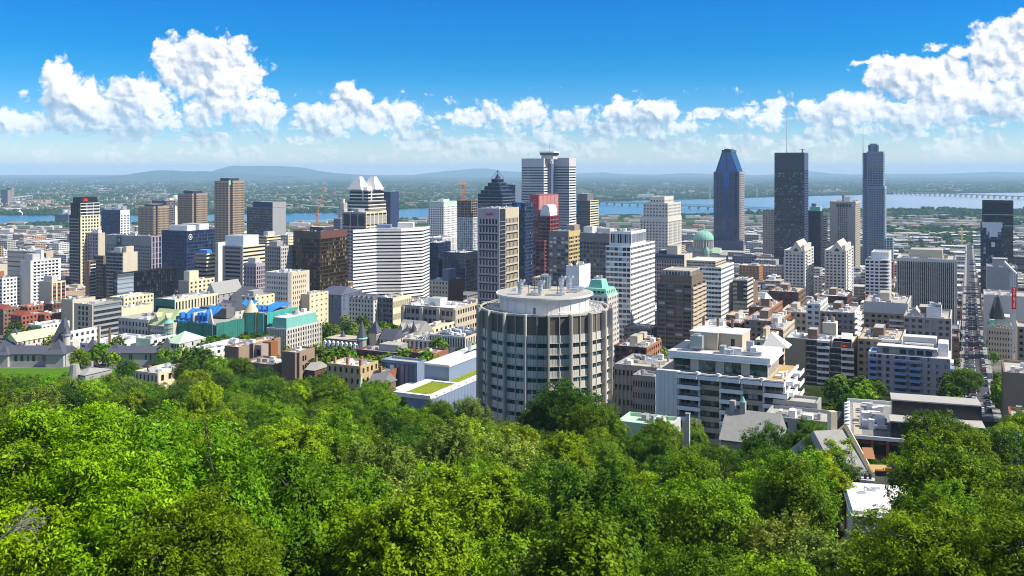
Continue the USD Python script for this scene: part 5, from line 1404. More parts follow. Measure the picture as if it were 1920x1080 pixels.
def castle_hotel():
    Y = 560
    B = T("castle_hotel", "pale hotel with a steep dark gabled roof and battlements beside the street", 1848, 1853, 1899, 614, Y, S("beige", fh=3.4, nc=9, sp=.52, pr=.55, glass="dark_glass", tp=2), S("grey_concrete", fh=3.4, cw=4, sp=.5, pr=.5), d=26, flip=True, clut=0, cat="hotel")
    w, d, h = B.w, B.d, B.h
    for k in range(8):
        B.single("merlon", "beige", lambda m: m.box(-w + .3 + k * w / 8, -.3, h - .4, -w + 1.6 + k * w / 8, .5, h + (1.1 if k % 2 else 1.9)))
    B.single("tall_block", "pale_concrete", lambda m: m.box(-w * .95, 12, 0, -1, d, h + 5))
    zr = px_z(556, Y) - B.loc[2]
    B.m("steep_roof", "dark_roof").gable(-w * .72, 10, -.8, d, h + 4, zr - 2, "x", 3).add([(-w * .62, 8.6, h + 4), (-w * .20, 8.6, h + 4), (-w * .41, 8.6, zr), (-w * .41, 18, zr)], None, [[0, 1, 2], [1, 3, 2], [0, 2, 3]])
    B.m("turret_roof", "copper").loft([(-4, 3), (-.5, 3), (-.5, 9), (-4, 9)], h - .5, [(-3.4, 4), (-1, 4), (-1, 8), (-3.4, 8)], h + 4)
    B.done()
    B = T("white_blank_block", "large pale blank rear block behind the castle hotel", 1834, 1845, 1960, 552, 640, S("pale_concrete", "blank"), S("pale_concrete", "blank"), d=30, flip=True, clut=8, cat="building"); B.done()
    B = T("white_blank_block", "grey brick block in the street beyond, below the mirrored tower", 1848, 1850, 1908, 500, 760, S("grey_concrete", "blank"), S("grey_concrete", "blank"), d=30, flip=True, clut=6, ph=[(.3, .8, .2, .6, 6, "grey_concrete")], cat="building"); B.done()
    # construction hoist with a vertical banner
    Y = 545
    x = px_x(1899, Y)
    M = thing("construction_hoist", "steel hoist mast with a vertical red banner beside the castle hotel", "hoist", (x, Y, ground(Y)))
    z0, z1 = 0, px_z(510, Y) - ground(Y)
    m = MB()
    for a, b in ((-1, -1), (1, -1), (1, 1), (-1, 1)):
        m.box(a - .12, b - .12, 0, a + .12, b + .12, z1)
    for k in range(int(z1 / 2)):
        m.tube([(-1, -1, 2 * k), (1, -1, 2 * k + 2)], .09, 4).tube([(1, -1, 2 * k), (1, 1, 2 * k + 2)], .09, 4).tube([(-1, 1, 2 * k), (-1, -1, 2 * k + 2)], .09, 4)
    m.build(M, "mast", "aluminium")
    MB().tube([(-5, 0, z1 + 6), (2, 0, z1 - 1)], .7, 4).build(M, "jib", "off_white")
    zt, zb = px_z(538, Y) - ground(Y), px_z(579, Y) - ground(Y)
    MB().box(-1.3, -1.5, zb, 1.3, -1.2, zt).build(M, "banner", "red_sign")
    class _H: pass
    H = _H(); H.path, H.flip = M, False
    ch = (zt - zb - 1) / 8 / 1.32
    lettering(H, "SAULNIER", "white", 0, zt - .5, ch, v=-1.5, stacked=True, depth=.12)


castle_hotel()


# ---- hospital with slate turrets at the left
def slate_hospital():
    Y = 520
    z0 = ground(Y) - .5
    X = lambda c, y=Y: px_x(c, y)
    Z = lambda r, y=Y: px_z(r, y)

    def wing(label, c0, c1, re, rr, rb, wins, pyramids, name="hospital_wing"):
        loc = (X(c0), Y, z0)
        t = Bld(name, label, "hospital", loc, rot=0)
        L = X(c1) - X(c0)
        ze, zr = Z(re) - z0, Z(rr, Y + 7) - z0 + .5
        t.m("wall", "grey_stone_pale").box(0, .4, 0, L, 13, ze)
        last = 0
        edges = sorted(wins)
        for a, b in edges:                                            # windows are openings between stretches of wall
            u0, u1 = X(a) - X(c0), X(b) - X(c0)
            t.m("wall", "grey_stone_pale").box(last, 0, 0, u0, .4, ze)
            t.m("wall", "grey_stone_pale").box(u0, 0, 0, u1, .4, ze - 4.2).box(u0, 0, ze - .9, u1, .4, ze)
            o = MB(); o.box(u0, .25, ze - 4.2, u1, .38, ze - .9, .2); o.build(t.path, "window", "black_glass", tinted=True)
            last = u1
        t.m("wall", "grey_stone_pale").box(last, 0, 0, L, .4, ze)
        t.m("roof", "slate").gable(-.3, -.7, L + .3, 14, ze - .1, zr, "x")
        for (a, b, ap, ev, dv) in pyramids:
            u0, u1 = X(a) - X(c0), X(b) - X(c0)
            zz = Z(ev) - z0
            t.single("pavilion_wall", "grey_stone_pale", lambda m: m.box(u0 + .3, -.5 + dv, 0, u1 - .3, u1 - u0 - 1 + dv, zz))
            t.single("pavilion_roof", "slate", lambda m: m.pyramid(u0, -.8 + dv, u1, u1 - u0 - .8 + dv, zz - .05, Z(ap, Y + (u1 - u0) / 2 + dv) - z0, flare=.7))
        for u in np.arange(4, L - 3, 9):
            t.m("chimney", "red_brick").box(u, 6.6, zr - .6, u + .6, 7.2, zr + .7) if RNG.random() < .3 else None
        t.done()

    wing("long stone hospital wing with a slate roof and tall dark windows, at the left edge", -20, 124, 663, 649, 683, [(4.5, 10), (26.5, 32.5), (38, 44), (51, 54), (60, 65.5), (79.5, 81.5), (83, 85.5), (96.5, 99.5), (107, 113)], [(-4, 19, 646, 664, -1.5), (88, 123, 634, 662.5, -1.6)])
    wing("shorter stone hospital wing with slate turrets at both ends, right of the pale tree", 199, 325, 661, 649.5, 675, [(242, 244.5), (245.5, 248), (272, 275), (281, 284), (297, 299), (300, 302.5)], [(198, 223, 641, 661, 3), (294, 326, 631, 660, -1)])
    loc = (X(154), Y + 6, z0)
    for name, lab, a, b, ev, ap, yy in (("slate_pavilion", "stone pavilion with a flared slate pyramid roof between the two hospital wings", 151, 182, 659, 634, 530), ("slate_pavilion", "large slate pyramid roof at the far left behind the hospital wing", -2, 38, 648, 614, 575)):
        P_ = Bld(name, lab, "pavilion", (px_x(a, yy), yy, ground(yy) - .5), rot=0)
        W = px_x(b, yy) - px_x(a, yy)
        ze = px_z(ev, yy) - ground(yy) + .5
        P_.m("wall", "cream" if b < 200 and a > 100 else "grey_stone_pale").box(.4, .4, 0, W - .4, W - .4, ze)
        P_.m("roof", "slate").pyramid(0, 0, W, W, ze - .05, px_z(ap, yy + W / 2) - ground(yy) + .5, flare=.7)
        for k in range(3):
            P_.m("window", "black_glass").box(W * (.2 + .25 * k), .3, ze - 3.6, W * (.27 + .25 * k), .39, ze - 1.2)
        P_.done()
    yy = 560
    T_ = Bld("turreted_house", "cream tower house with a tall slate roof and a round corner turret", "tower house", (px_x(94, yy), yy, ground(yy) - 1), rot=0)
    W = px_x(123, yy) - px_x(94, yy)
    zz = lambda r: px_z(r, yy) - ground(yy) + 1
    T_.m("wall", "limestone").box(.3, .3, 0, W + 4, W, zz(641))
    T_.m("roof", "slate").loft([(0, 0), (W, 0), (W, W), (0, W)], zz(641) - .1, [(W * .66, W * .3), (W * .74, W * .3), (W * .74, W * .7), (W * .66, W * .7)], zz(599))
    T_.m("turret", "limestone").cyl(W + .5, 0, 0, zz(626), 2.0, n=14)
    T_.m("turret_ring", "grey_stone").cyl(W + .5, 0, zz(629), zz(626) + .1, 2.6, n=14)
    T_.m("turret_roof", "slate").cyl(W + .5, 0, zz(626), zz(611), 2.2, .05, n=14)
    for k in range(4):
        T_.m("window", "black_glass").box(W * .2 + 2 * k, .2, zz(650), W * .2 + 2 * k + .9, .29, zz(645))
    T_.done()


slate_hospital()
# ------------------------------------------------------------------ the middle distance: campus, hospital blocks, flats and houses
def G(name, label, xl, xc, xr, ye, Y, rise, axis, wall, roof, d=None, hip=0.0, wins=(0, 0), cat="house", dmax=60, rows=1, dormers=0, chim=0, base=None):
    """A gabled building: eave row ye at the near corner, ridge along u (x) or v (y)."""
    B, w, d, h = site(name, label, xl, xc, xr, ye, Y, d, dmax, cat=cat, base=base)
    B.m("wall", wall).box(-w, 0, 0, 0, d, h)
    if axis == "x":
        B.m("roof", roof).gable(-w - .4, -.6, .4, d + .6, h - .15, h + rise, "x", hip)
        if not hip:
            B.m("gable_wall", wall).add([(0, 0, h - .2), (0, d, h - .2), (0, d / 2, h + rise - .5)], None, [[0, 1, 2]])
    else:
        B.m("roof", roof).gable(-w - .6, -.4, .6, d + .4, h - .15, h + rise, "y", hip)
        if not hip:
            B.m("gable_wall", wall).add([(-w, -.02, h - .2), (0, -.02, h - .2), (-w / 2, -.02, h + rise - .4)], None, [[0, 1, 2]])
    r = random.Random(int(xl + ye))
    for (n, face) in ((wins[0], 0), (wins[1], 1)):
        for k in range(n):
            for q in range(rows):
                zt = h - .8 - q * 3.3
                L = w if face == 0 else d
                s = L * (k + .5) / n
                o = MB()
                if face == 0:
                    o.box(-w + s - .5, -.08, zt - 1.8, -w + s + .5, .1, zt, r.random())
                else:
                    o.box(-.1, s - .5, zt - 1.8, .08, s + .5, zt, r.random())
                o.build(B.path, "window", "dark_glass", tinted=True)
    for k in range(dormers):
        s = (k + .5) / dormers
        if axis == "x":
            B.single("dormer", wall, lambda m: m.box(-w + w * s - .9, d * .1, h, -w + w * s + .9, d * .3, h + rise * .5))
            B.single("dormer_roof", roof, lambda m: m.gable(-w + w * s - 1.1, d * .06, -w + w * s + 1.1, d * .45, h + rise * .5, h + rise * .8, "y"))
        else:
            B.single("dormer", wall, lambda m: m.box(-w * .30, d * s - .9, h, -w * .1, d * s + .9, h + rise * .5))
            B.single("dormer_roof", roof, lambda m: m.gable(-w * .45, d * s - 1.1, -w * .06, d * s + 1.1, h + rise * .5, h + rise * .8, "x"))
    for k in range(chim):
        s = (k + .6) / chim
        B.single("chimney", "orange_brick" if wall != "grey_stone" else "grey_stone", lambda m: m.box(-w * s - .5, d * .5 - .5, h, -w * s + .5, d * .5 + .5, h + rise + 2))
    B.w, B.d, B.h = w, d, h
    return B


# left: hospital tower blocks and college buildings
gw = S("beige", fh=3.5, nc=3, sp=.3, pr=.4, glass="dark_glass", me=3.2, tp=1.5)
B = T("hospital_block", "grey beige block with dark window strips and a lighter side, behind the turreted tower house", 139, 173, 198, 571, 620, gw, S("grey_concrete", fh=3.5, cw=40, sp=.4, pr=0, glass="office_glass", me=.5), d=24, clut=5); B.done()
B = T("hospital_block", "plain tan block left of the grey beige hospital block", 115, 136, 152, 562, 690, S("beige", "blank"), S("sand", "blank"), d=20); B.done()
B = T("hospital_block", "cream block with dark columns of windows in its shaded front", 199, 222, 286, 580, 640, S("beige", fh=3.5, nc=3, sp=.25, pr=.35, glass="dark_glass", tp=1.5), S("cream", "blank"), dmax=60, roof="white_roof", clut=8); B.done()
B = T("hospital_block", "long cream wing with regular windows behind the cream block", 205, 232, 288, 558, 760, S("cream", fh=3.5, cw=4, sp=.55, pr=.55), S("cream", fh=3.5, nc=8, sp=.5, pr=.6, glass="dark_glass"), dmax=70, roof="white_roof", clut=8); B.done()
B = T("college_block", "low grey stone college block with two rows of tall windows", 222, 278, 290, 600, 585, S("grey_stone", fh=4.4, nc=9, sp=.45, pr=.5, glass="dark_glass", tp=2), S("grey_stone", fh=4.4, cw=4, sp=.45, pr=.5, tp=2), d=22, clut=4, cat="college"); B.done()
B = G("college_house", "grey stone house with a pale green gabled roof and dormers", 281, 318, 327, 612, 575, 9, "x", "grey_stone", "lime_roof", d=16, wins=(9, 3), rows=2, dormers=2, cat="college"); B.done()
B = T("copper_bay", "round stone bay with copper ledges beside the green netted building", 316, 324, 330, 606, 572, S("sand", "blank"), d=6, clut=0, cat="college")
for k in range(4):
    B.m("copper_ledge", "copper").cyl(-3, 0, B.h - 12 + 3 * k, B.h - 11.4 + 3 * k, 3.2, n=14)
B.m("bay", "grey_concrete").cyl(-3, 0, 0, B.h, 2.8, n=14); B.m("bay_roof", "copper").cyl(-3, 0, B.h, B.h + 2.5, 3.2, .4, n=14); B.done()


def scaffolded(label, xl, xc, xr, yt, Y, net, d, tarps, cone=False):
    B, w, d, h = site("scaffolded_building", label, xl, xc, xr, yt, Y, d, cat="building site")
    B.m("wall", "grey_stone").box(-w, 0, 0, 0, d, h - .5)
    for k in range(8):                                                 # sheets of netting, each slightly slack
        s0, s1 = -w + k * w / 8, -w + (k + 1) * w / 8
        B.single("netting", net, lambda m: m.box(s0 + .04, -1.5 - .12 * (k % 3), 0, s1 - .04, -1.3, h - (.5 * ((k * 7) % 3))))
    for k in range(4):
        B.single("netting", net, lambda m: m.box(1.3, k * d / 4 + .05, 0, 1.5 + .1 * (k % 2), (k + 1) * d / 4, h - .3 * (k % 2)))
    for k in range(9):
        B.m("scaffold_pole", "aluminium").cyl(-w + k * w / 8, -1.35, 0, h + 1.2, .08, n=5)
    for (a, b, rise, v0, v1) in tarps:
        def tarp(m):
            n = 9
            us, vs = np.linspace(-w + a * w, -w + b * w, n), np.linspace(v0 * d, v1 * d, n)
            v = [(x, y, h - .3 + rise * (j / (n - 1)) + .5 * math.sin(i * 2.1 + j) * .5) for j, y in enumerate(vs) for i, x in enumerate(us)]
            m.add(v, [[j * n + i, j * n + i + 1, (j + 1) * n + i + 1, (j + 1) * n + i] for j in range(n - 1) for i in range(n - 1)])
        B.single("blue_tarpaulin", "blue_tarp", tarp)
        for k in range(3):
            u = -w + (a + (b - a) * (k + .5) / 3) * w
            B.single("wrapped_dormer", "blue_tarp", lambda m: m.box(u - .8, v0 * d + 1.5, h, u + .8, v0 * d + 5, h + 2.2 + .35 * rise))
    if cone:
        B.m("turret_roof", "sand").cyl(-w * .46, 2, h - .5, h + 7, 5.0, .3, n=18)
        B.m("rubble_chute", "orange_paint").box(-w * .22, -2.0, 0, -w * .19, -1.65, h)
    else:
        B.m("stone_gable", "limestone").add([(-w * .16, -.6, h - 1), (-w * .02, -.6, h - 1), (-w * .09, -.6, h + 8), (-w * .16, .4, h - 1), (-w * .02, .4, h - 1), (-w * .09, .4, h + 8)], [[0, 2, 5, 3], [1, 4, 5, 2]], [[0, 1, 2], [3, 5, 4]])
        B.m("party_wall", "limestone").box(-w * .56, 0, h, -w * .53, d, h + 5)
        B.m("net_opening", "black_panel").box(-w * .64, -1.75, h * .28, -w * .45, -1.55, h * .6)
        B.m("opening_deck", "pale_concrete").box(-w * .66, -2.1, h * .26, -w * .43, -1.5, h * .31)
        B.m("rear_roof", "dark_concrete").box(-w * .9, d * .7, h, -w * .2, d, h + 6)
    B.done()


scaffolded("building wrapped in dark green netting with two blue tarpaulin roofs", 329, 402, 408, 606, 565, "green_net", 24, [(.0, .45, 5.5, 0, .6), (.5, .80, 8, 0, .6)])
scaffolded("building wrapped in bright teal netting with a blue sheeted roof and a cone turret", 432, 497, 506, 586, 600, "teal_net", 30, [(.0, .38, 5, .0, .5), (.55, 1, 3, .1, .9)], cone=True)
B = G("college_house", "stone college building with steep dormered roof between the two netted buildings", 399, 424, 434, 586, 590, 6, "x", "limestone", "slate", d=20, wins=(4, 4), rows=3, dormers=3, cat="college"); B.done()
B = T("low_office", "low office with a dark green fascia left of the beige corner tower", 291, 327, 374, 562, 690, S("dark_concrete", nf=2, cw=3, sp=.3, pr=.2, tp=5, glass="dark_glass"), S("cream", nf=2, cw=3, sp=.6, pr=.5, tp=2), d=44, clut=10, roof="white_roof")
B.m("green_fascia", "green_net").box(-B.w - .3, -.5, B.h - 5, .3, -.07, B.h); B.done()
cr = S("cream", fh=3.3, nc=5, sp=.5, pr=.55)
B = T("apartment_tower", "small cream tower with a rooftop block, in front of the long black glass block", 335, 354, 381, 527, 740, S("mauve_stone", "blank"), {**cr, "nc": 6}, d=28, ph=[(.25, .8, .1, .45, 7, "cream")], cat="apartments"); B.done()
B = G("gothic_hall", "grey stone hall with two pointed gables", 386, 404, 432, 553, 730, 9, "y", "grey_stone", "pale_slate", d=30, wins=(3, 5), rows=2, cat="hall"); B.done()
B = G("gothic_hall", "smaller dark roofed hall behind the pointed gables", 380, 392, 404, 548, 770, 7, "x", "grey_stone", "slate", d=18, wins=(2, 2), cat="hall"); B.done()
B = G("gothic_hall", "low slate roofed hall right of the pointed gables", 432, 452, 480, 556, 740, 6, "x", "pale_concrete", "slate", d=30, cat="hall"); B.done()
B = T("stone_block", "pale stone block under scaffolding right of the low slate hall", 452, 478, 500, 556, 700, S("limestone", fh=4, cw=4, sp=.6, pr=.5), S("cream", fh=4, cw=5, sp=.7, pr=.7), d=22, ph=[(.1, .6, .2, .7, 3, "grey_concrete")]); B.done()
B = T("science_tower", "plain beige tower with small windows and a vertical slot", 498, 541, 580, 512, 720, S("pale_concrete", nf=12, nc=9, sp=.5, pr=.5, glass="dark_glass", tp=3, me=1), S("sand", nf=12, nc=7, sp=.5, pr=.6, glass="dark_glass", tp=3, me=4), dmax=42, clut=9, cat="college tower")
B.m("vertical_slot", "grey_concrete").box(.07, .5, 0, .2, 3.2, B.h + .3); B.done()
B = T("low_office", "low cream block at the foot of the plain beige tower", 556, 580, 606, 552, 730, S("beige", "blank"), S("cream", fh=4, cw=6, sp=.7, pr=.7), d=24, roof="white_roof"); B.done()
B = T("copper_roofed_office", "pale gridded office with a turquoise copper attic", 500, 537, 602, 617, 590, S("pale_concrete", nf=6, nc=12, sp=.28, pr=.5, glass="dark_glass", dp=.3, tp=1.2), S("limestone", nf=6, nc=14, sp=.35, pr=.45, glass="dark_glass", dp=.3, tp=1.2), dmax=42, clut=0, cat="office")
w, d, h = B.w, B.d, B.h
B.m("copper_attic", "teal_copper").loft([(-w + 2, 2), (-1.5, 2), (-1.5, d - 1.5), (-w + 2, d - 1.5)], h - .5, [(-w + 3, 3), (-2.5, 3), (-2.5, d - 2.5), (-w + 3, d - 2.5)], h + 6)
B.m("attic_deck", "white_roof").box(-w + 3, 3, h + 6, -2.5, d - 2.5, h + 6.2)
clutter(B, -w + 4, -4, 4, d - 4, h + 6.2, 4, 2); B.done()


def brown_brick_block():
    B = T("brown_brick_block", "brown brick college block with tall slots and rusty stains", 421, 447, 526, 651, 470, S("brown_brick", "blank"), S("brown_light", "blank"), dmax=46, roof="tan_roof", clut=6, cat="college")
    d, h = B.d, B.h
    for a, b in ((.25, .33), (.78, .84)):
        B.m("recess", "black_panel").box(.07, d * a, 0, .2, d * b, h + .2)
    B.single("projecting_bay", "mauve_stone", lambda m: m.box(.1, d * .38, h - 8, 4, d * .55, h - .8))
    B.m("bay_window", "dark_glass").box(1, d * .38 - .1, h - 6, 3.2, d * .38, h - 3)
    B.single("projecting_bay", "rust", lambda m: m.box(.1, d * .57, h - 9, 5, d * .74, h - .2))
    B.done()
    B = T("brown_brick_wing", "lower brown brick wing with a pale terrace roof, before the taller block", 452, 512, 531, 684, 452, S("brown_brick", fh=4, nc=5, sp=.5, pr=.8, glass="dark_glass"), S("brown_light", "blank"), d=16, roof="tan_roof", clut=5, cat="college"); B.done()
    B = T("brown_brick_tower", "short brown brick stair tower with three pairs of windows", 528, 553, 577, 661, 448, S("brown_brick", "blank"), S("brown_light", "blank"), d=15, clut=2, cat="college")
    for k in range(3):
        for s in (5.6, 7.4):
            o = MB(); o.box(.0, s, B.h - 5 - k * 4.4, .1, s + 1.1, B.h - 2.6 - k * 4.4, .2); o.build(B.path, "window", "black_glass", tinted=True)
    B.m("recess", "black_panel").box(.02, 1.2, 0, .12, 3.2, B.h - .5)
    B.done()


brown_brick_block()

# hospital service buildings and low roofs on the left
B = G("green_roofed_wing", "long beige hospital wing with a lime green roof", 10, 32, 112, 641, 575, 4.5, "y", "limestone", "lime_roof", dmax=95, wins=(2, 9), rows=2, cat="hospital"); B.done()
B = T("white_wing", "white rendered wing with windows right of the lime green roof", 118, 128, 150, 624, 585, S("off_white", fh=4, cw=4, sp=.5, pr=.5), S("off_white", fh=4, cw=4, sp=.5, pr=.5), d=24); B.done()
B = G("copper_hall", "low hall with a pale green hipped copper roof", 308, 336, 357, 644, 520, 5, "x", "pale_concrete", "pale_copper", d=20, hip=6, wins=(6, 3), cat="hall"); B.done()
B = T("white_low_block", "low white block with a row of windows, left of the brown brick block", 356, 392, 421, 656, 500, S("off_white", fh=4, cw=3.5, sp=.5, pr=.5), S("white", fh=4, nc=7, sp=.5, pr=.5), d=32, roof="white_roof", clut=8); B.done()
B = T("plant_house", "low flat plant house with two brick chimneys behind the hospital wing", 150, 200, 240, 647, 545, S("off_white", fh=5, cw=5, sp=.6, pr=.4), S("white", "blank"), d=34, roof="white_roof", clut=12)
for k in range(2):
    B.single("brick_chimney", "brown_brick", lambda m: m.cyl(-B.w * (.62 - .42 * k), 6, B.h - 1, B.h + 9, .8, .65, n=10))
B.done()
B = T("plant_house", "low building with a teal ledge between hospital and stone college", 255, 282, 310, 636, 555, S("pale_copper", "blank"), S("off_white", fh=4, cw=6, sp=.5, pr=.6), d=20, clut=6); B.done()
for k, (xl, xc, xr, yt, Y, m_, lab) in enumerate(((52, 78, 132, 610, 640, "off_white", "low white garage block with square windows behind the lime green roof"), (20, 40, 60, 592, 680, "red_brick", "red brick row house at the far left"), (64, 84, 103, 590, 690, "red_brick", "orange red brick row house left of the tan block"),
                                             (-8, 6, 24, 580, 720, "brown_brick", "brown brick row house by the left edge"), (30, 52, 76, 575, 730, "red_brick", "red brick terrace in the second row of houses"), (80, 98, 116, 570, 740, "dark_brick", "dark brick house next to the beige mid-rise"))):
    B = T("row_house" if k else "garage_block", lab, xl, xc, xr, yt, Y, S(m_, fh=3.2, cw=3.2, sp=.5, pr=.5), S(m_ if k else "white", fh=3.2, cw=3, sp=.45, pr=.5), d=22, clut=4, cat="house" if k else "garage")
    if k in (1, 3):
        B.m("pitched_roof", "red_roof").gable(-B.w, 0, 0, B.d * .4, B.h, B.h + 3, "x")
    B.done()

# campus in the centre
def towered_college():
    Y = 560
    B = G("mansard_college", "long college range with a slate mansard and white dormers", 604, 668, 676, 656, 540, .6, "x", "grey_stone", "slate", d=16, wins=(9, 0), cat="college")
    w, d, h = B.w, B.d, B.h
    B.m("mansard", "slate").loft([(-w, 0), (0, 0), (0, d), (-w, d)], h - .1, [(-w + 1, 1.6), (-1, 1.6), (-1, d - 1), (-w + 1, d - 1)], h + 4.6)
    B.m("flat_roof", "tan_roof").box(-w + 1, 1.6, h + 4.6, -1, d - 1, h + 4.8)
    for k in range(8):
        u = -w + (k + .5) * w / 8
        B.single("dormer", "white", lambda m: (m.box(u - .8, .1, h + .3, u + .8, 2, h + 2.6), m.gable(u - 1.1, -.05, u + 1.1, 2, h + 2.6, h + 3.8, "y")))
    B.done()
    for lab, a, b, ap, ev, eb, y, kind in (("octagonal slate spire on the college range", 670, 687, 600, 632, 640, 545, 8), ("square college tower with a slate pyramid roof and beige walls", 694, 714, 600, 623, 640, 552, 4), ("small slate spirelet at the college range end", 638, 648, 618, 632, 640, 555, 8)):
        x0, x1 = px_x(a, y), px_x(b, y)
        z0 = ground(y) - 1
        t = Bld("college_tower", lab, "tower", ((x0 + x1) / 2, y, z0))
        r = (x1 - x0) / 2
        if kind == 8:
            t.m("wall", "grey_stone").cyl(0, 0, 0, px_z(ev, y) - z0, r, n=8)
            t.m("spire", "slate").cyl(0, 0, px_z(ev, y) - z0, px_z(ap, y) - z0, r * 1.12, .1, n=8)
            t.m("skirt", "copper").cyl(0, 0, px_z(ev, y) - z0 - .8, px_z(ev, y) - z0, r * 1.3, r * 1.1, n=8)
        else:
            r *= .8
            t.m("wall", "sand").box(-r, -r, 0, r, r, px_z(ev, y) - z0)
            t.m("roof", "slate").pyramid(-r * 1.2, -r * 1.2, r * 1.2, r * 1.2, px_z(ev, y) - z0, px_z(ap, y) - z0)
            for k in range(3):
                t.m("window", "black_glass").box(r, -r * .7 + k * r * .55, px_z(ev, y) - z0 - 3.4, r + .08, -r * .7 + k * r * .55 + r * .3, px_z(ev, y) - z0 - 1)
        t.m("finial", "charcoal").cyl(0, 0, px_z(ap, y) - z0, px_z(ap, y) - z0 + 2, .12, n=5)
        t.done()
    B = G("slate_hall", "slate roofed college hall with a beige end gable, right of the square tower", 712, 737, 748, 637, 545, 5, "x", "sand", "slate", d=12, wins=(3, 2), cat="hall"); B.done()
    B = G("museum_hall", "large hall with a broad grey slate roof and two small pinnacles", 742, 783, 800, 628, 570, 7, "x", "sand", "pale_slate", d=18, dormers=3, cat="museum")
    B.m("pinnacle", "slate").cyl(-B.w * .3, 3, B.h + 1, B.h + 8, 1.8, .1, n=6)
    B.done()
    B = T("tan_extension", "cream flat roofed extension right of the slate museum hall", 780, 806, 842, 616, 590, S("cream", "blank"), S("cream", nf=1, nc=6, sp=.4, pr=.55, tp=1.5), d=34, roof="tan_roof", clut=3, cat="museum"); B.done()
    B = T("dark_brick_school", "low dark brick school with a broad pale tilted roof", 668, 745, 766, 662, 500, S("dark_brick", nf=1, cw=4.5, sp=.15, pr=.55, glass="green_glass", tp=1), S("dark_brick", "blank"), d=18, roof="gravel_roof", clut=2, cat="school")
    penthouse(B, -B.w * .6, -3, 6, 15, B.h - .9, B.h + 2.6, "grey_concrete", "gravel_roof"); B.done()
    B = T("dark_brick_school", "small dark brick annex with an orange strip on its pale roof", 772, 812, 824, 664, 490, S("dark_brick", "blank"), S("red_brick", "blank"), d=16, roof="gravel_roof", clut=3, cat="school")
    B.m("roof_strip", "orange_paint").box(-3, 2, B.h - .8, -.8, 12, B.h - .5); B.done()
    B = T("gallery_block", "flat roofed gallery with a glass pyramid skylight", 745, 818, 835, 640, 545, S("limestone", nf=1, cw=3, sp=.3, pr=.5, tp=1), S("sand", nf=1, cw=3, sp=.4, pr=.5), d=22, roof="tan_roof", clut=8, cat="gallery")
    B.m("skylight", "pale_glass").pyramid(-B.w * .62, 4, -B.w * .22, 14, B.h - .8, B.h + 3.2)
    for k in range(6):
        u = -B.w * .62 + k * B.w * .08
        B.m("skylight_bar", "white").tube([(u, 4, B.h - .7), (-B.w * .42, 9, B.h + 3.3)], .12, 4)
    B.done()
    B = T("dark_roofed_block", "low block with a dark cluttered roof, left of the round tower", 805, 872, 900, 632, 540, S("pale_concrete", nf=2, nc=14, sp=.4, pr=.5, tp=1), S("sand", nf=2, cw=3, sp=.5, pr=.5), d=30, roof="dark_roof", clut=26); B.done()
    gx = S("mauve_stone", nf=5, nc=12, sp=.45, pr=.3, db=.2, glass="black_glass", tp=2.2)
    B = T("library_block", "square library block of stacked ribbed bays, left of the round tower", 754, 852, 894, 578, 620, gx, S("beige", nf=5, nc=9, sp=.5, pr=.4, db=.3, glass="black_glass", tp=2), dmax=42, roof="white_roof", clut=24, ph=[(.35, .6, .3, .6, 4, "off_white")], cat="library")
    for s in (.0, .36, .68, .985):
        B.single("stone_pier", "beige", lambda m: m.box(-B.w + B.w * s, -1.4, 0, -B.w + B.w * s + 2.2, 0, B.h - .8))
    B.done()
    B = T("low_office", "beige office with a cream side, in front of the zigzag white tower", 706, 736, 768, 559, 720, S("dark_concrete", fh=3.6, cw=3, sp=.4, pr=.3, glass="dark_glass"), S("cream", nf=3, nc=9, sp=.5, pr=.5, tp=3), d=26, roof="tan_roof", clut=6); B.done()
    B = G("mansard_college", "pale mansion with a white and slate mansard behind the grove", 654, 700, 712, 562, 720, 3, "x", "limestone", "slate", d=18, hip=3, wins=(8, 3), rows=6, dormers=5, cat="mansion"); B.done()
    B = G("copper_bank", "dark low bank with a blue grey copper roof at the foot of the bronze tower", 594, 640, 664, 553, 790, 5, "x", "steel_blue", "slate_blue", d=30, hip=5, wins=(7, 4), rows=4, cat="bank"); B.done()


towered_college()


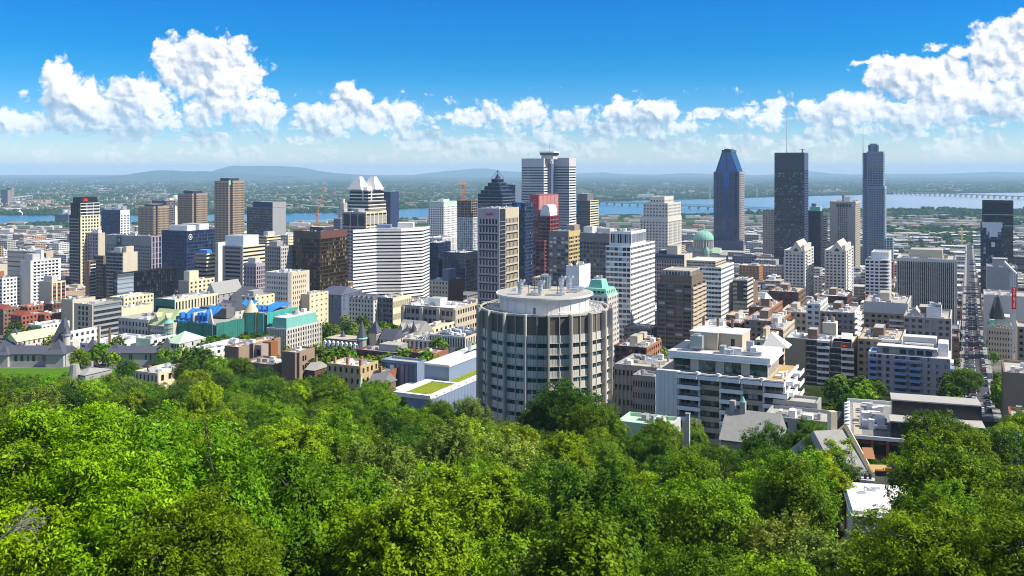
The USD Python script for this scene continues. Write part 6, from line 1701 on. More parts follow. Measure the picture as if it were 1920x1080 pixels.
def near_left_houses():
    B = T("yellow_mansion", "old ochre stone mansion with orange chimneys on a pale flat roof", 613, 676, 692, 687, 425, S("yellow_stone", nf=3, nc=6, sp=.5, pr=.6), S("yellow_stone", nf=3, nc=4, sp=.5, pr=.55), d=14, roof="white_roof", clut=4, cat="mansion")
    for k in range(5):
        B.single("chimney", "orange_brick", lambda m: m.box(-B.w + 2 + k * B.w / 5.2, 2 + (k % 2) * 6, B.h - 1, -B.w + 3 + k * B.w / 5.2, 3 + (k % 2) * 6, B.h + 2.6))
    B.m("corner_turret", "pale_copper").cyl(.4, -.2, B.h - 9, B.h - 4, 1.6, .1, n=10)
    B.done()
    B = T("dark_annex", "small dark brick annex beside the glass link", 700, 722, 727, 698, 410, S("dark_brick", "blank"), S("red_brick", "blank"), d=14, roof="gravel_roof", clut=2); B.done()
    B = T("glass_link", "long glass walled link behind the planted roofs", 716, 782, 786, 680, 415, S("silver_blue", nf=1, cw=2.4, sp=.1, pr=.08, glass="pale_glass", tp=1.2), S("silver_blue", "blank"), d=8, roof="gravel_roof", clut=0, cat="glass corridor"); B.done()
    B = G("grey_cottage", "grey roofed cottage with a brick chimney below the dark annex", 690, 716, 730, 722, 370, 4, "x", "brown_brick", "grey_roof", d=10, chim=1); B.done()
    B = G("dark_house", "small dark house with a pale roof at the stair tower foot", 574, 590, 598, 694, 440, 3, "x", "dark_brick", "gravel_roof", d=10, chim=1); B.done()
    B = T("white_roofed_villa", "villa with a flat white roof and chimneys half hidden in the trees, left", 253, 296, 318, 700, 425, S("sand", nf=2, nc=6, sp=.5, pr=.6), S("cream", nf=2, nc=4, sp=.5, pr=.6), d=18, roof="white_roof", clut=4, cat="villa")
    for s, u in ((.2, -B.w * .75), (.7, -2)):
        B.single("chimney", "red_brick", lambda m: m.box(u, B.d * s, B.h - 1, u + 1.6, B.d * s + 1.2, B.h + 1.8))
    B.m("dormer", "pale_slate").gable(-B.w * .6, 1, -B.w * .4, 6, B.h - .8, B.h + 1.6, "y")
    B.done()
    B = G("slate_villa", "villa with a grey slate turret and low white roof in the trees, far left", 137, 160, 181, 703, 405, 2.2, "x", "grey_stone", "pale_slate", d=14, hip=5, chim=1)
    B.m("turret_roof", "pale_slate").cyl(-B.w * .85, 0, B.h - 2, B.h + 4, 3.0, 1.6, n=12)
    B.done()


near_left_houses()


# right-hand blocks behind the near apartments
for a in (
    ("brick_block", "long dark brick block with a pale flat roof, below the gabled towers", 1441, 1497, 1521, 548, 690, "dark_brick", "brown_brick", 3.5, "tan_roof"),
    ("brick_block", "second dark brick block, right of the first below the gabled towers", 1534, 1588, 1600, 556, 700, "dark_brick", "dark_brick", 3.5, "white_roof"),
    ("white_office", "small office with a white and black window grid", 1512, 1538, 1566, 570, 590, "white", "off_white", 3.4, "gravel_roof"),
    ("grey_block", "grey rendered block with white ribs on its bright side", 1538, 1601, 1622, 587, 560, "grey_concrete", "white", 3.3, "gravel_roof"),
    ("orange_brick_flats", "orange brick flats with a roof room, beyond the terraced flats", 1396, 1462, 1500, 603, 520, "tan_brown", "orange_brick", 3.0, "gravel_roof"),
    ("orange_brick_flats", "taller plain red brick wall of flats behind the white party tent", 1428, 1468, 1490, 618, 480, "red_brick", "sand", 3.0, "gravel_roof"),
    ("tan_flats", "tan brick flats with a grey top, in front of the pinstriped block", 1620, 1702, 1752, 569, 520, "tan_brown", "pale_concrete", 3.0, "gravel_roof"),
    ("yellow_flats", "ochre flats between the striped slab and the lilac slab", 1608, 1690, 1712, 640, 440, "tan_brown", "sand", 3.0, "tan_roof"),
    ("grey_roofed_flats", "grey flats with a pitched rooftop behind the lilac slab", 1694, 1783, 1796, 598, 490, "mauve_stone", "sand", 3.0, "gravel_roof"),
    ("brick_shops", "low brick shops with a small white spire, beyond the orange flats", 1404, 1448, 1478, 577, 590, "red_brick", "orange_brick", 3.4, "gravel_roof"),
    ("low_brick_house", "low brick houses between the round tower and the terraced flats", 1152, 1212, 1240, 652, 470, "dark_brick", "orange_brick", 3.2, "gravel_roof"),
    ("low_brick_house", "yellow sided low brick house left of the brown apartment tower", 1178, 1222, 1238, 642, 500, "red_brick", "yellow_brick", 3.2, "gravel_roof"),
    ("cream_flats", "cream flats with a rooftop pool, right of the party tent", 1416, 1440, 1460, 638, 420, "cream", "cream", 3.2, "tan_roof"),
    ("orange_shop", "flat orange roofed shop behind the party tent", 1362, 1388, 1412, 606, 540, "red_brick", "brown_brick", 3.4, "tan_roof"),
    ("beige_ramp_block", "long beige low block with a blue strip left of the small gridded office", 1462, 1512, 1530, 586, 640, "beige", "beige", 4.0, "tan_roof"),
):
    name, lab, xl, xc, xr, yt, Y, m1, m2, fh, rf = a
    B = T(name, lab, xl, xc, xr, yt, Y, S(m1, fh=fh, cw=3.4, sp=.5, pr=.45, glass="blind_glass", tp=1.2), S(m2, fh=fh, cw=3.4, sp=.5, pr=.45, glass="blind_glass", tp=1.2), dmax=36, roof=rf, clut=12, ph=[(.3, .55, .35, .7, 3.5, RNG.choice(["pale_concrete", "beige", "brown_brick"]))], cat="building")
    w, d, h = B.w, B.d, B.h
    if "spire" in lab:
        B.m("spire_base", "orange_brick").box(-w * .5, 2, h, -w * .5 + 5, 7, h + 5)
        B.m("spire", "white").cyl(-w * .5 + 2.5, 4.5, h + 5, h + 9, 4.2, .1, n=4)
    if "pool" in lab:
        B.m("pool", "pool_water").box(-w * .8, 4, h - .8, -w * .2, 8, h - .7)
    if "white ribs" in lab:
        for k in range(int(h / 3.3)):
            B.single("side_balcony", "white", lambda m: m.box(.08, 2, 1 + 3.3 * k, 1.6, d * .4, 2.0 + 3.3 * k))
            B.single("side_balcony", "white", lambda m: m.box(.08, d * .55, 1 + 3.3 * k, 1.6, d * .9, 2.0 + 3.3 * k))
    if "grey top" in lab:
        B.m("grey_top", "pale_concrete").box(-w - .1, -.12, h - 6, .1, -.07, h)
        for k in range(6):
            B.single("balcony", "white", lambda m: m.box(-w * .42, -1.2, h - 10 - 3 * k, -w * .04, -.08, h - 9 - 3 * k))
    if "pitched" in lab:
        B.m("pitched_roof", "gravel_roof").gable(-w * .95, 2, -w * .55, 16, h - .8, h + 4, "y")
        B.m("white_roof_room", "off_white").box(-w * .52, 4, h - .8, -w * .2, 14, h + 5)
        clutter(B, -w * .5, -w * .2, 4, 14, h + 5, 6, 77)
    B.done()


# right edge and the near roofs among the trees
def right_edge():
    B = T("brown_flats", "brown brick flats with a pale flat roof, at the right margin", 1873, 1882, 1990, 697, 330, S("tan_brown", "blank"), S("brown_brick", fh=3, cw=3, sp=.4, pr=.3, band="grey_concrete"), d=24, flip=True, roof="gravel_roof", clut=6, cat="apartments"); B.done()
    B = T("brick_cottage", "low red brick house with chimneys just under the brown flats", 1886, 1893, 1990, 781, 255, S("red_brick", nf=2, cw=4, sp=.5, pr=.6), S("red_brick", "blank"), d=12, flip=True, roof="gravel_roof", clut=3, cat="house")
    B.single("chimney", "grey_stone", lambda m: m.box(-3, 2, B.h - 1, -1.6, 3.4, B.h + 2.4)); B.done()
    B = T("tan_tower_block", "tan block at the right margin beyond the hoist", 1902, 1908, 1990, 612, 470, S("tan_brown", fh=3.2, cw=3, sp=.5, pr=.5), S("beige", "blank"), d=20, flip=True); B.done()
    # modern roof with a zigzag white edge
    Y = 229
    x0, z0 = px_x(1590, Y), ground(262) - 1
    B = Bld("flat_roofed_house", "large flat grey roof with a toothed white edge and black rooftop boxes", "house", (x0, Y, z0), rot=-19.0)
    W, Dp, h = 30.0, 36.0, px_z(814, Y) - z0
    B.m("wall", "red_brick").box(0, .6, 0, W, Dp, h - .8)
    for k in range(5):
        B.single("window", "black_glass", lambda m: m.box(2.5 + k * 3.4, .45, h - 4.4, 5.2 + k * 3.4, .6, h - 2))
        B.single("brick_pier", "red_brick", lambda m: m.box(1.7 + k * 3.4, 0, 0, 2.4 + k * 3.4, .6, h - .9))
    B.m("roof", "grey_roof").box(0, .3, h - .8, W, Dp, h - .3)
    B.m("roof_path", "tan_roof").box(1.4, 1.5, h - .3, 3.2, Dp - 1.5, h - .26).box(3.2, Dp - 3.2, h - .3, W * .6, Dp - 1.5, h - .26)
    for k in range(9):
        v = 1.5 + k * (Dp - 3) / 9
        B.single("edge_tooth", "white", lambda m: m.add([(-.9, v, h - 1.4), (.6, v, h - 1.4), (.6, v + 3.4, h - 1.4), (-.9, v, h + .3), (.6, v, h + .3), (.6, v + 3.4, h + .3)], [[0, 1, 4, 3], [1, 2, 5, 4], [2, 0, 3, 5]], [[3, 4, 5], [0, 2, 1]]))
    B.m("edge", "white").box(-.2, 0, h - .9, W, .3, h - .1).box(0, Dp - .3, h - .9, W, Dp, h + .5)
    B.single("roof_box", "black_panel", lambda m: m.box(9.6, 2.2, h - .3, W, 9, h + 3.2))
    B.single("roof_box", "black_panel", lambda m: m.box(10.2, 9, h - .3, W, 16, h + 6.8))
    B.m("roof_box_top", "gravel_roof").box(9.4, 2, h + 3.2, W, 9, h + 3.5).box(10, 9, h + 6.8, W, 16.3, h + 7.1)
    B.m("orange_light", "orange_brick").box(13.4, 2.1, h + .8, 14.4, 2.2, h + 2)
    B.m("roof_duct", "silver").tube([(3.5, 20, h + .6), (7, 17.4, h + .6), (8.6, 14, h + .5)], .75, 8)
    clutter(B, 3, 9, 4, 30, h - .3, 12, 6)
    B.done()
    # cream house, steep roof
    Y = 165
    B = Bld("cream_house", "cream house with a steep grey roof and a tall cream gable edge, among the trees", "house", (px_x(1637, Y), Y, ground(Y) - 1), rot=10.0)
    h = px_z(896, Y) - B.loc[2]
    B.m("wall", "cream").box(-6, 0, 0, 0, 18, h)
    B.m("gable_wall", "cream").add([(.02, 0, h - .1), (.02, 18, h - .1), (.02, 9, h + 6.2)], None, [[0, 1, 2]])
    B.m("roof", "pale_slate").gable(-6.4, -.8, -.3, 18.6, h - .2, h + 6, "x")
    B.m("gable_coping", "cream").tube([(0, -.9, h - .2), (0, 9, h + 6.5), (0, 18.9, h)], .5, 4)
    B.single("bay", "cream", lambda m: m.box(0, .2, 0, 1.7, 4.6, h + .4))
    for k in range(2):
        B.single("window", "black_glass", lambda m: m.box(.3 + .7 * k, .1, h - 2.4, .7 + .7 * k, .2, h - .6))
    B.m("bay_roof", "pale_slate").gable(-.1, 0, 1.9, 4.8, h + .4, h + 1.6, "y")
    B.m("chimney", "sand").box(-2.6, 9.6, h + 4, -1.4, 11, h + 9)
    B.done()
    Y = 150
    B = Bld("yellow_garage", "pale yellow garage with a roof terrace and dark door, below the cream house", "garage", (px_x(1641, Y), Y, ground(155) - 1), rot=-8.0)
    h = px_z(893, Y) - B.loc[2]
    B.single("wall", "cream", lambda m: (m.box(0, 0, 0, .9, 5, h), m.box(3.2, 0, 0, 3.7, 5, h), m.box(.9, 0, h - 1.1, 3.2, 5, h), m.box(0, 4.6, 0, 3.7, 5, h)))
    B.m("garage_door", "black_panel").box(.9, .4, 0, 3.2, .5, h - 1.1)
    B.m("terrace_floor", "deck_wood").box(.1, .1, h, 3.6, 6, h + .06)
    B.m("terrace_rail", "charcoal").box(-.05, 0, h + .06, 3.75, .08, h + .8).box(3.68, .08, h + .06, 3.76, 6, h + .8)
    B.m("terrace_planter", "rust").box(.4, 1, h + .06, 1.8, 1.8, h + .6).box(2.2, 2.4, h + .06, 3.2, 3, h + .6)
    B.m("lean_to_roof", "orange_brick").add([(-.2, 6.5, h + .8), (1.5, 6.5, h + .8), (1.5, 8.5, h + 2.1), (-.2, 8.5, h + 2.1)], [[0, 1, 2, 3]])
    B.done()
    Y = 150
    B = Bld("stone_chimney", "square stone chimney stack beside the yellow garage", "chimney", (px_x(1616, 146), 146, ground(150)), rot=-20.0)
    zt = px_z(899, 146) - B.loc[2]
    B.m("stack", "grey_stone").box(0, 0, -1, 1.7, 1.3, zt - .4)
    B.m("cap", "pale_concrete").box(-.15, -.15, zt - .4, 1.85, 1.45, zt)
    B.m("pot", "charcoal").cyl(.5, .6, zt, zt + .7, .2, n=8).cyl(1.2, .6, zt, zt + .8, .2, n=8)
    B.done()
    Y = 124
    x0, z0 = px_x(1640, Y), ground(130) - 1
    B = Bld("white_roofed_house", "house with a pale metal hip roof edged in teal and units on its flat top", "house", (x0, Y, z0), rot=-14.0)
    h = px_z(992, 120) - z0
    zr = px_z(931, 132) - z0
    B.m("wall", "off_white").box(-2.6, .8, -4, 5.2, 12.8, h + .4)
    a, b, c, e = (-3, 0), (5.6, 0), (5.6, 13.5), (-3, 13.5)
    t0, t1, t2, t3 = (-1.9, 7.0), (1.2, 7.4), (2.6, 11.6), (-1.8, 11.6)
    B.m("roof", "pale_metal").loft([a, b, c, e], h, [t0, t1, t2, t3], zr)
    for p, q in ((a, t0), (b, t1), (c, t2)):
        B.single("hip_strip", "teal_copper", lambda m: m.tube([(*p, h + .05), (*q, zr + .05)], .16, 4))
    for p, q in ((t0, t1), (t1, t2), (t2, t3), (t3, t0)):
        B.m("flat_edge", "teal_copper").tube([(*p, zr), (*q, zr)], .13, 4)
    B.m("valley", "grey_roof").add([(1.2, 0, h + .12), (2.1, 0, h + .12), (.6, 7.2, zr + .02), (.1, 7.2, zr + .02)], [[0, 1, 2, 3]])
    B.m("flat_top", "grey_roof").prism([t0, t1, t2, t3], zr - .02, zr + .06)
    for k, (u, v) in enumerate(((-1.3, 7.8), (.2, 9.4), (.9, 10.4))):
        B.single("roof_unit", "aluminium", lambda m: m.box(u, v, zr + .06, u + 1.1, v + .8, zr + .5))
    B.m("flue", "aluminium").tube([(-.3, 9, zr), (-.3, 9, zr + 1.1), (.3, 8.4, zr + 1.0)], .09, 6)
    B.m("gutter", "silver_blue").tube([(-3.1, 10.5, h + 1.6), (-1.2, 12, zr)], .22, 8)
    B.done()
    # pitched stone roofs by the terraced flats
    B = G("stone_villa", "stone villa with a broad pale grey pitched roof and chimneys, below the terraced flats", 1352, 1452, 1462, 834, 216, 5.4, "x", "grey_stone", "pale_slate", d=14, cat="villa")
    for u in (-B.w * .95, -B.w * .75):
        B.single("chimney", "grey_stone", lambda m: m.box(u, 6, B.h + 2, u + 1.2, 7.6, B.h + 7.4))
    B.m("chimney_cap", "copper").cyl(-B.w * .75 + .6, 6.8, B.h + 7.4, B.h + 8.6, .6, .1, n=8)
    B.done()
    B = T("flat_roofed_annex", "low building with a pale green flat roof in front of the ribbed block", 1157, 1256, 1264, 800, 240, S("pale_copper", "blank"), S("pale_concrete", "blank"), d=10, roof="pale_copper", clut=2, cat="annex"); B.done()
    B = T("grey_roofed_annex", "low flat grey roofs stepping down right of the terraced flats", 1432, 1568, 1584, 793, 250, S("grey_stone", nf=2, cw=4, sp=.5, pr=.6), S("grey_stone", "blank"), d=13, roof="gravel_roof", clut=7, cat="annex")
    block(B, -B.w, -B.w * .35, 13.2, 21, 0, B.h + 1.5, S("grey_stone", "blank"), None, "gravel_roof"); B.done()
    Y = 224
    B = Bld("stone_chimney", "tall pale stone chimney pair in the trees before the terraced flats", "chimney", (px_x(1285, Y), Y, ground(Y)))
    B.m("stack", "pale_concrete").box(0, 0, 0, .9, .9, px_z(777, Y) - B.loc[2])
    B.m("short_stack", "sand").box(-.8, .1, 0, -.05, .8, px_z(792, Y) - B.loc[2])
    B.m("cap", "grey_stone").box(-.1, -.1, px_z(777, Y) - B.loc[2], 1, 1, px_z(775, Y) - B.loc[2])
    B.done()
    Y = 190
    B = Bld("vent_stack", "slim white ventilation stack above the trees at the right", "vent stack", (px_x(1909, Y), Y, ground(Y)))
    zt = px_z(810, Y) - B.loc[2]
    B.m("stack", "off_white").cyl(0, 0, 0, zt - 3.6, .3, n=10).cyl(0, 0, zt - 3.6, zt - 2.4, .95, .4, n=10).cyl(0, 0, zt - 2.4, zt - .6, .4, n=10)
    B.m("cap", "silver").cyl(0, 0, zt - .6, zt, .62, .3, n=10)
    B.done()


right_edge()
# ------------------------------------------------------------------ trees
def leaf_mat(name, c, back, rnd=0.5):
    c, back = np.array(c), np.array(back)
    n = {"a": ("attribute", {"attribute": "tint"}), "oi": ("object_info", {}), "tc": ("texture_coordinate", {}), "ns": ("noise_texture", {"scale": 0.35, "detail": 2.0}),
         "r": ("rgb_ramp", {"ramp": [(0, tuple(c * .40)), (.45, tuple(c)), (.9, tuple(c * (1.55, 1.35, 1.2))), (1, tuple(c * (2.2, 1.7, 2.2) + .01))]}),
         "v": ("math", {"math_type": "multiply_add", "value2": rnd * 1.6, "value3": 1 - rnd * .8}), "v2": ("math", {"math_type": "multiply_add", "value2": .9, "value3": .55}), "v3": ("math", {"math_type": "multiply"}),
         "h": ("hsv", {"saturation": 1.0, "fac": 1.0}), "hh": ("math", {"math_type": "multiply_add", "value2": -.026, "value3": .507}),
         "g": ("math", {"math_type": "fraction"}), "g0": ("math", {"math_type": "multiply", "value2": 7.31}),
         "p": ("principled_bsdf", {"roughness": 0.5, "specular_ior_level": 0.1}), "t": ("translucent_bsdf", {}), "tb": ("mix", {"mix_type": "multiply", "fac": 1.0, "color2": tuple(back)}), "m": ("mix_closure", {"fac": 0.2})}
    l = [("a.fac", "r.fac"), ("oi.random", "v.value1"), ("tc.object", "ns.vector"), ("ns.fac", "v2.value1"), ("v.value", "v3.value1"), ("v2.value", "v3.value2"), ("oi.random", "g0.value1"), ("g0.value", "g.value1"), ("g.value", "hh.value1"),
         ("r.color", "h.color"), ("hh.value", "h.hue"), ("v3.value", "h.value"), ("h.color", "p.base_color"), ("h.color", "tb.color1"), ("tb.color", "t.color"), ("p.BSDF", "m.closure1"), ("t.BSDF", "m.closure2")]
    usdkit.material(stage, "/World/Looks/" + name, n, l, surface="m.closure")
    MATS[name] = "/World/Looks/" + name


mat("pale_bark", (0.30, 0.27, 0.23), var=0.2, scale=3.0, obj=True); mat("bark", (0.10, 0.085, 0.07), var=0.3, scale=3.0, obj=True)
LEAF_GAIN = 1.6
for _n, _c in (("leaf_bright", (.090, .168, .001)), ("leaf_mid", (.060, .132, .002)), ("leaf_dark", (.034, .088, .003)), ("leaf_yellow", (.112, .178, .001)), ("leaf_silver", (.100, .150, .020)), ("leaf_olive", (.062, .116, .003)), ("leaf_big", (.084, .158, .001)), ("needle_blue", (.035, .075, .055))):
    leaf_mat(_n, np.array(_c) * LEAF_GAIN, (1.6, 1.6, .4))


def leaves(mb, pts, nrm, size, r, droop=0.0, aspect=1.6, tintf=None, tri=False):
    """One small blade per point, facing roughly along nrm."""
    n = len(pts)
    d = nrm + r.normal(0, .6, (n, 3))
    d /= np.linalg.norm(d, axis=1, keepdims=True)
    a = np.cross(d, r.normal(0, 1, (n, 3)))
    a /= np.linalg.norm(a, axis=1, keepdims=True) + 1e-9
    if droop:
        a = a * (1 - droop) + np.array([0, 0, -droop])
        a -= d * (a * d).sum(1, keepdims=True)
        a /= np.linalg.norm(a, axis=1, keepdims=True) + 1e-9
    b = np.cross(d, a)
    s = size * (0.6 + .8 * r.random(n))[:, None]
    p0, p1, p2, p3 = pts - a * s * aspect * .5, pts + b * s * .5, pts + a * s * aspect * .5, pts - b * s * .5
    v = np.stack([p0, p1, p2, p3], 1).reshape(-1, 3)
    q = np.arange(4 * n).reshape(n, 4)
    t = r.random(n) if tintf is None else np.clip(tintf + .3 * (r.random(n) - .5), 0, 1)
    mb.v.append(v); mb.q.append(q + mb.n); mb.tint.append(np.repeat(t, 4)); mb.n += 4 * n


def crown_tree(seed, h, rad, lobes, n_leaf, size, kind="round", droop=0.0, aspect=1.6):
    """(crown, trunk) meshes of a broad-leaved tree standing at the origin."""
    r = np.random.default_rng(seed)
    cz = h - rad * (1.05 if kind == "round" else 1.2)
    rz = rad * (1.0 if kind == "round" else 1.3)
    C, R = [], []
    for i in range(lobes):
        z = 1 - (i + .5) / lobes * 1.55
        a = i * 2.39996 + r.normal(0, .35)
        s = math.sqrt(max(0, 1 - z * z))
        k = .62 + .32 * r.random()
        if kind == "upright":
            k = .42 + .36 * r.random()
        C.append((rad * k * s * math.cos(a), rad * k * s * math.sin(a), cz + rz * k * z * (1.15 if kind == "upright" else 1) + r.normal(0, .25)))
        R.append(rad * (.25 + .17 * r.random()) * (.8 if kind == "upright" else 1))
    C, R = np.array(C), np.array(R)
    crown, wood = MB(), MB()
    w = R ** 2 / (R ** 2).sum()
    per = 46
    pts, nrm, tint = [], [], []
    for c, q, k in zip(C, R, w):
        m = max(6, int(n_leaf * k / per * 1.15))                       # sprays on this lobe
        d = r.normal(0, 1, (m, 3)); d /= np.linalg.norm(d, axis=1, keepdims=True)
        rr = q * (.72 + .42 * r.random(m))
        o = c + d * rr[:, None]
        if kind == "upright":
            o[:, 2] += q * .55 * r.random(m) * (d[:, 2] > 0)
        ax = d + np.array([0, 0, .75 if kind != "upright" else 1.3]) + r.normal(0, .25, (m, 3))
        ax /= np.linalg.norm(ax, axis=1, keepdims=True)
        sz = rad * .058 * (.7 + .6 * r.random(m))
        g = np.clip(r.normal(0, 1, (m, per, 3)), -1.7, 1.7)
        along = (g * ax[:, None]).sum(2, keepdims=True)
        g = g - along * ax[:, None] * (.45 if kind != "upright" else -.55)  # flat sprays, or drawn-out shoots
        if kind == "upright":
            g -= (g - (g * ax[:, None]).sum(2, keepdims=True) * ax[:, None]) * .35
        p = o[:, None] + g * sz[:, None, None]
        br = r.random(m)
        pts.append(p.reshape(-1, 3)); nrm.append(np.repeat(ax, per, 0) + .35 * np.repeat(d, per, 0))
        tint.append(np.clip(.16 + .34 * np.repeat(br, per) + .16 * along.reshape(-1) + .28 * np.repeat(np.clip((rr / q - .72) / .42, 0, 1), per), 0, 1))  # outer tips tinted lighter, inner sprays darker: crown shade painted into the leaves
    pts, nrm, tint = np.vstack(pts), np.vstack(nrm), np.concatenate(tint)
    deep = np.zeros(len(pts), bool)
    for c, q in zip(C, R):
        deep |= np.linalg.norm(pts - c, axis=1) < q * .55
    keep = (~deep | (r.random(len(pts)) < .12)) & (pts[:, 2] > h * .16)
    pts, nrm, tint = pts[keep], nrm[keep], np.where(deep[keep], .05, tint[keep])  # blades deep inside a lobe get a dark tint as painted shade
    if len(pts) > n_leaf:
        i = r.choice(len(pts), n_leaf, replace=False)
        pts, nrm, tint = pts[i], nrm[i], tint[i]
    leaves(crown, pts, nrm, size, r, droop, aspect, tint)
    wood.tube([(0, 0, -2), (0.05, 0, h * .18), (.1, .05, h * .36)], rad * .05, 7)
    wood.tube([(.1, .05, h * .36), (.1, .1, cz + rz * .3)], rad * .032, 6)
    for c in C[:: 2]:
        z0 = h * .22 + .25 * (c[2] - h * .22) * r.random()
        mid = (c[0] * .45, c[1] * .45, z0 + (c[2] - z0) * .55)
        wood.tube([(0.08, .05, z0), mid], rad * .022, 5).tube([mid, tuple(c)], rad * .013, 5)
        for _ in range(3):
            e = c + r.normal(0, 1, 3) * rad * .18
            wood.tube([tuple(c), tuple(e)], rad * .006, 4)
    return crown, wood


def spruce(seed, h, rad, n_leaf):
    r = np.random.default_rng(seed)
    crown, wood = MB(), MB()
    wood.tube([(0, 0, -2), (0, 0, h)], .18, 6)
    t = 1 - np.sqrt(r.random(n_leaf))
    z = h * (.06 + .93 * t)
    a = r.random(n_leaf) * 2 * np.pi
    tier = .78 + .22 * np.cos(z * 4.2)
    rr = rad * (1 - t) * tier * np.sqrt(.35 + .65 * r.random(n_leaf)) + .06
    p = np.stack([rr * np.cos(a), rr * np.sin(a), z - rr * .25], 1)
    leaves(crown, p, np.stack([np.cos(a), np.sin(a), np.full(n_leaf, .8)], 1), .34, r, .25, 2.2)
    return crown, wood


TREES = []
_specs = [  # look, leaf material, seed, height, radius, lobes, leaves, size, kind, droop, aspect
    ("bright green rounded", "leaf_bright", 1, 15, 5.6, 30, 42000, .165, "round", 0, 1.6), ("bright green loose", "leaf_bright", 2, 17, 5.4, 22, 38000, .175, "round", .1, 1.7),
    ("mid green rounded", "leaf_mid", 3, 16, 5.8, 32, 42000, .165, "round", 0, 1.6), ("mid green broad", "leaf_mid", 4, 14, 6.4, 34, 44000, .17, "round", 0, 1.5),
    ("dark green dense", "leaf_dark", 5, 16, 5.6, 34, 44000, .16, "round", 0, 1.5), ("dark green broad", "leaf_dark", 6, 14, 6.2, 30, 42000, .165, "round", 0, 1.5),
    ("yellow green feathery", "leaf_yellow", 7, 17, 5.0, 26, 40000, .16, "upright", 0, 2.0), ("fresh green upright", "leaf_bright", 8, 18, 5.0, 28, 42000, .155, "upright", 0, 1.9),
    ("silvery pale", "leaf_silver", 9, 16, 5.8, 28, 38000, .18, "upright", 0, 1.6), ("olive tinged", "leaf_olive", 10, 15, 5.6, 28, 38000, .16, "upright", 0, 1.7),
    ("large leaved yellow green", "leaf_big", 11, 16, 6.2, 44, 78000, .115, "round", .35, 2.6), ("large leaved glossy", "leaf_mid", 12, 17, 6.4, 46, 78000, .115, "round", .35, 2.4),
    ("mid green feathery", "leaf_mid", 13, 17, 5.2, 27, 42000, .155, "upright", .05, 1.9)]
UsdGeom.Xform.Define(stage, "/World/tree_kinds").GetPrim().SetSpecifier(Sdf.SpecifierClass)
for i, (look, lm, seed, h, rad, lb, nl, sz, kd, dr, asp) in enumerate(_specs):
    c, w = crown_tree(seed, h, rad, lb, nl, sz, kd, dr, asp)
    p = f"/World/tree_kinds/kind_{i:03d}"
    UsdGeom.Xform.Define(stage, p)
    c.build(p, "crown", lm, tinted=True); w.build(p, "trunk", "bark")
    TREES.append((p, look, h, rad))
for i, (look, seed, h, rad) in enumerate((("blue green conical", 31, 15, 3.6),)):
    c, w = spruce(seed, h, rad, 9000)
    p = f"/World/tree_kinds/conifer_{i:03d}"
    UsdGeom.Xform.Define(stage, p)
    c.build(p, "crown", "needle_blue", tinted=True); w.build(p, "trunk", "bark")
    TREES.append((p, look, h, rad))
# small versions for the far parks and streets: fewer, larger blades
SMALL = []
for i, (look, lm, seed, h, rad) in enumerate((("bright green", "leaf_bright", 41, 11, 4.4), ("mid green", "leaf_mid", 42, 12, 4.6), ("dark green", "leaf_dark", 43, 12, 4.8), ("yellow green", "leaf_yellow", 44, 10, 4.2), ("grey green", "leaf_silver", 45, 11, 4.4))):
    c, w = crown_tree(seed, h, rad, 16, 8000, .36, "round")
    p = f"/World/tree_kinds/park_kind_{i:03d}"
    UsdGeom.Xform.Define(stage, p)
    c.build(p, "crown", lm, tinted=True); w.build(p, "trunk", "bark")
    SMALL.append((p, look, h, rad))


def plant(name, proto, x, y, scale, rot, label, cat, group, z=None, sz=1.0):
    path = thing(name, label, cat, (x, y, (ground(y) if z is None else z) - .3), rot, group, scale=(scale, scale, scale * sz))
    pr = stage.GetPrimAtPath(path)
    pr.GetReferences().AddInternalReference(proto)
    pr.SetInstanceable(True)
    return path


EDGE = [(-400, 700), (0, 698), (60, 700), (100, 704), (130, 690), (200, 698), (235, 692), (250, 712), (320, 714), (330, 690), (365, 668), (420, 668), (440, 690), (520, 705), (545, 712), (585, 700), (610, 690), (640, 706), (700, 712), (735, 740), (745, 768), (770, 762), (800, 752), (850, 752), (890, 770), (925, 792),
        (975, 792), (1010, 752), (1050, 724), (1095, 722), (1130, 752), (1155, 785), (1165, 806), (1260, 806), (1262, 785), (1330, 790), (1350, 838), (1465, 838), (1472, 785), (1530, 785), (1570, 800), (1588, 850), (1715, 850), (1722, 790), (1760, 768), (1800, 765), (1812, 800), (1850, 800), (1870, 775), (1905, 770), (1960, 770), (2400, 770)]
# windows that nearer trees must leave open: columns, rows, distance of what is seen through them
CLEAR = [(1612, 1650, 818, 915, 158), (1614, 1702, 915, 1000, 122), (1640, 1680, 866, 918, 148), (1590, 1715, 752, 846, 225), (1366, 1458, 788, 832, 220), (1168, 1255, 786, 803, 238), (252, 318, 686, 712, 425), (136, 182, 690, 707, 400), (1284, 1296, 778, 812, 226), (1356, 1392, 766, 800, 226), (1885, 1905, 812, 850, 200), (1432, 1580, 766, 798, 250)]


def in_footprint(x, y, m):
    for fx, fy, w, d, fl in FOOT:
        dx, dy = x - fx, y - fy
        u, v = dx * EU[0] + dy * EU[1], dx * EV[0] + dy * EV[1]
        if fl:
            u = -u
        if -w - m < u < m and -m < v < d + m:
            return True
    return False


ZONES = [(130, "below the slate wing"), (340, "below the turreted hospital"), (590, "below the brown brick block"), (890, "below the planted roofs"), (1150, "below the round tower"), (1500, "below the terraced flats"), (1720, "by the cream house"), (9999, "at the right edge")]
BANDS = [(58, "front row"), (80, "second row"), (105, "third row"), (135, "fourth row"), (175, "fifth row"), (230, "sixth row"), (300, "seventh row"), (999, "last row")]
ORD = "first second third fourth fifth sixth seventh eighth ninth tenth eleventh twelfth thirteenth fourteenth fifteenth sixteenth seventeenth eighteenth nineteenth twentieth".split()


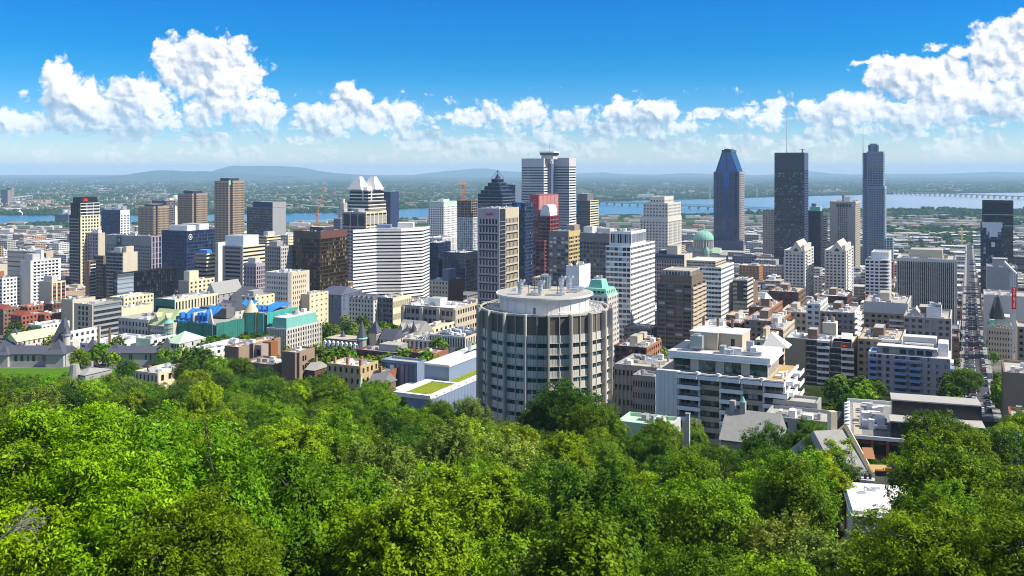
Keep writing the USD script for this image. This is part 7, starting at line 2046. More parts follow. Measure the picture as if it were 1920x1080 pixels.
def forest():
    r = random.Random(5)
    pts, cell = [], {}
    hand = [  # trees that stand out: column, crown-top row, distance, prototype, scale
        (1068, 718, 215, 4, 1.25), (1025, 742, 222, 5, 1.05), (1120, 752, 205, 2, 1.05), (880, 752, 225, 8, 1.05), (820, 756, 240, 4, .9), (770, 768, 245, 0, .8), (720, 842, 118, 8, 1.0), (1065, 730, 232, 0, .95),
        (120, 772, 64, 10, 1.1), (300, 795, 66, 11, 1.1), (15, 800, 62, 11, 1.0), (215, 860, 60, 10, .9), (440, 835, 70, 2, 1.05), (60, 930, 58, 10, .9), (360, 930, 58, 10, .85), (1562, 815, 172, 1, .9), (1530, 790, 190, 4, 1.0), (1780, 842, 105, 12, 1.25), (1775, 905, 92, 12, .9), (1880, 800, 170, 5, 1.1), (1760, 770, 190, 2, 1.05),
        (1890, 960, 64, 10, .9), (1740, 965, 66, 10, .85), (1905, 850, 150, 13, 1.0), (1080, 960, 66, 7, 1.1), (760, 930, 68, 7, 1.1), (600, 870, 92, 2, 1.1), (560, 900, 74, 0, 1.1), (1290, 860, 120, 7, 1.1), (1440, 800, 190, 4, .95), (1480, 880, 110, 9, 1.0), (1240, 785, 215, 0, .75),
        (150, 655, 440, 0, .8), (712, 712, 345, 2, .85), (736, 738, 325, 0, .8), (700, 722, 330, 3, .9), (760, 762, 300, 4, .8), (450, 668, 415, 2, 1.0), (410, 668, 410, 0, 1.05), (350, 675, 420, 4, .95), (500, 690, 400, 4, .95), (240, 672, 455, 5, .75), (300, 672, 460, 5, .7), (1815, 690, 360, 2, .8), (1640, 712, 380, 1, .85), (1600, 740, 330, 4, .8)]
    for c, row, y, k, s in hand:
        pts.append((px_x(c, y), y, k, s, px_z(row, y)))

    def free(x, y, s):
        i, j = int(x // 12), int(y // 12)
        for a in range(i - 1, i + 2):
            for b in range(j - 1, j + 2):
                for (px_, py_, ps) in cell.get((a, b), ()):
                    if (px_ - x) ** 2 + (py_ - y) ** 2 < (s + ps) ** 2:
                        return False
        return True

    for x, y, k, s, z in pts:
        cell.setdefault((int(x // 12), int(y // 12)), []).append((x, y, 4.2))
    nx_tree = len(pts)
    for _ in range(26000):
        y = 55 + (430 - 55) * r.random() ** .8
        x = (r.random() - .5) * 2 * (y * .56 + 12)
        col = CX + F * x / y
        sp = 4.5 + y * .004
        if not free(x, y, sp) or in_footprint(x, y, 4.0):
            continue
        patch = meshkit.noise(np.array([[x / 38, y / 38, 0]]), 3)[0]
        near = [10, 11, 10, 6, 0, 2] if col < 560 and y < 75 else [7, 12, 0, 1, 2, 12, 0, 8] if y < 100 else [0, 1, 2, 3, 4, 5, 6, 0, 2, 9, 12, 8]
        k = near[int((patch * 1.7 + r.random() * .45) * len(near)) % len(near)]
        if y > 60 and k in (10, 11):
            k = 2
        _, _, h, rad = TREES[k]
        s = r.uniform(.82, 1.2)
        g = ground(y)
        half = rad * s * F / y * .8
        lim = max(np.interp(np.linspace(col - half, col + half, 7), [e[0] for e in EDGE], [e[1] for e in EDGE]))
        hmax = CAM_Z - (lim - CY0) / F * y - g
        hh = h * s
        if hh > hmax:
            if hmax < 6:
                continue
            s2 = hmax / h
            if s2 < .42:
                continue
            s, hh = s2 * r.uniform(.92, 1.0), hmax
        # leave the windows open
        top, bot = CY0 + (CAM_Z - g - hh) / y * F, CY0 + (CAM_Z - g - hh * .05) / y * F
        half = rad * s * F / y * .97
        if any(y < yy and col + half > a and col - half < b and top < d and bot > c for a, b, c, d, yy in CLEAR):
            continue
        if y < 60 or (col > 560 and y < (62 if col > 1690 else 70)):
            continue
        cell.setdefault((int(x // 12), int(y // 12)), []).append((x, y, sp))
        pts.append((x, y, k, s, None))
    # the 290 that show largest, the rest as one woodland
    rows = []
    for i, (x, y, k, s, z) in enumerate(pts):
        _, look, h, rad = TREES[k]
        zb = ground(y)
        if z is not None:
            zb = z - h * s
        rows.append((i < nx_tree, rad * s / y, x, y, k, s, zb))
    rows.sort(key=lambda q: (-q[0], -q[1]))
    single, rest = rows[:295], rows[295:]
    seen = {}
    for q in sorted(single, key=lambda q: q[2] / q[3]):
        _, _, x, y, k, s, zb = q
        col = CX + F * x / y
        zone = next(t for e, t in ZONES if col < e)
        band = next(t for e, t in BANDS if y < e)
        seen.setdefault((zone, band, TREES[k][1]), []).append(q)
    n = 0
    for (zone, band, look), qs in seen.items():
        for i, (_, _, x, y, k, s, zb) in enumerate(qs):
            word = "" if len(qs) == 1 else f", {ORD[i]} from left"
            lab = f"{look} tree in the {band} {zone}{word}"
            plant("spruce_tree" if k == 13 else "woodland_tree", TREES[k][0], x, y, s, r.uniform(0, 360), lab, "tree", "trees of the wooded slope", z=zb)
            n += 1
    # remaining crowns
    pi = UsdGeom.PointInstancer.Define(stage, "/World/woodland")
    tag(pi.GetPrim(), "distant dense crowns of the wooded slope", "trees", kind="stuff")
    used = sorted({q[4] for q in rest})
    for k in used:
        pp = UsdGeom.Xform.Define(stage, f"/World/woodland/kinds/tree_{k:03d}")
        pp.GetPrim().GetReferences().AddInternalReference(TREES[k][0])
    UsdGeom.Scope.Define(stage, "/World/woodland/kinds")
    pi.CreatePrototypesRel().SetTargets([Sdf.Path(f"/World/woodland/kinds/tree_{k:03d}") for k in used])
    pi.CreateProtoIndicesAttr([used.index(q[4]) for q in rest])
    pi.CreatePositionsAttr([Gf.Vec3f(q[2], q[3], q[6] - .3) for q in rest])
    pi.CreateScalesAttr([Gf.Vec3f(q[5], q[5], q[5]) for q in rest])
    ang = [r.uniform(0, math.pi) for _ in rest]
    pi.CreateOrientationsAttr([Gf.Quath(math.cos(a), 0, 0, math.sin(a)) for a in ang])
    print("trees", n, len(rest))


forest()


def bare_branches():
    """A leafless sapling at the lower left."""
    r = np.random.default_rng(8)
    y = 50.0
    x = px_x(-22, y)
    z = px_z(1030, y)
    p = thing("bare_tree", "leafless grey twigs of a dead tree at the left edge, low in the photo", "tree", (x, y, z))
    t, w = MB().cyl(0, 0, ground(y) - z, 0, .09, .05, n=6), MB()

    def grow(a, d, L, q, depth):
        b = a + d * L
        (t if depth < 2 else w).tube([a, b], q, 4)
        if depth < 4:
            for _ in range(3 if depth else 4):
                e = d + r.normal(0, .38, 3) + np.array([.12, 0, .05]); e /= np.linalg.norm(e)
                grow(a + d * L * r.uniform(.55, 1), e, L * r.uniform(.55, .8), q * .66, depth + 1)
    d = np.array([.75, .1, .65])
    grow(np.zeros(3), d / np.linalg.norm(d), 1.7, .05, 0)
    t.build(p, "trunk", "pale_bark"); w.build(p, "twig", "pale_bark", kind="stuff")


bare_branches()
# ------------------------------------------------------------------ the avenue, city blocks between the towers
AV = np.array([px_x(1832, 400), 400.0])          # a point on the avenue's centre line
AVU = float(AV @ EU)


def uv(x, y):
    return x * EU[0] + y * EU[1], x * EV[0] + y * EV[1]


def xy(u, v):
    p = u * EU + v * EV
    return float(p[0]), float(p[1])


def strip(name, u0, u1, v0, v1, lift, material, parent=None, kind="structure", along=True):
    """A sheet on the ground between two lines of the street grid."""
    vs = np.arange(v0, v1 + .1, 10.0)
    v = []
    for t in vs:
        for u in (u0, u1):
            x, y = xy(u, t)
            v.append((x, y, ground(y) + lift))
    n = len(vs)
    p = put(numbered((parent or "/World") + "/" + name), v, [[2 * i, 2 * i + 1, 2 * i + 3, 2 * i + 2] for i in range(n - 1)], np.zeros((0, 3), int), MATS[material])
    if parent is None:
        tag(p, kind=kind)


def avenue():
    v0, v1 = uv(*AV)[1] - 60, uv(*AV)[1] + 2100
    strip("avenue", AVU - 5.2, AVU + 5.2, v0, v1, .25, "asphalt")
    strip("pavement", AVU - 8, AVU - 5.2, v0, v1, .38, "pavement")
    strip("pavement", AVU + 5.2, AVU + 8, v0, v1, .38, "pavement")
    for k in range(52):
        strip("lane_marking", AVU - .1, AVU + .1, v0 + 10 + 20 * k, v0 + 20.2 + 20 * k, .27, "paint_white")
    for k in (150, 330, 520, 760, 1050):          # cross streets
        y0 = v0 + k
        vs = [xy(AVU - 320 + 20 * j, y0 + e) for j in range(20) for e in (0, 12)]
        v = [(x, y, ground(y) + .22) for x, y in vs]
        # no wider than the blocks: only the crossing itself is laid proud of the ground
        tag(put(numbered("/World/cross_street"), v, [[2 * i, 2 * i + 1, 2 * i + 3, 2 * i + 2] for i in range(19)], np.zeros((0, 3), int), MATS["asphalt"]), kind="structure")


avenue()
# lawn before the hospital and the campus green
for c0, c1, ya, yb in ((-60, 505, 470, 512), (560, 720, 610, 700)):
    v = []
    for y in np.arange(ya, yb + 1, 6.0):
        for c in np.linspace(c0, c1, 8):
            v.append((px_x(c, y), y, ground(y) + .2))
    n = len(v) // 8
    tag(put(numbered("/World/lawn"), v, [[j * 8 + i, j * 8 + i + 1, (j + 1) * 8 + i + 1, (j + 1) * 8 + i] for j in range(n - 1) for i in range(7)], np.zeros((0, 3), int), MATS["grass"]), kind="structure")

ANCH = [(30, "the far left edge"), (95, "the white balcony slab"), (160, "the black and white tower"), (220, "the long grey slab"), (290, "the three brown towers"), (355, "the emblem tower"), (430, "the beige striped tower"), (500, "the blue grey arched block"), (600, "the bronze tower"),
        (690, "the peaked tower"), (760, "the zigzag tower"), (830, "the chequered tower"), (910, "the red lettered tower"), (1000, "the red granite tower"), (1060, "the cross shaped tower"), (1140, "the white slab tower"), (1240, "the stepped stone tower"), (1320, "the green dome"),
        (1380, "the pointed tower"), (1485, "the masted slab tower"), (1570, "the brown hotel tower"), (1640, "the blue needle tower"), (1735, "the pinstriped block"), (1830, "the avenue"), (1990, "the mirrored tower")]
WALLS = [("cream", "cream"), ("beige", "beige"), ("beige", "beige"), ("pale_concrete", "pale"), ("grey_concrete", "grey"), ("red_brick", "red brick"), ("brown_brick", "brown brick"), ("brown_brick", "brown brick"), ("orange_brick", "orange brick"), ("off_white", "white"), ("mauve_stone", "mauve grey"), ("lavender", "lilac grey"), ("dark_concrete", "dark grey"), ("tan_brown", "tan"), ("tan_brown", "tan")]
ROOFS = ["gravel_roof", "white_roof", "gravel_roof", "grey_roof", "grey_roof", "tan_roof"]
ROW_LIMIT = [(-200, 470), (0, 440), (130, 440), (260, 425), (420, 425), (560, 440), (700, 425), (800, 432), (900, 440), (1060, 425), (1125, 415), (1200, 428), (1300, 432), (1345, 450), (1440, 420), (1560, 430), (1680, 436), (1800, 440), (1920, 430), (2100, 430)]


def taken(u0, u1, v0, v1, m=5):
    for a in np.linspace(u0, u1, 4):
        for b in np.linspace(v0, v1, 4):
            x, y = xy(a, b)
            if in_footprint(x, y, m):
                return True
    return False


def lots():
    r = random.Random(17)
    out = []
    v = 380.0
    while v < 3100:
        dv = r.uniform(20, 34) * (1 if v < 1500 else 1.35)
        spans = []
        for sgn, end in ((1, 1500.0), (-1, 2700.0)):
            a = 8.2
            while a < end:
                du = r.uniform(14, 34) * (1 if v < 1500 else 1.5)
                spans.append((AVU + a if sgn > 0 else AVU - a - du, du))
                a += du + (1.2 if r.random() < .55 else 11)
        for u, du in spans:
            x, y = xy(u + du, v)
            ok = 480 < y < 2850 and abs(x) < y * .56 + 30
            c = CX + F * x / y if y > 1 else 0
            if ok and y < 640 and c < 330:
                ok = False
            if ok and y < 600 and c < 1560:
                ok = False
            if ok and 560 < c < 770 and 590 < y < 730:
                ok = False
            if ok and y < 760 and 340 < c < 560:
                ok = False
            if ok and y < 520:
                ok = False
            if ok and not taken(u, u + du, v, v + dv * .8, 3):
                tall = r.random()
                if y < 800: h = r.uniform(8, 15)
                elif y < 1150: h = r.uniform(8, 20) + (r.uniform(0, 14) if tall > .8 else 0)
                elif y < 1900: h = r.uniform(8, 22) + (r.uniform(5, 24) if tall > .75 else 0)
                else: h = r.uniform(6, 16) + (r.uniform(5, 24) if tall > .86 else 0)
                if c > 1660 and y > 1250: h = min(h, r.uniform(6, 11))
                g = ground(y)
                lim = np.interp(c, [p[0] for p in ROW_LIMIT], [p[1] for p in ROW_LIMIT])
                h = min(h, CAM_Z - (lim - CY0) / F * y - g)
                green = c > 1660 and y > 1300 and r.random() < .6
                if h > 4 and r.random() > .06 and not green:
                    out.append((y, u, du, v, dv * .82, h, c))
        v += dv + (2 if r.random() < .4 else 12)
    out.sort(key=lambda a: a[0] / a[5] ** .5 / a[2] ** .5)
    return out


def infill():
    r = random.Random(23)
    L = lots()
    near, far = L[:270], L[270:]
    used = {}
    todo = []
    for (y, u, du, v, dv, h, c) in near:
        wm, wn = r.choice(WALLS)
        rf = r.choice(ROOFS)
        n = max(1, round(h / 3.4))
        num = ORD_N[min(n, len(ORD_N) - 1)]
        anc = min(ANCH, key=lambda a: abs(a[0] - c))[1]
        dist = "just below" if y < 760 else "below" if y < 980 else "behind" if y < 1400 else "far beyond"
        key = f"{num} storey {wn} building, {'white' if rf == 'white_roof' else 'dark' if rf == 'grey_roof' else 'tan' if rf == 'tan_roof' else 'pale'} roof, {dist} {anc}"
        used.setdefault(key, []).append((c, y, u, du, v, dv, h, wm, rf))
    for key, items in used.items():
        items.sort()
        for i, (c, y, u, du, v, dv, h, wm, rf) in enumerate(items):
            lab = key if len(items) == 1 else f"{key}, {ORD[i]} from left"
            x0, y0 = xy(u + du, v)
            z0 = ground(xy(u, v + dv)[1]) - 1.5
            B = Bld("city_building", lab, "building", (x0, y0, z0), group="buildings between the towers")
            hh = h + ground(y0) - z0
            fr = S(wm, fh=3.4, cw=r.uniform(2.8, 4.2), sp=r.choice([.42, .5, .58]), pr=r.choice([.0, .3, .5, .55]), glass=r.choice(["dark_glass", "blind_glass", "dark_glass"]), tp=1.2)
            block(B, -du, 0, 0, dv, 0, hh, fr, fr if r.random() < .6 else S(wm, "blank"), rf)
            if r.random() < .7:
                a, b = r.uniform(.1, .5), r.uniform(.1, .5)
                penthouse(B, -du * (a + .35), -du * a, dv * b, dv * (b + .35), hh - .9, hh + r.uniform(1.5, 3.2), r.choice(["pale_concrete", "beige", "grey_concrete", "brown_brick", "off_white"]))
            clutter(B, -du + 1, -1, 1, dv - 1, hh - .9, 4, r.random())
            B.done()
    # everything smaller: one mass of blocks
    W, G_, R_ = MB(), MB(), MB()
    for (y, u, du, v, dv, h, c) in far:
        z0 = ground(y) - 2
        t = r.random()

        def bx(m, a0, b0, za, a1, b1, zb, tint):
            p = [xy(a0, b0), xy(a1, b0), xy(a1, b1), xy(a0, b1)]
            m.add([(*q, z) for z in (za, zb) for q in p], _BOXF, tint=tint)
        top = z0 + 2 + h
        bx(G_, u + .4, v + .4, z0, u + du - .4, v + dv - .4, top - .6, r.random() * .6)
        n = max(1, round(h / 3.5))
        for k in range(n + 1):
            zb = z0 + 1.2 + k * (h / max(n, 1))
            bx(W, u, v, zb, u + du, v + dv, min(zb + 1.9, top), t)
        pc = max(2, int(du / 5))
        for k in range(pc + 1):
            s = u + (du - 1.2) * k / pc
            bx(W, s, v - .05, z0, s + 1.2, v + .5, top, t)
        pc = max(2, int(dv / 5))
        for k in range(pc + 1):
            s = v + (dv - 1.2) * k / pc
            bx(W, u + du - .5, s, z0, u + du + .05, s + 1.2, top, t)
        bx(R_, u + .3, v + .3, top - .3, u + du - .3, v + dv - .3, top + .1, r.random())
        if r.random() < .6:
            a, b = r.uniform(.1, .5), r.uniform(.1, .5)
            bx(R_, u + du * a, v + dv * b, top, u + du * (a + .35), v + dv * (b + .35), top + r.uniform(1.5, 3), r.random())
    P = thing("city_blocks", "small blocks of the lower town towards the river", "buildings", kind="stuff")
    W.build(P, "wall", "block_wall", tinted=True); G_.build(P, "glazing", "block_glass", tinted=True); R_.build(P, "roof", "block_roof", tinted=True)
    print("infill", len(near), len(far))


ORD_N = "one one two three four five six seven eight nine ten eleven twelve thirteen fourteen fifteen sixteen".split()


def tinted(name, stops, rough=.8, spec=.2):
    glass(name, stops, rough, spec)


tinted("block_wall", [(0, (.30, .11, .07)), (.15, (.42, .38, .33)), (.35, (.55, .50, .42)), (.5, (.22, .2, .2)), (.62, (.62, .6, .56)), (.75, (.45, .25, .13)), (.9, (.35, .3, .26)), (1, (.7, .68, .66))])
tinted("block_glass", [(0, (.01, .012, .018)), (1, (.06, .07, .08))], .15, .5)
tinted("block_roof", [(0, (.12, .12, .12)), (.3, (.35, .34, .31)), (.6, (.5, .48, .44)), (1, (.75, .75, .73))])
infill()


# ------------------------------------------------------------------ cars on the avenue
def cars():
    r = random.Random(3)
    paints = [("car_white", (.75, .75, .74), "white"), ("car_silver", (.42, .43, .45), "silver"), ("car_black", (.02, .02, .022), "black"), ("car_red", (.45, .02, .02), "red"), ("car_blue", (.03, .07, .25), "blue"), ("car_grey", (.14, .145, .15), "grey")]
    protos = {}
    UsdGeom.Xform.Define(stage, "/World/car_kinds").GetPrim().SetSpecifier(Sdf.SpecifierClass)
    for name, c, word in paints:
        mat(name, c, rough=.25, var=.02, streak=0, spec=.6)
        for van in (0, 1) if word == "white" else (0,):
            p = f"/World/car_kinds/{'van' if van else 'car'}_{word}"
            UsdGeom.Xform.Define(stage, p)
            L, W, Hb, Ht = (5.6, 2.0, 1.2, 2.5) if van else (4.5, 1.8, .85, 1.45)
            b = MB().loft([(-W / 2, 0), (W / 2, 0), (W / 2, L), (-W / 2, L)], .3, [(-W / 2 + .06, .1), (W / 2 - .06, .1), (W / 2 - .06, L - .08), (-W / 2 + .06, L - .08)], Hb)
            a0, a1 = (.3, 4.6) if van else (.7, 3.3)
            b.loft([(-W / 2 + .12, a0 + .35), (W / 2 - .12, a0 + .35), (W / 2 - .12, a1 - .4), (-W / 2 + .12, a1 - .4)], Ht - .06, [(-W / 2 + .2, a0 + .45), (W / 2 - .2, a0 + .45), (W / 2 - .2, a1 - .5), (-W / 2 + .2, a1 - .5)], Ht)
            b.build(p, "body", name)
            MB().loft([(-W / 2 + .07, a0), (W / 2 - .07, a0), (W / 2 - .07, a1), (-W / 2 + .07, a1)], Hb, [(-W / 2 + .16, a0 + .4), (W / 2 - .16, a0 + .4), (W / 2 - .16, a1 - .45), (-W / 2 + .16, a1 - .45)], Ht - .06).build(p, "cabin", "black_panel" if not van else name)
            for sx in (-1, 1):
                for yy in (.9, L - 1):
                    MB().loft([(sx * W / 2 - .12, yy - .32), (sx * W / 2 + .1, yy - .32), (sx * W / 2 + .1, yy + .32), (sx * W / 2 - .12, yy + .32)], 0, [(sx * W / 2 - .12, yy - .2), (sx * W / 2 + .1, yy - .2), (sx * W / 2 + .1, yy + .2), (sx * W / 2 - .12, yy + .2)], .62).build(p, "wheel", "charcoal")
            protos[(word, van)] = p
    vA = uv(*AV)[1]
    spots = []
    v = vA - 30
    while v < vA + 760:
        for lane, off, dens in ((0, -4.1, .74), (1, 4.1, .82), (2, -1.2, .12), (3, 1.4, .12)):
            if r.random() < dens:
                spots.append((lane, v + r.uniform(-.6, .6), off))
        v += 6.4
    spots += [(2, vA - 12, -1.2, "van"), (3, vA - 38, 1.3, "van2"), (2, vA + 16, -1.2), (2, vA + 30, -1.3, "red")]
    seen = {}
    for s in spots:
        word = r.choice("white white silver silver grey grey grey black black black blue red".split())
        van = 0
        if len(s) > 3:
            word, van = ("red", 0) if s[3] == "red" else ("white", 1)
        seg = "nearest stretch" if s[1] < vA + 90 else "second stretch" if s[1] < vA + 260 else "third stretch" if s[1] < vA + 480 else "far stretch"
        side = ("parked on the left kerb", "parked on the right kerb", "driving in the left lane", "driving in the right lane")[s[0]]
        seen.setdefault((word, van, side, seg), []).append(s)
    for (word, van, side, seg), ss in seen.items():
        ss.sort(key=lambda s: s[1])
        for i, s in enumerate(ss):
            x, y = xy(AVU + s[2], s[1])
            far = seg in ("far stretch", "third stretch")
            lab = f"{word} {'van' if van else 'car'} {side} in the {seg} of the avenue"
            if len(ss) > 1:
                lab += f", {ORD[i]} up"
            path = thing("delivery_van" if van else "parked_car" if s[0] < 2 else "car", lab, "van" if van else "car", (x, y, ground(y) + .27), GROT, "cars along the avenue")
            dz = (ground(y + 10) - ground(y)) / 10
            pr = stage.GetPrimAtPath(path)
            UsdGeom.Xformable(pr).AddRotateXOp().Set(math.degrees(math.atan(dz * EV[1])))
            pr.GetReferences().AddInternalReference(protos[(word, van)])
            pr.SetInstanceable(True)


cars()
for k, (off, side) in enumerate(((-6.8, "left"), (6.8, "right"))):
    for j in range(9):
        x, y = xy(AVU + off, uv(*AV)[1] - 10 + 62 * j)
        p = thing("street_lamp", f"grey street lamp on the {side} pavement of the avenue, {ORD[j]} up", "street lamp", (x, y, ground(y)), GROT, "street lamps of the avenue")
        MB().cyl(0, 0, 0, 9, .12, .08, n=6).tube([(0, 0, 9), (-2.2 * (1 if off > 0 else -1), 0, 9.4)], .07, 5).build(p, "pole", "aluminium")
        MB().box(-2.6 * (1 if off > 0 else -1) - .3, -.2, 9.3, -2.6 * (1 if off > 0 else -1) + .5, .2, 9.5).build(p, "lamp_head", "charcoal")
# ------------------------------------------------------------------ park and street trees
def row_y(row):
    """Distance at which the ground appears on this row."""
    lo, hi = 250.0, 3400.0
    for _ in range(50):
        m = (lo + hi) / 2
        if CY0 + F * (CAM_Z - ground(m)) / m > row:
            lo = m
        else:
            hi = m
    return lo


def parks():
    r = random.Random(9)
    areas = [  # columns, distances, how many, where
        (575, 770, 600, 715, 52, "in the grove before the zigzag tower"), (395, 505, 530, 585, 22, "between the netted buildings and the brown brick block"), (590, 700, 440, 520, 16, "behind the ochre mansion"), (480, 560, 470, 530, 6, "behind the brown brick block"),
        (20, 110, 590, 700, 16, "among the row houses at the left"), (120, 200, 790, 860, 6, "under the brown flats at the left"), (325, 430, 480, 540, 8, "beside the copper roofed hall"), (700, 830, 420, 500, 10, "around the dark brick school"), (780, 900, 500, 580, 6, "left of the round tower"),
        (1340, 1400, 1180, 1420, 12, "in the square below the pointed tower"), (1440, 1480, 1150, 1400, 7, "below the masted slab tower"), (1605, 1640, 760, 860, 4, "beside the brown hotel tower"), (1560, 1660, 330, 400, 7, "between the striped and lilac flats"), (1700, 1790, 1300, 2300, 26, "in the green belt towards the river"),
        (1240, 1262, 430, 470, 3, "behind the terraced flats"), (620, 700, 740, 830, 6, "at the foot of the bronze tower"), (1880, 1960, 1500, 2300, 12, "beyond the mirrored tower"), (30, 330, 505, 545, 8, "before the hospital wings"), (1660, 1830, 1900, 2800, 30, "by the water at the right"), (100, 340, 660, 900, 20, "between the hospital blocks"), (1150, 1560, 470, 820, 26, "in the streets behind the terraced flats"), (0, 560, 930, 1500, 30, "in the streets between the left towers"), (1290, 1700, 880, 1500, 24, "in the streets around the gabled towers"), (820, 905, 420, 470, 5, "behind the planted roofs")]
    for c0, c1, y0, y1, n, where in areas:
        got, tries = [], 0
        while len(got) < n and tries < n * 30:
            tries += 1
            y = r.uniform(y0, y1)
            c = r.uniform(c0, c1)
            x = px_x(c, y)
            u, v = uv(x, y)
            if in_footprint(x, y, 2.5) or abs(u - AVU) < 9 or any((x - a) ** 2 + (y - b) ** 2 < 30 for a, b, *_ in got):
                continue
            got.append((x, y, len(got) % len(SMALL), r.uniform(.75, 1.3)))
        by = {}
        for t in got:
            by.setdefault(SMALL[t[2]][1], []).append(t)
        for look, ts in by.items():
            ts.sort(key=lambda t: t[0] / t[1])
            for i, (x, y, k, s) in enumerate(ts):
                plant("park_tree", SMALL[k][0], x, y, s, r.uniform(0, 360), f"{look} tree {where}" + (f", {ORD[i] if i < 20 else 'last but ' + ORD_N[len(ts) - i]} from left" if len(ts) > 1 else ""), "tree", "trees of the parks and streets")
    # trees lining the avenue
    for off, side, js in ((-9.4, "left", (0, 1, 2, 3, 4, 5, 7, 11, 16, 22)), (9.2, "right", (1, 2, 3, 4, 8, 13, 19, 24))):
        for k, j in enumerate(js):
            x, y = xy(AVU + off, uv(*AV)[1] - 62 + j * 16)
            if in_footprint(x, y, .2):
                continue
            plant("avenue_tree", SMALL[j % 3][0], x, y, r.uniform(.75, 1.1) if j < 6 else r.uniform(.5, .7), r.uniform(0, 360), f"tree on the {side} side of the avenue, {ORD[k]} up from the near end", "tree", "trees along the avenue")


parks()


# ------------------------------------------------------------------ the far bank: woods, suburbs, bridges
def far_bank():
    r = np.random.default_rng(4)
    n = {"oi": ("object_info", {}), "r": ("rgb_ramp", {"ramp": [(0, (.010, .034, .010)), (.5, (.020, .055, .014)), (.85, (.035, .075, .018)), (1, (.06, .09, .03))]}), "d": ("diffuse_bsdf", {})}
    usdkit.material(stage, "/World/Looks/far_leaves", n, [("oi.random", "r.fac"), ("r.color", "d.color")], surface="d.BSDF")
    MATS["far_leaves"] = "/World/Looks/far_leaves"
    pi = UsdGeom.PointInstancer.Define(stage, "/World/far_woods")
    tag(pi.GetPrim(), "tree cover of the far bank and the island", "trees", kind="stuff")
    UsdGeom.Scope.Define(stage, "/World/far_woods/kinds")
    for k in range(4):
        m = trimesh.creation.icosphere(1 if k else 2, 1.0)
        v = m.vertices * (1 + .35 * (meshkit.noise(m.vertices * 2.3 + 5 * k, k) - .5)[:, None]) * (1, 1, .85)
        v[:, 2] += .45
        p = f"/World/far_woods/kinds/clump_{k:03d}"
        put(p, v, np.zeros((0, 4), int), m.faces, MATS["far_leaves"])
    near, far = np.array(SHORE[0]), np.array(SHORE[1])

    def shore(pts, x, y):
        a = x / y
        o = np.argsort(pts[:, 0] / pts[:, 1])
        return np.interp(a, (pts[:, 0] / pts[:, 1])[o], pts[:, 1][o])

    P, Sc = [], []
    N = 52000
    y = 2300 + (15000 - 2300) * r.random(N) ** 1.75
    x = (r.random(N) - .5) * 2 * (.575 * y)
    a = x / y * F + CX
    mask = meshkit.fbm(np.stack([x / 260, y / 420, np.zeros(N)], 1), 4, 3)
    yn, yf = shore(near, x, y), shore(far, x, y)
    island = (a < 560) & (y > yf) & (y < yf * 1.22)
    beyond = (y > yf + 15) & ((mask > .42) | island | (y < yf * 1.03))
    belt = (y < yn - 10) & (y > 2350) & (mask > .45) & ((a > 1640) | (y > yn - 260))
    ok = beyond | belt
    # an island of trees in the middle channel
    isl = (np.abs(y - 4250) < 130) & (a > 540) & (a < 735) & (r.random(N) < .9)
    ok |= isl
    x, y, a = x[ok], y[ok], a[ok]
    s = (5.0 + 4.5 * r.random(len(x))) * np.clip(y / 4200, .9, 2.6)
    pos = np.stack([x, y, np.full(len(x), -22.0)], 1)
    pi.CreatePrototypesRel().SetTargets([Sdf.Path(f"/World/far_woods/kinds/clump_{k:03d}") for k in range(4)])
    pi.CreateProtoIndicesAttr(Vt.IntArray.FromNumpy(r.integers(0, 4, len(x)).astype(np.int32)))
    pi.CreatePositionsAttr(Vt.Vec3fArray.FromNumpy(pos.astype(np.float32)))
    sc = np.stack([s * 1.35, s * 1.35, np.minimum(s, 9) * (.9 + .4 * r.random(len(x)))], 1)
    pi.CreateScalesAttr(Vt.Vec3fArray.FromNumpy(sc.astype(np.float32)))
    # houses and works
    H = MB()
    for k in range(5200):
        y = 4300 + 11000 * r.random() ** 1.5
        x = (r.random() - .5) * 1.15 * y
        if y < float(shore(far, np.array([x]), np.array([y]))[0]) * 1.06:
            continue
        big = r.random() < .07
        w, d, h = (r.uniform(40, 120), r.uniform(25, 60), r.uniform(8, 16)) if big else (r.uniform(9, 22), r.uniform(8, 16), r.uniform(8, 17))
        H.box(x, y, -22, x + w, y + d, -22 + h, tint=.7 + .3 * r.random() if big else r.random())
    for k in range(900):                                                   # docks and yards this side of the water
        y = 2500 + 1300 * r.random()
        x = (r.random() - .5) * 1.15 * y
        if y > float(shore(near, np.array([x]), np.array([y]))[0]) - 25:
            continue
        H.box(x, y, -23, x + r.uniform(12, 70), y + r.uniform(10, 26), -22 + r.uniform(4, 11), tint=r.random())
    H.build(None, "far_suburb", "block_wall", label="roofs of the far suburb and dockside sheds", kind="stuff", tinted=True)

    def bridge(name, label, a, b, zd, width, span, pier, material, truss=0, d0=0.0, deck=3.0):
        a, b = np.array(a, float), np.array(b, float)
        L = np.linalg.norm(b - a)
        rot = math.degrees(math.atan2(b[1] - a[1], b[0] - a[0]))
        p = thing(name, label, "bridge", (a[0], a[1], -21.5), rot)
        MB().box(0, -width / 2, zd, L, width / 2, zd + deck).build(p, "deck", material)
        for k in range(int(L / span) + 1):
            MB().loft([(k * span - pier, -width * .55), (k * span + pier, -width * .55), (k * span + pier, width * .55), (k * span - pier, width * .55)], -2, [(k * span - pier * .7, -width * .45), (k * span + pier * .7, -width * .45), (k * span + pier * .7, width * .45), (k * span - pier * .7, width * .45)], zd).build(p, "pier", "pale_concrete" if not truss else "grey_stone")
        if truss:
            for sd in (-width / 2, width / 2):
                t = MB().box(0, sd - .4, zd + truss, L, sd + .4, zd + truss + 1.0)
                for k in range(int(L / 14)):
                    t.tube([(14 * k, sd, zd), (14 * k + 7, sd, zd + truss), (14 * k + 14, sd, zd)], .5, 4)
                t.build(p, "truss", "bridge_green")
        return p
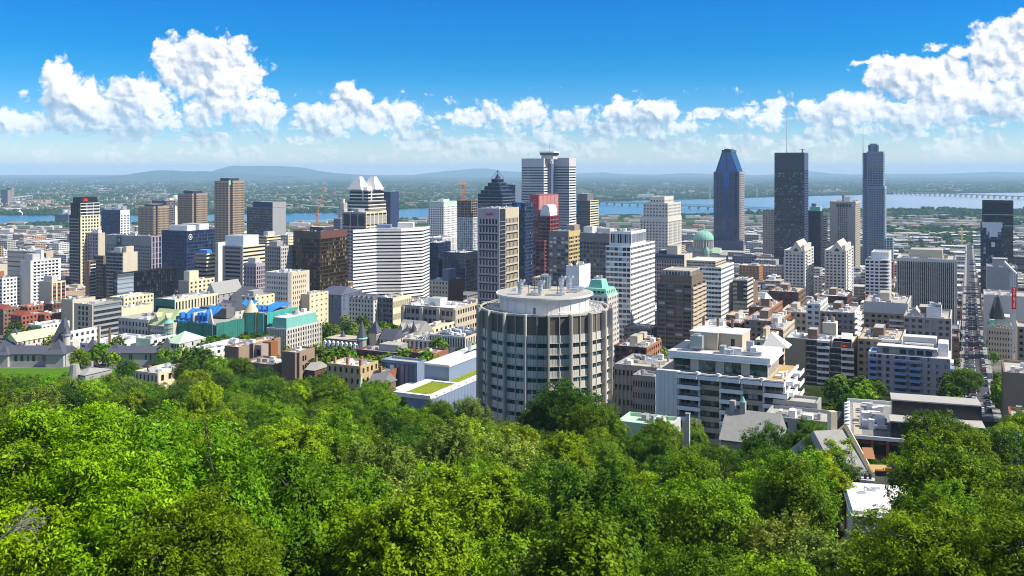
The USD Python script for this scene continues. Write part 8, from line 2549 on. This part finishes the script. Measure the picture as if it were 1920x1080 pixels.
    yw = lambda row: (CAM_Z + 21.5) * F / (row - CY0)
    pt = lambda c, row: (px_x(c, yw(row)), yw(row))
    bridge("rail_bridge", "long truss bridge on stone piers across the middle of the river", pt(1085, 381), pt(1475, 399.5), 10, 14, 62, 3.2, "bridge_grey", truss=9)
    bridge("road_bridge", "long low road bridge on many slender piers at the right", pt(1660, 363.5), pt(2010, 378), 17, 20, 54, 3.0, "bridge_grey", deck=5)
    bridge("road_bridge", "pale road bridge over the left channel", (px_x(565, 4700), 4700), (px_x(695, 4100), 4100), 12, 16, 75, 3, "pale_concrete")
    bridge("highway_bridge", "pale curving highway bridge behind the island at the left", (px_x(-10, 5100), 5100), (px_x(60, 5900), 5900), 26, 20, 80, 3, "pale_concrete")
    bridge("steel_bridge", "dark steel truss bridge behind the island at the left", (px_x(58, 5900), 5900), (px_x(131, 5900), 5900), 34, 22, 60, 4, "bridge_grey", truss=16)
    for c, w, row, Y, lab in ((8, 14, 356, 5200, "pair of dark flats towers at the far left beyond the water, front one"), (17, 9, 352, 5400, "taller rear one of the two dark towers at the far left beyond the water")):
        B = Bld("far_tower", lab, "tower", (px_x(c, Y), Y, -24), rot=-10)
        W = w / F * Y
        block(B, -W / 2, W / 2, 0, 26, 0, px_z(row, Y) + 24, S("slate_blue", fh=4, cw=4, sp=.35, pr=.4), S("mauve_stone", fh=4, cw=4, sp=.4, pr=.4)); B.done()
    Y = 3990
    B = Bld("river_beacon", "white tapering beacon tower with a red edge on the far shore", "beacon", (px_x(37, Y), Y, -22), rot=0)
    B.m("base", "white").cyl(0, 0, 0, 12, 12, 9, n=12)
    B.m("shaft", "white").cyl(0, 0, 12, px_z(393, Y) + 22, 5.5, 1.5, n=10)
    B.m("red_edge", "red_sign").box(-5.2, -3, 4, -3.4, 3, px_z(396, Y) + 22); B.done()
    B = Bld("dark_depot", "wide dark blue windowed depot with two white silos, left of the black tower", "depot", (px_x(128, 3300), 3300, -24))
    W = 36 / F * 3300
    block(B, -W, 0, 0, 30, 0, px_z(402, 3300) + 24, S("slate_blue", nf=2, cw=6, sp=.2, pr=.3, glass="navy_glass"), None)
    for k in range(2):
        B.single("silo", "white", lambda m: m.cyl(-W * (.5 - .38 * k), 15, 20, px_z(394, 3300) + 24, 9, n=14))
    B.done()
    # tower cranes
    def crane(label, c, Y, r0, r1, boom, material="crane_orange", base=None):
        z0 = ground(Y) if base is None else base
        x = px_x(c, Y)
        p = thing("tower_crane", label, "crane", (x, Y, z0))
        z1 = px_z(r1, Y) - z0
        m = MB()
        for a in (-1.1, 1.1):
            for b in (-1.1, 1.1):
                m.box(a - .25, b - .25, 0, a + .25, b + .25, z1)
        for k in range(int(z1 / 4)):
            m.tube([(-1.1, -1.1, 4 * k), (1.1, -1.1, 4 * k + 4)], .2, 4).tube([(1.1, 1.1, 4 * k), (-1.1, 1.1, 4 * k + 4)], .2, 4)
        m.build(p, "mast", material)
        MB().box(-1.6, -1.6, z1, 1.6, 1.6, z1 + 3).build(p, "cab", material)
        j = MB()
        for (ca, ra), (cb, rb) in boom:
            A = np.array([px_x(ca, Y) - x, 0, px_z(ra, Y) - z0]); Bq = np.array([px_x(cb, Y) - x, 3, px_z(rb, Y) - z0])
            for o in ((0, .8, 0), (0, -.8, 0), (0, 0, 1.4)):
                j.tube([A + o, Bq + o], .28, 4)
            for t in np.linspace(0, 1, 14)[:-1]:
                q, q2 = A + (Bq - A) * t, A + (Bq - A) * (t + 1 / 13)
                j.tube([q + (0, .8, 0), q2 + (0, 0, 1.4)], .14, 3).tube([q + (0, -.8, 0), q2 + (0, 0, 1.4)], .14, 3)
        j.build(p, "jib", material)
    crane("orange crane with a raised jib, between the beige block and the peaked tower", 595, 1500, 428, 404, [((594, 404), (609, 350)), ((595, 400), (589, 396))])
    crane("orange tower crane standing on the unfinished tower", 869, 1265, 376, 350, [((857, 344), (874, 344)), ((869, 352), (869, 339))])
    crane("yellow tower crane far off in the green belt at the right", 1804, 2300, 455, 432, [((1800, 420), (1804, 414))], "yellow_paint")
    for c, Y, r1 in ((1379, 5200, 350), (1419, 5200, 352), (1331, 5200, 352)):
        p = thing("power_pylon", f"grey lattice mast by the far shore at column of the {'pointed' if c < 1400 else 'masted'} tower{', farther left' if c < 1350 else ''}", "pylon", (px_x(c, Y), Y, -22))
        m = MB()
        z1 = px_z(r1, Y) + 22
        for a in (-1, 1):
            for b in (-1, 1):
                m.tube([(5 * a, 5 * b, 0), (.8 * a, .8 * b, z1)], .5, 4)
        m.tube([(-9, 0, z1 * .8), (9, 0, z1 * .8)], .5, 4).tube([(-7, 0, z1 * .92), (7, 0, z1 * .92)], .5, 4)
        m.build(p, "mast", "aluminium")


far_bank()
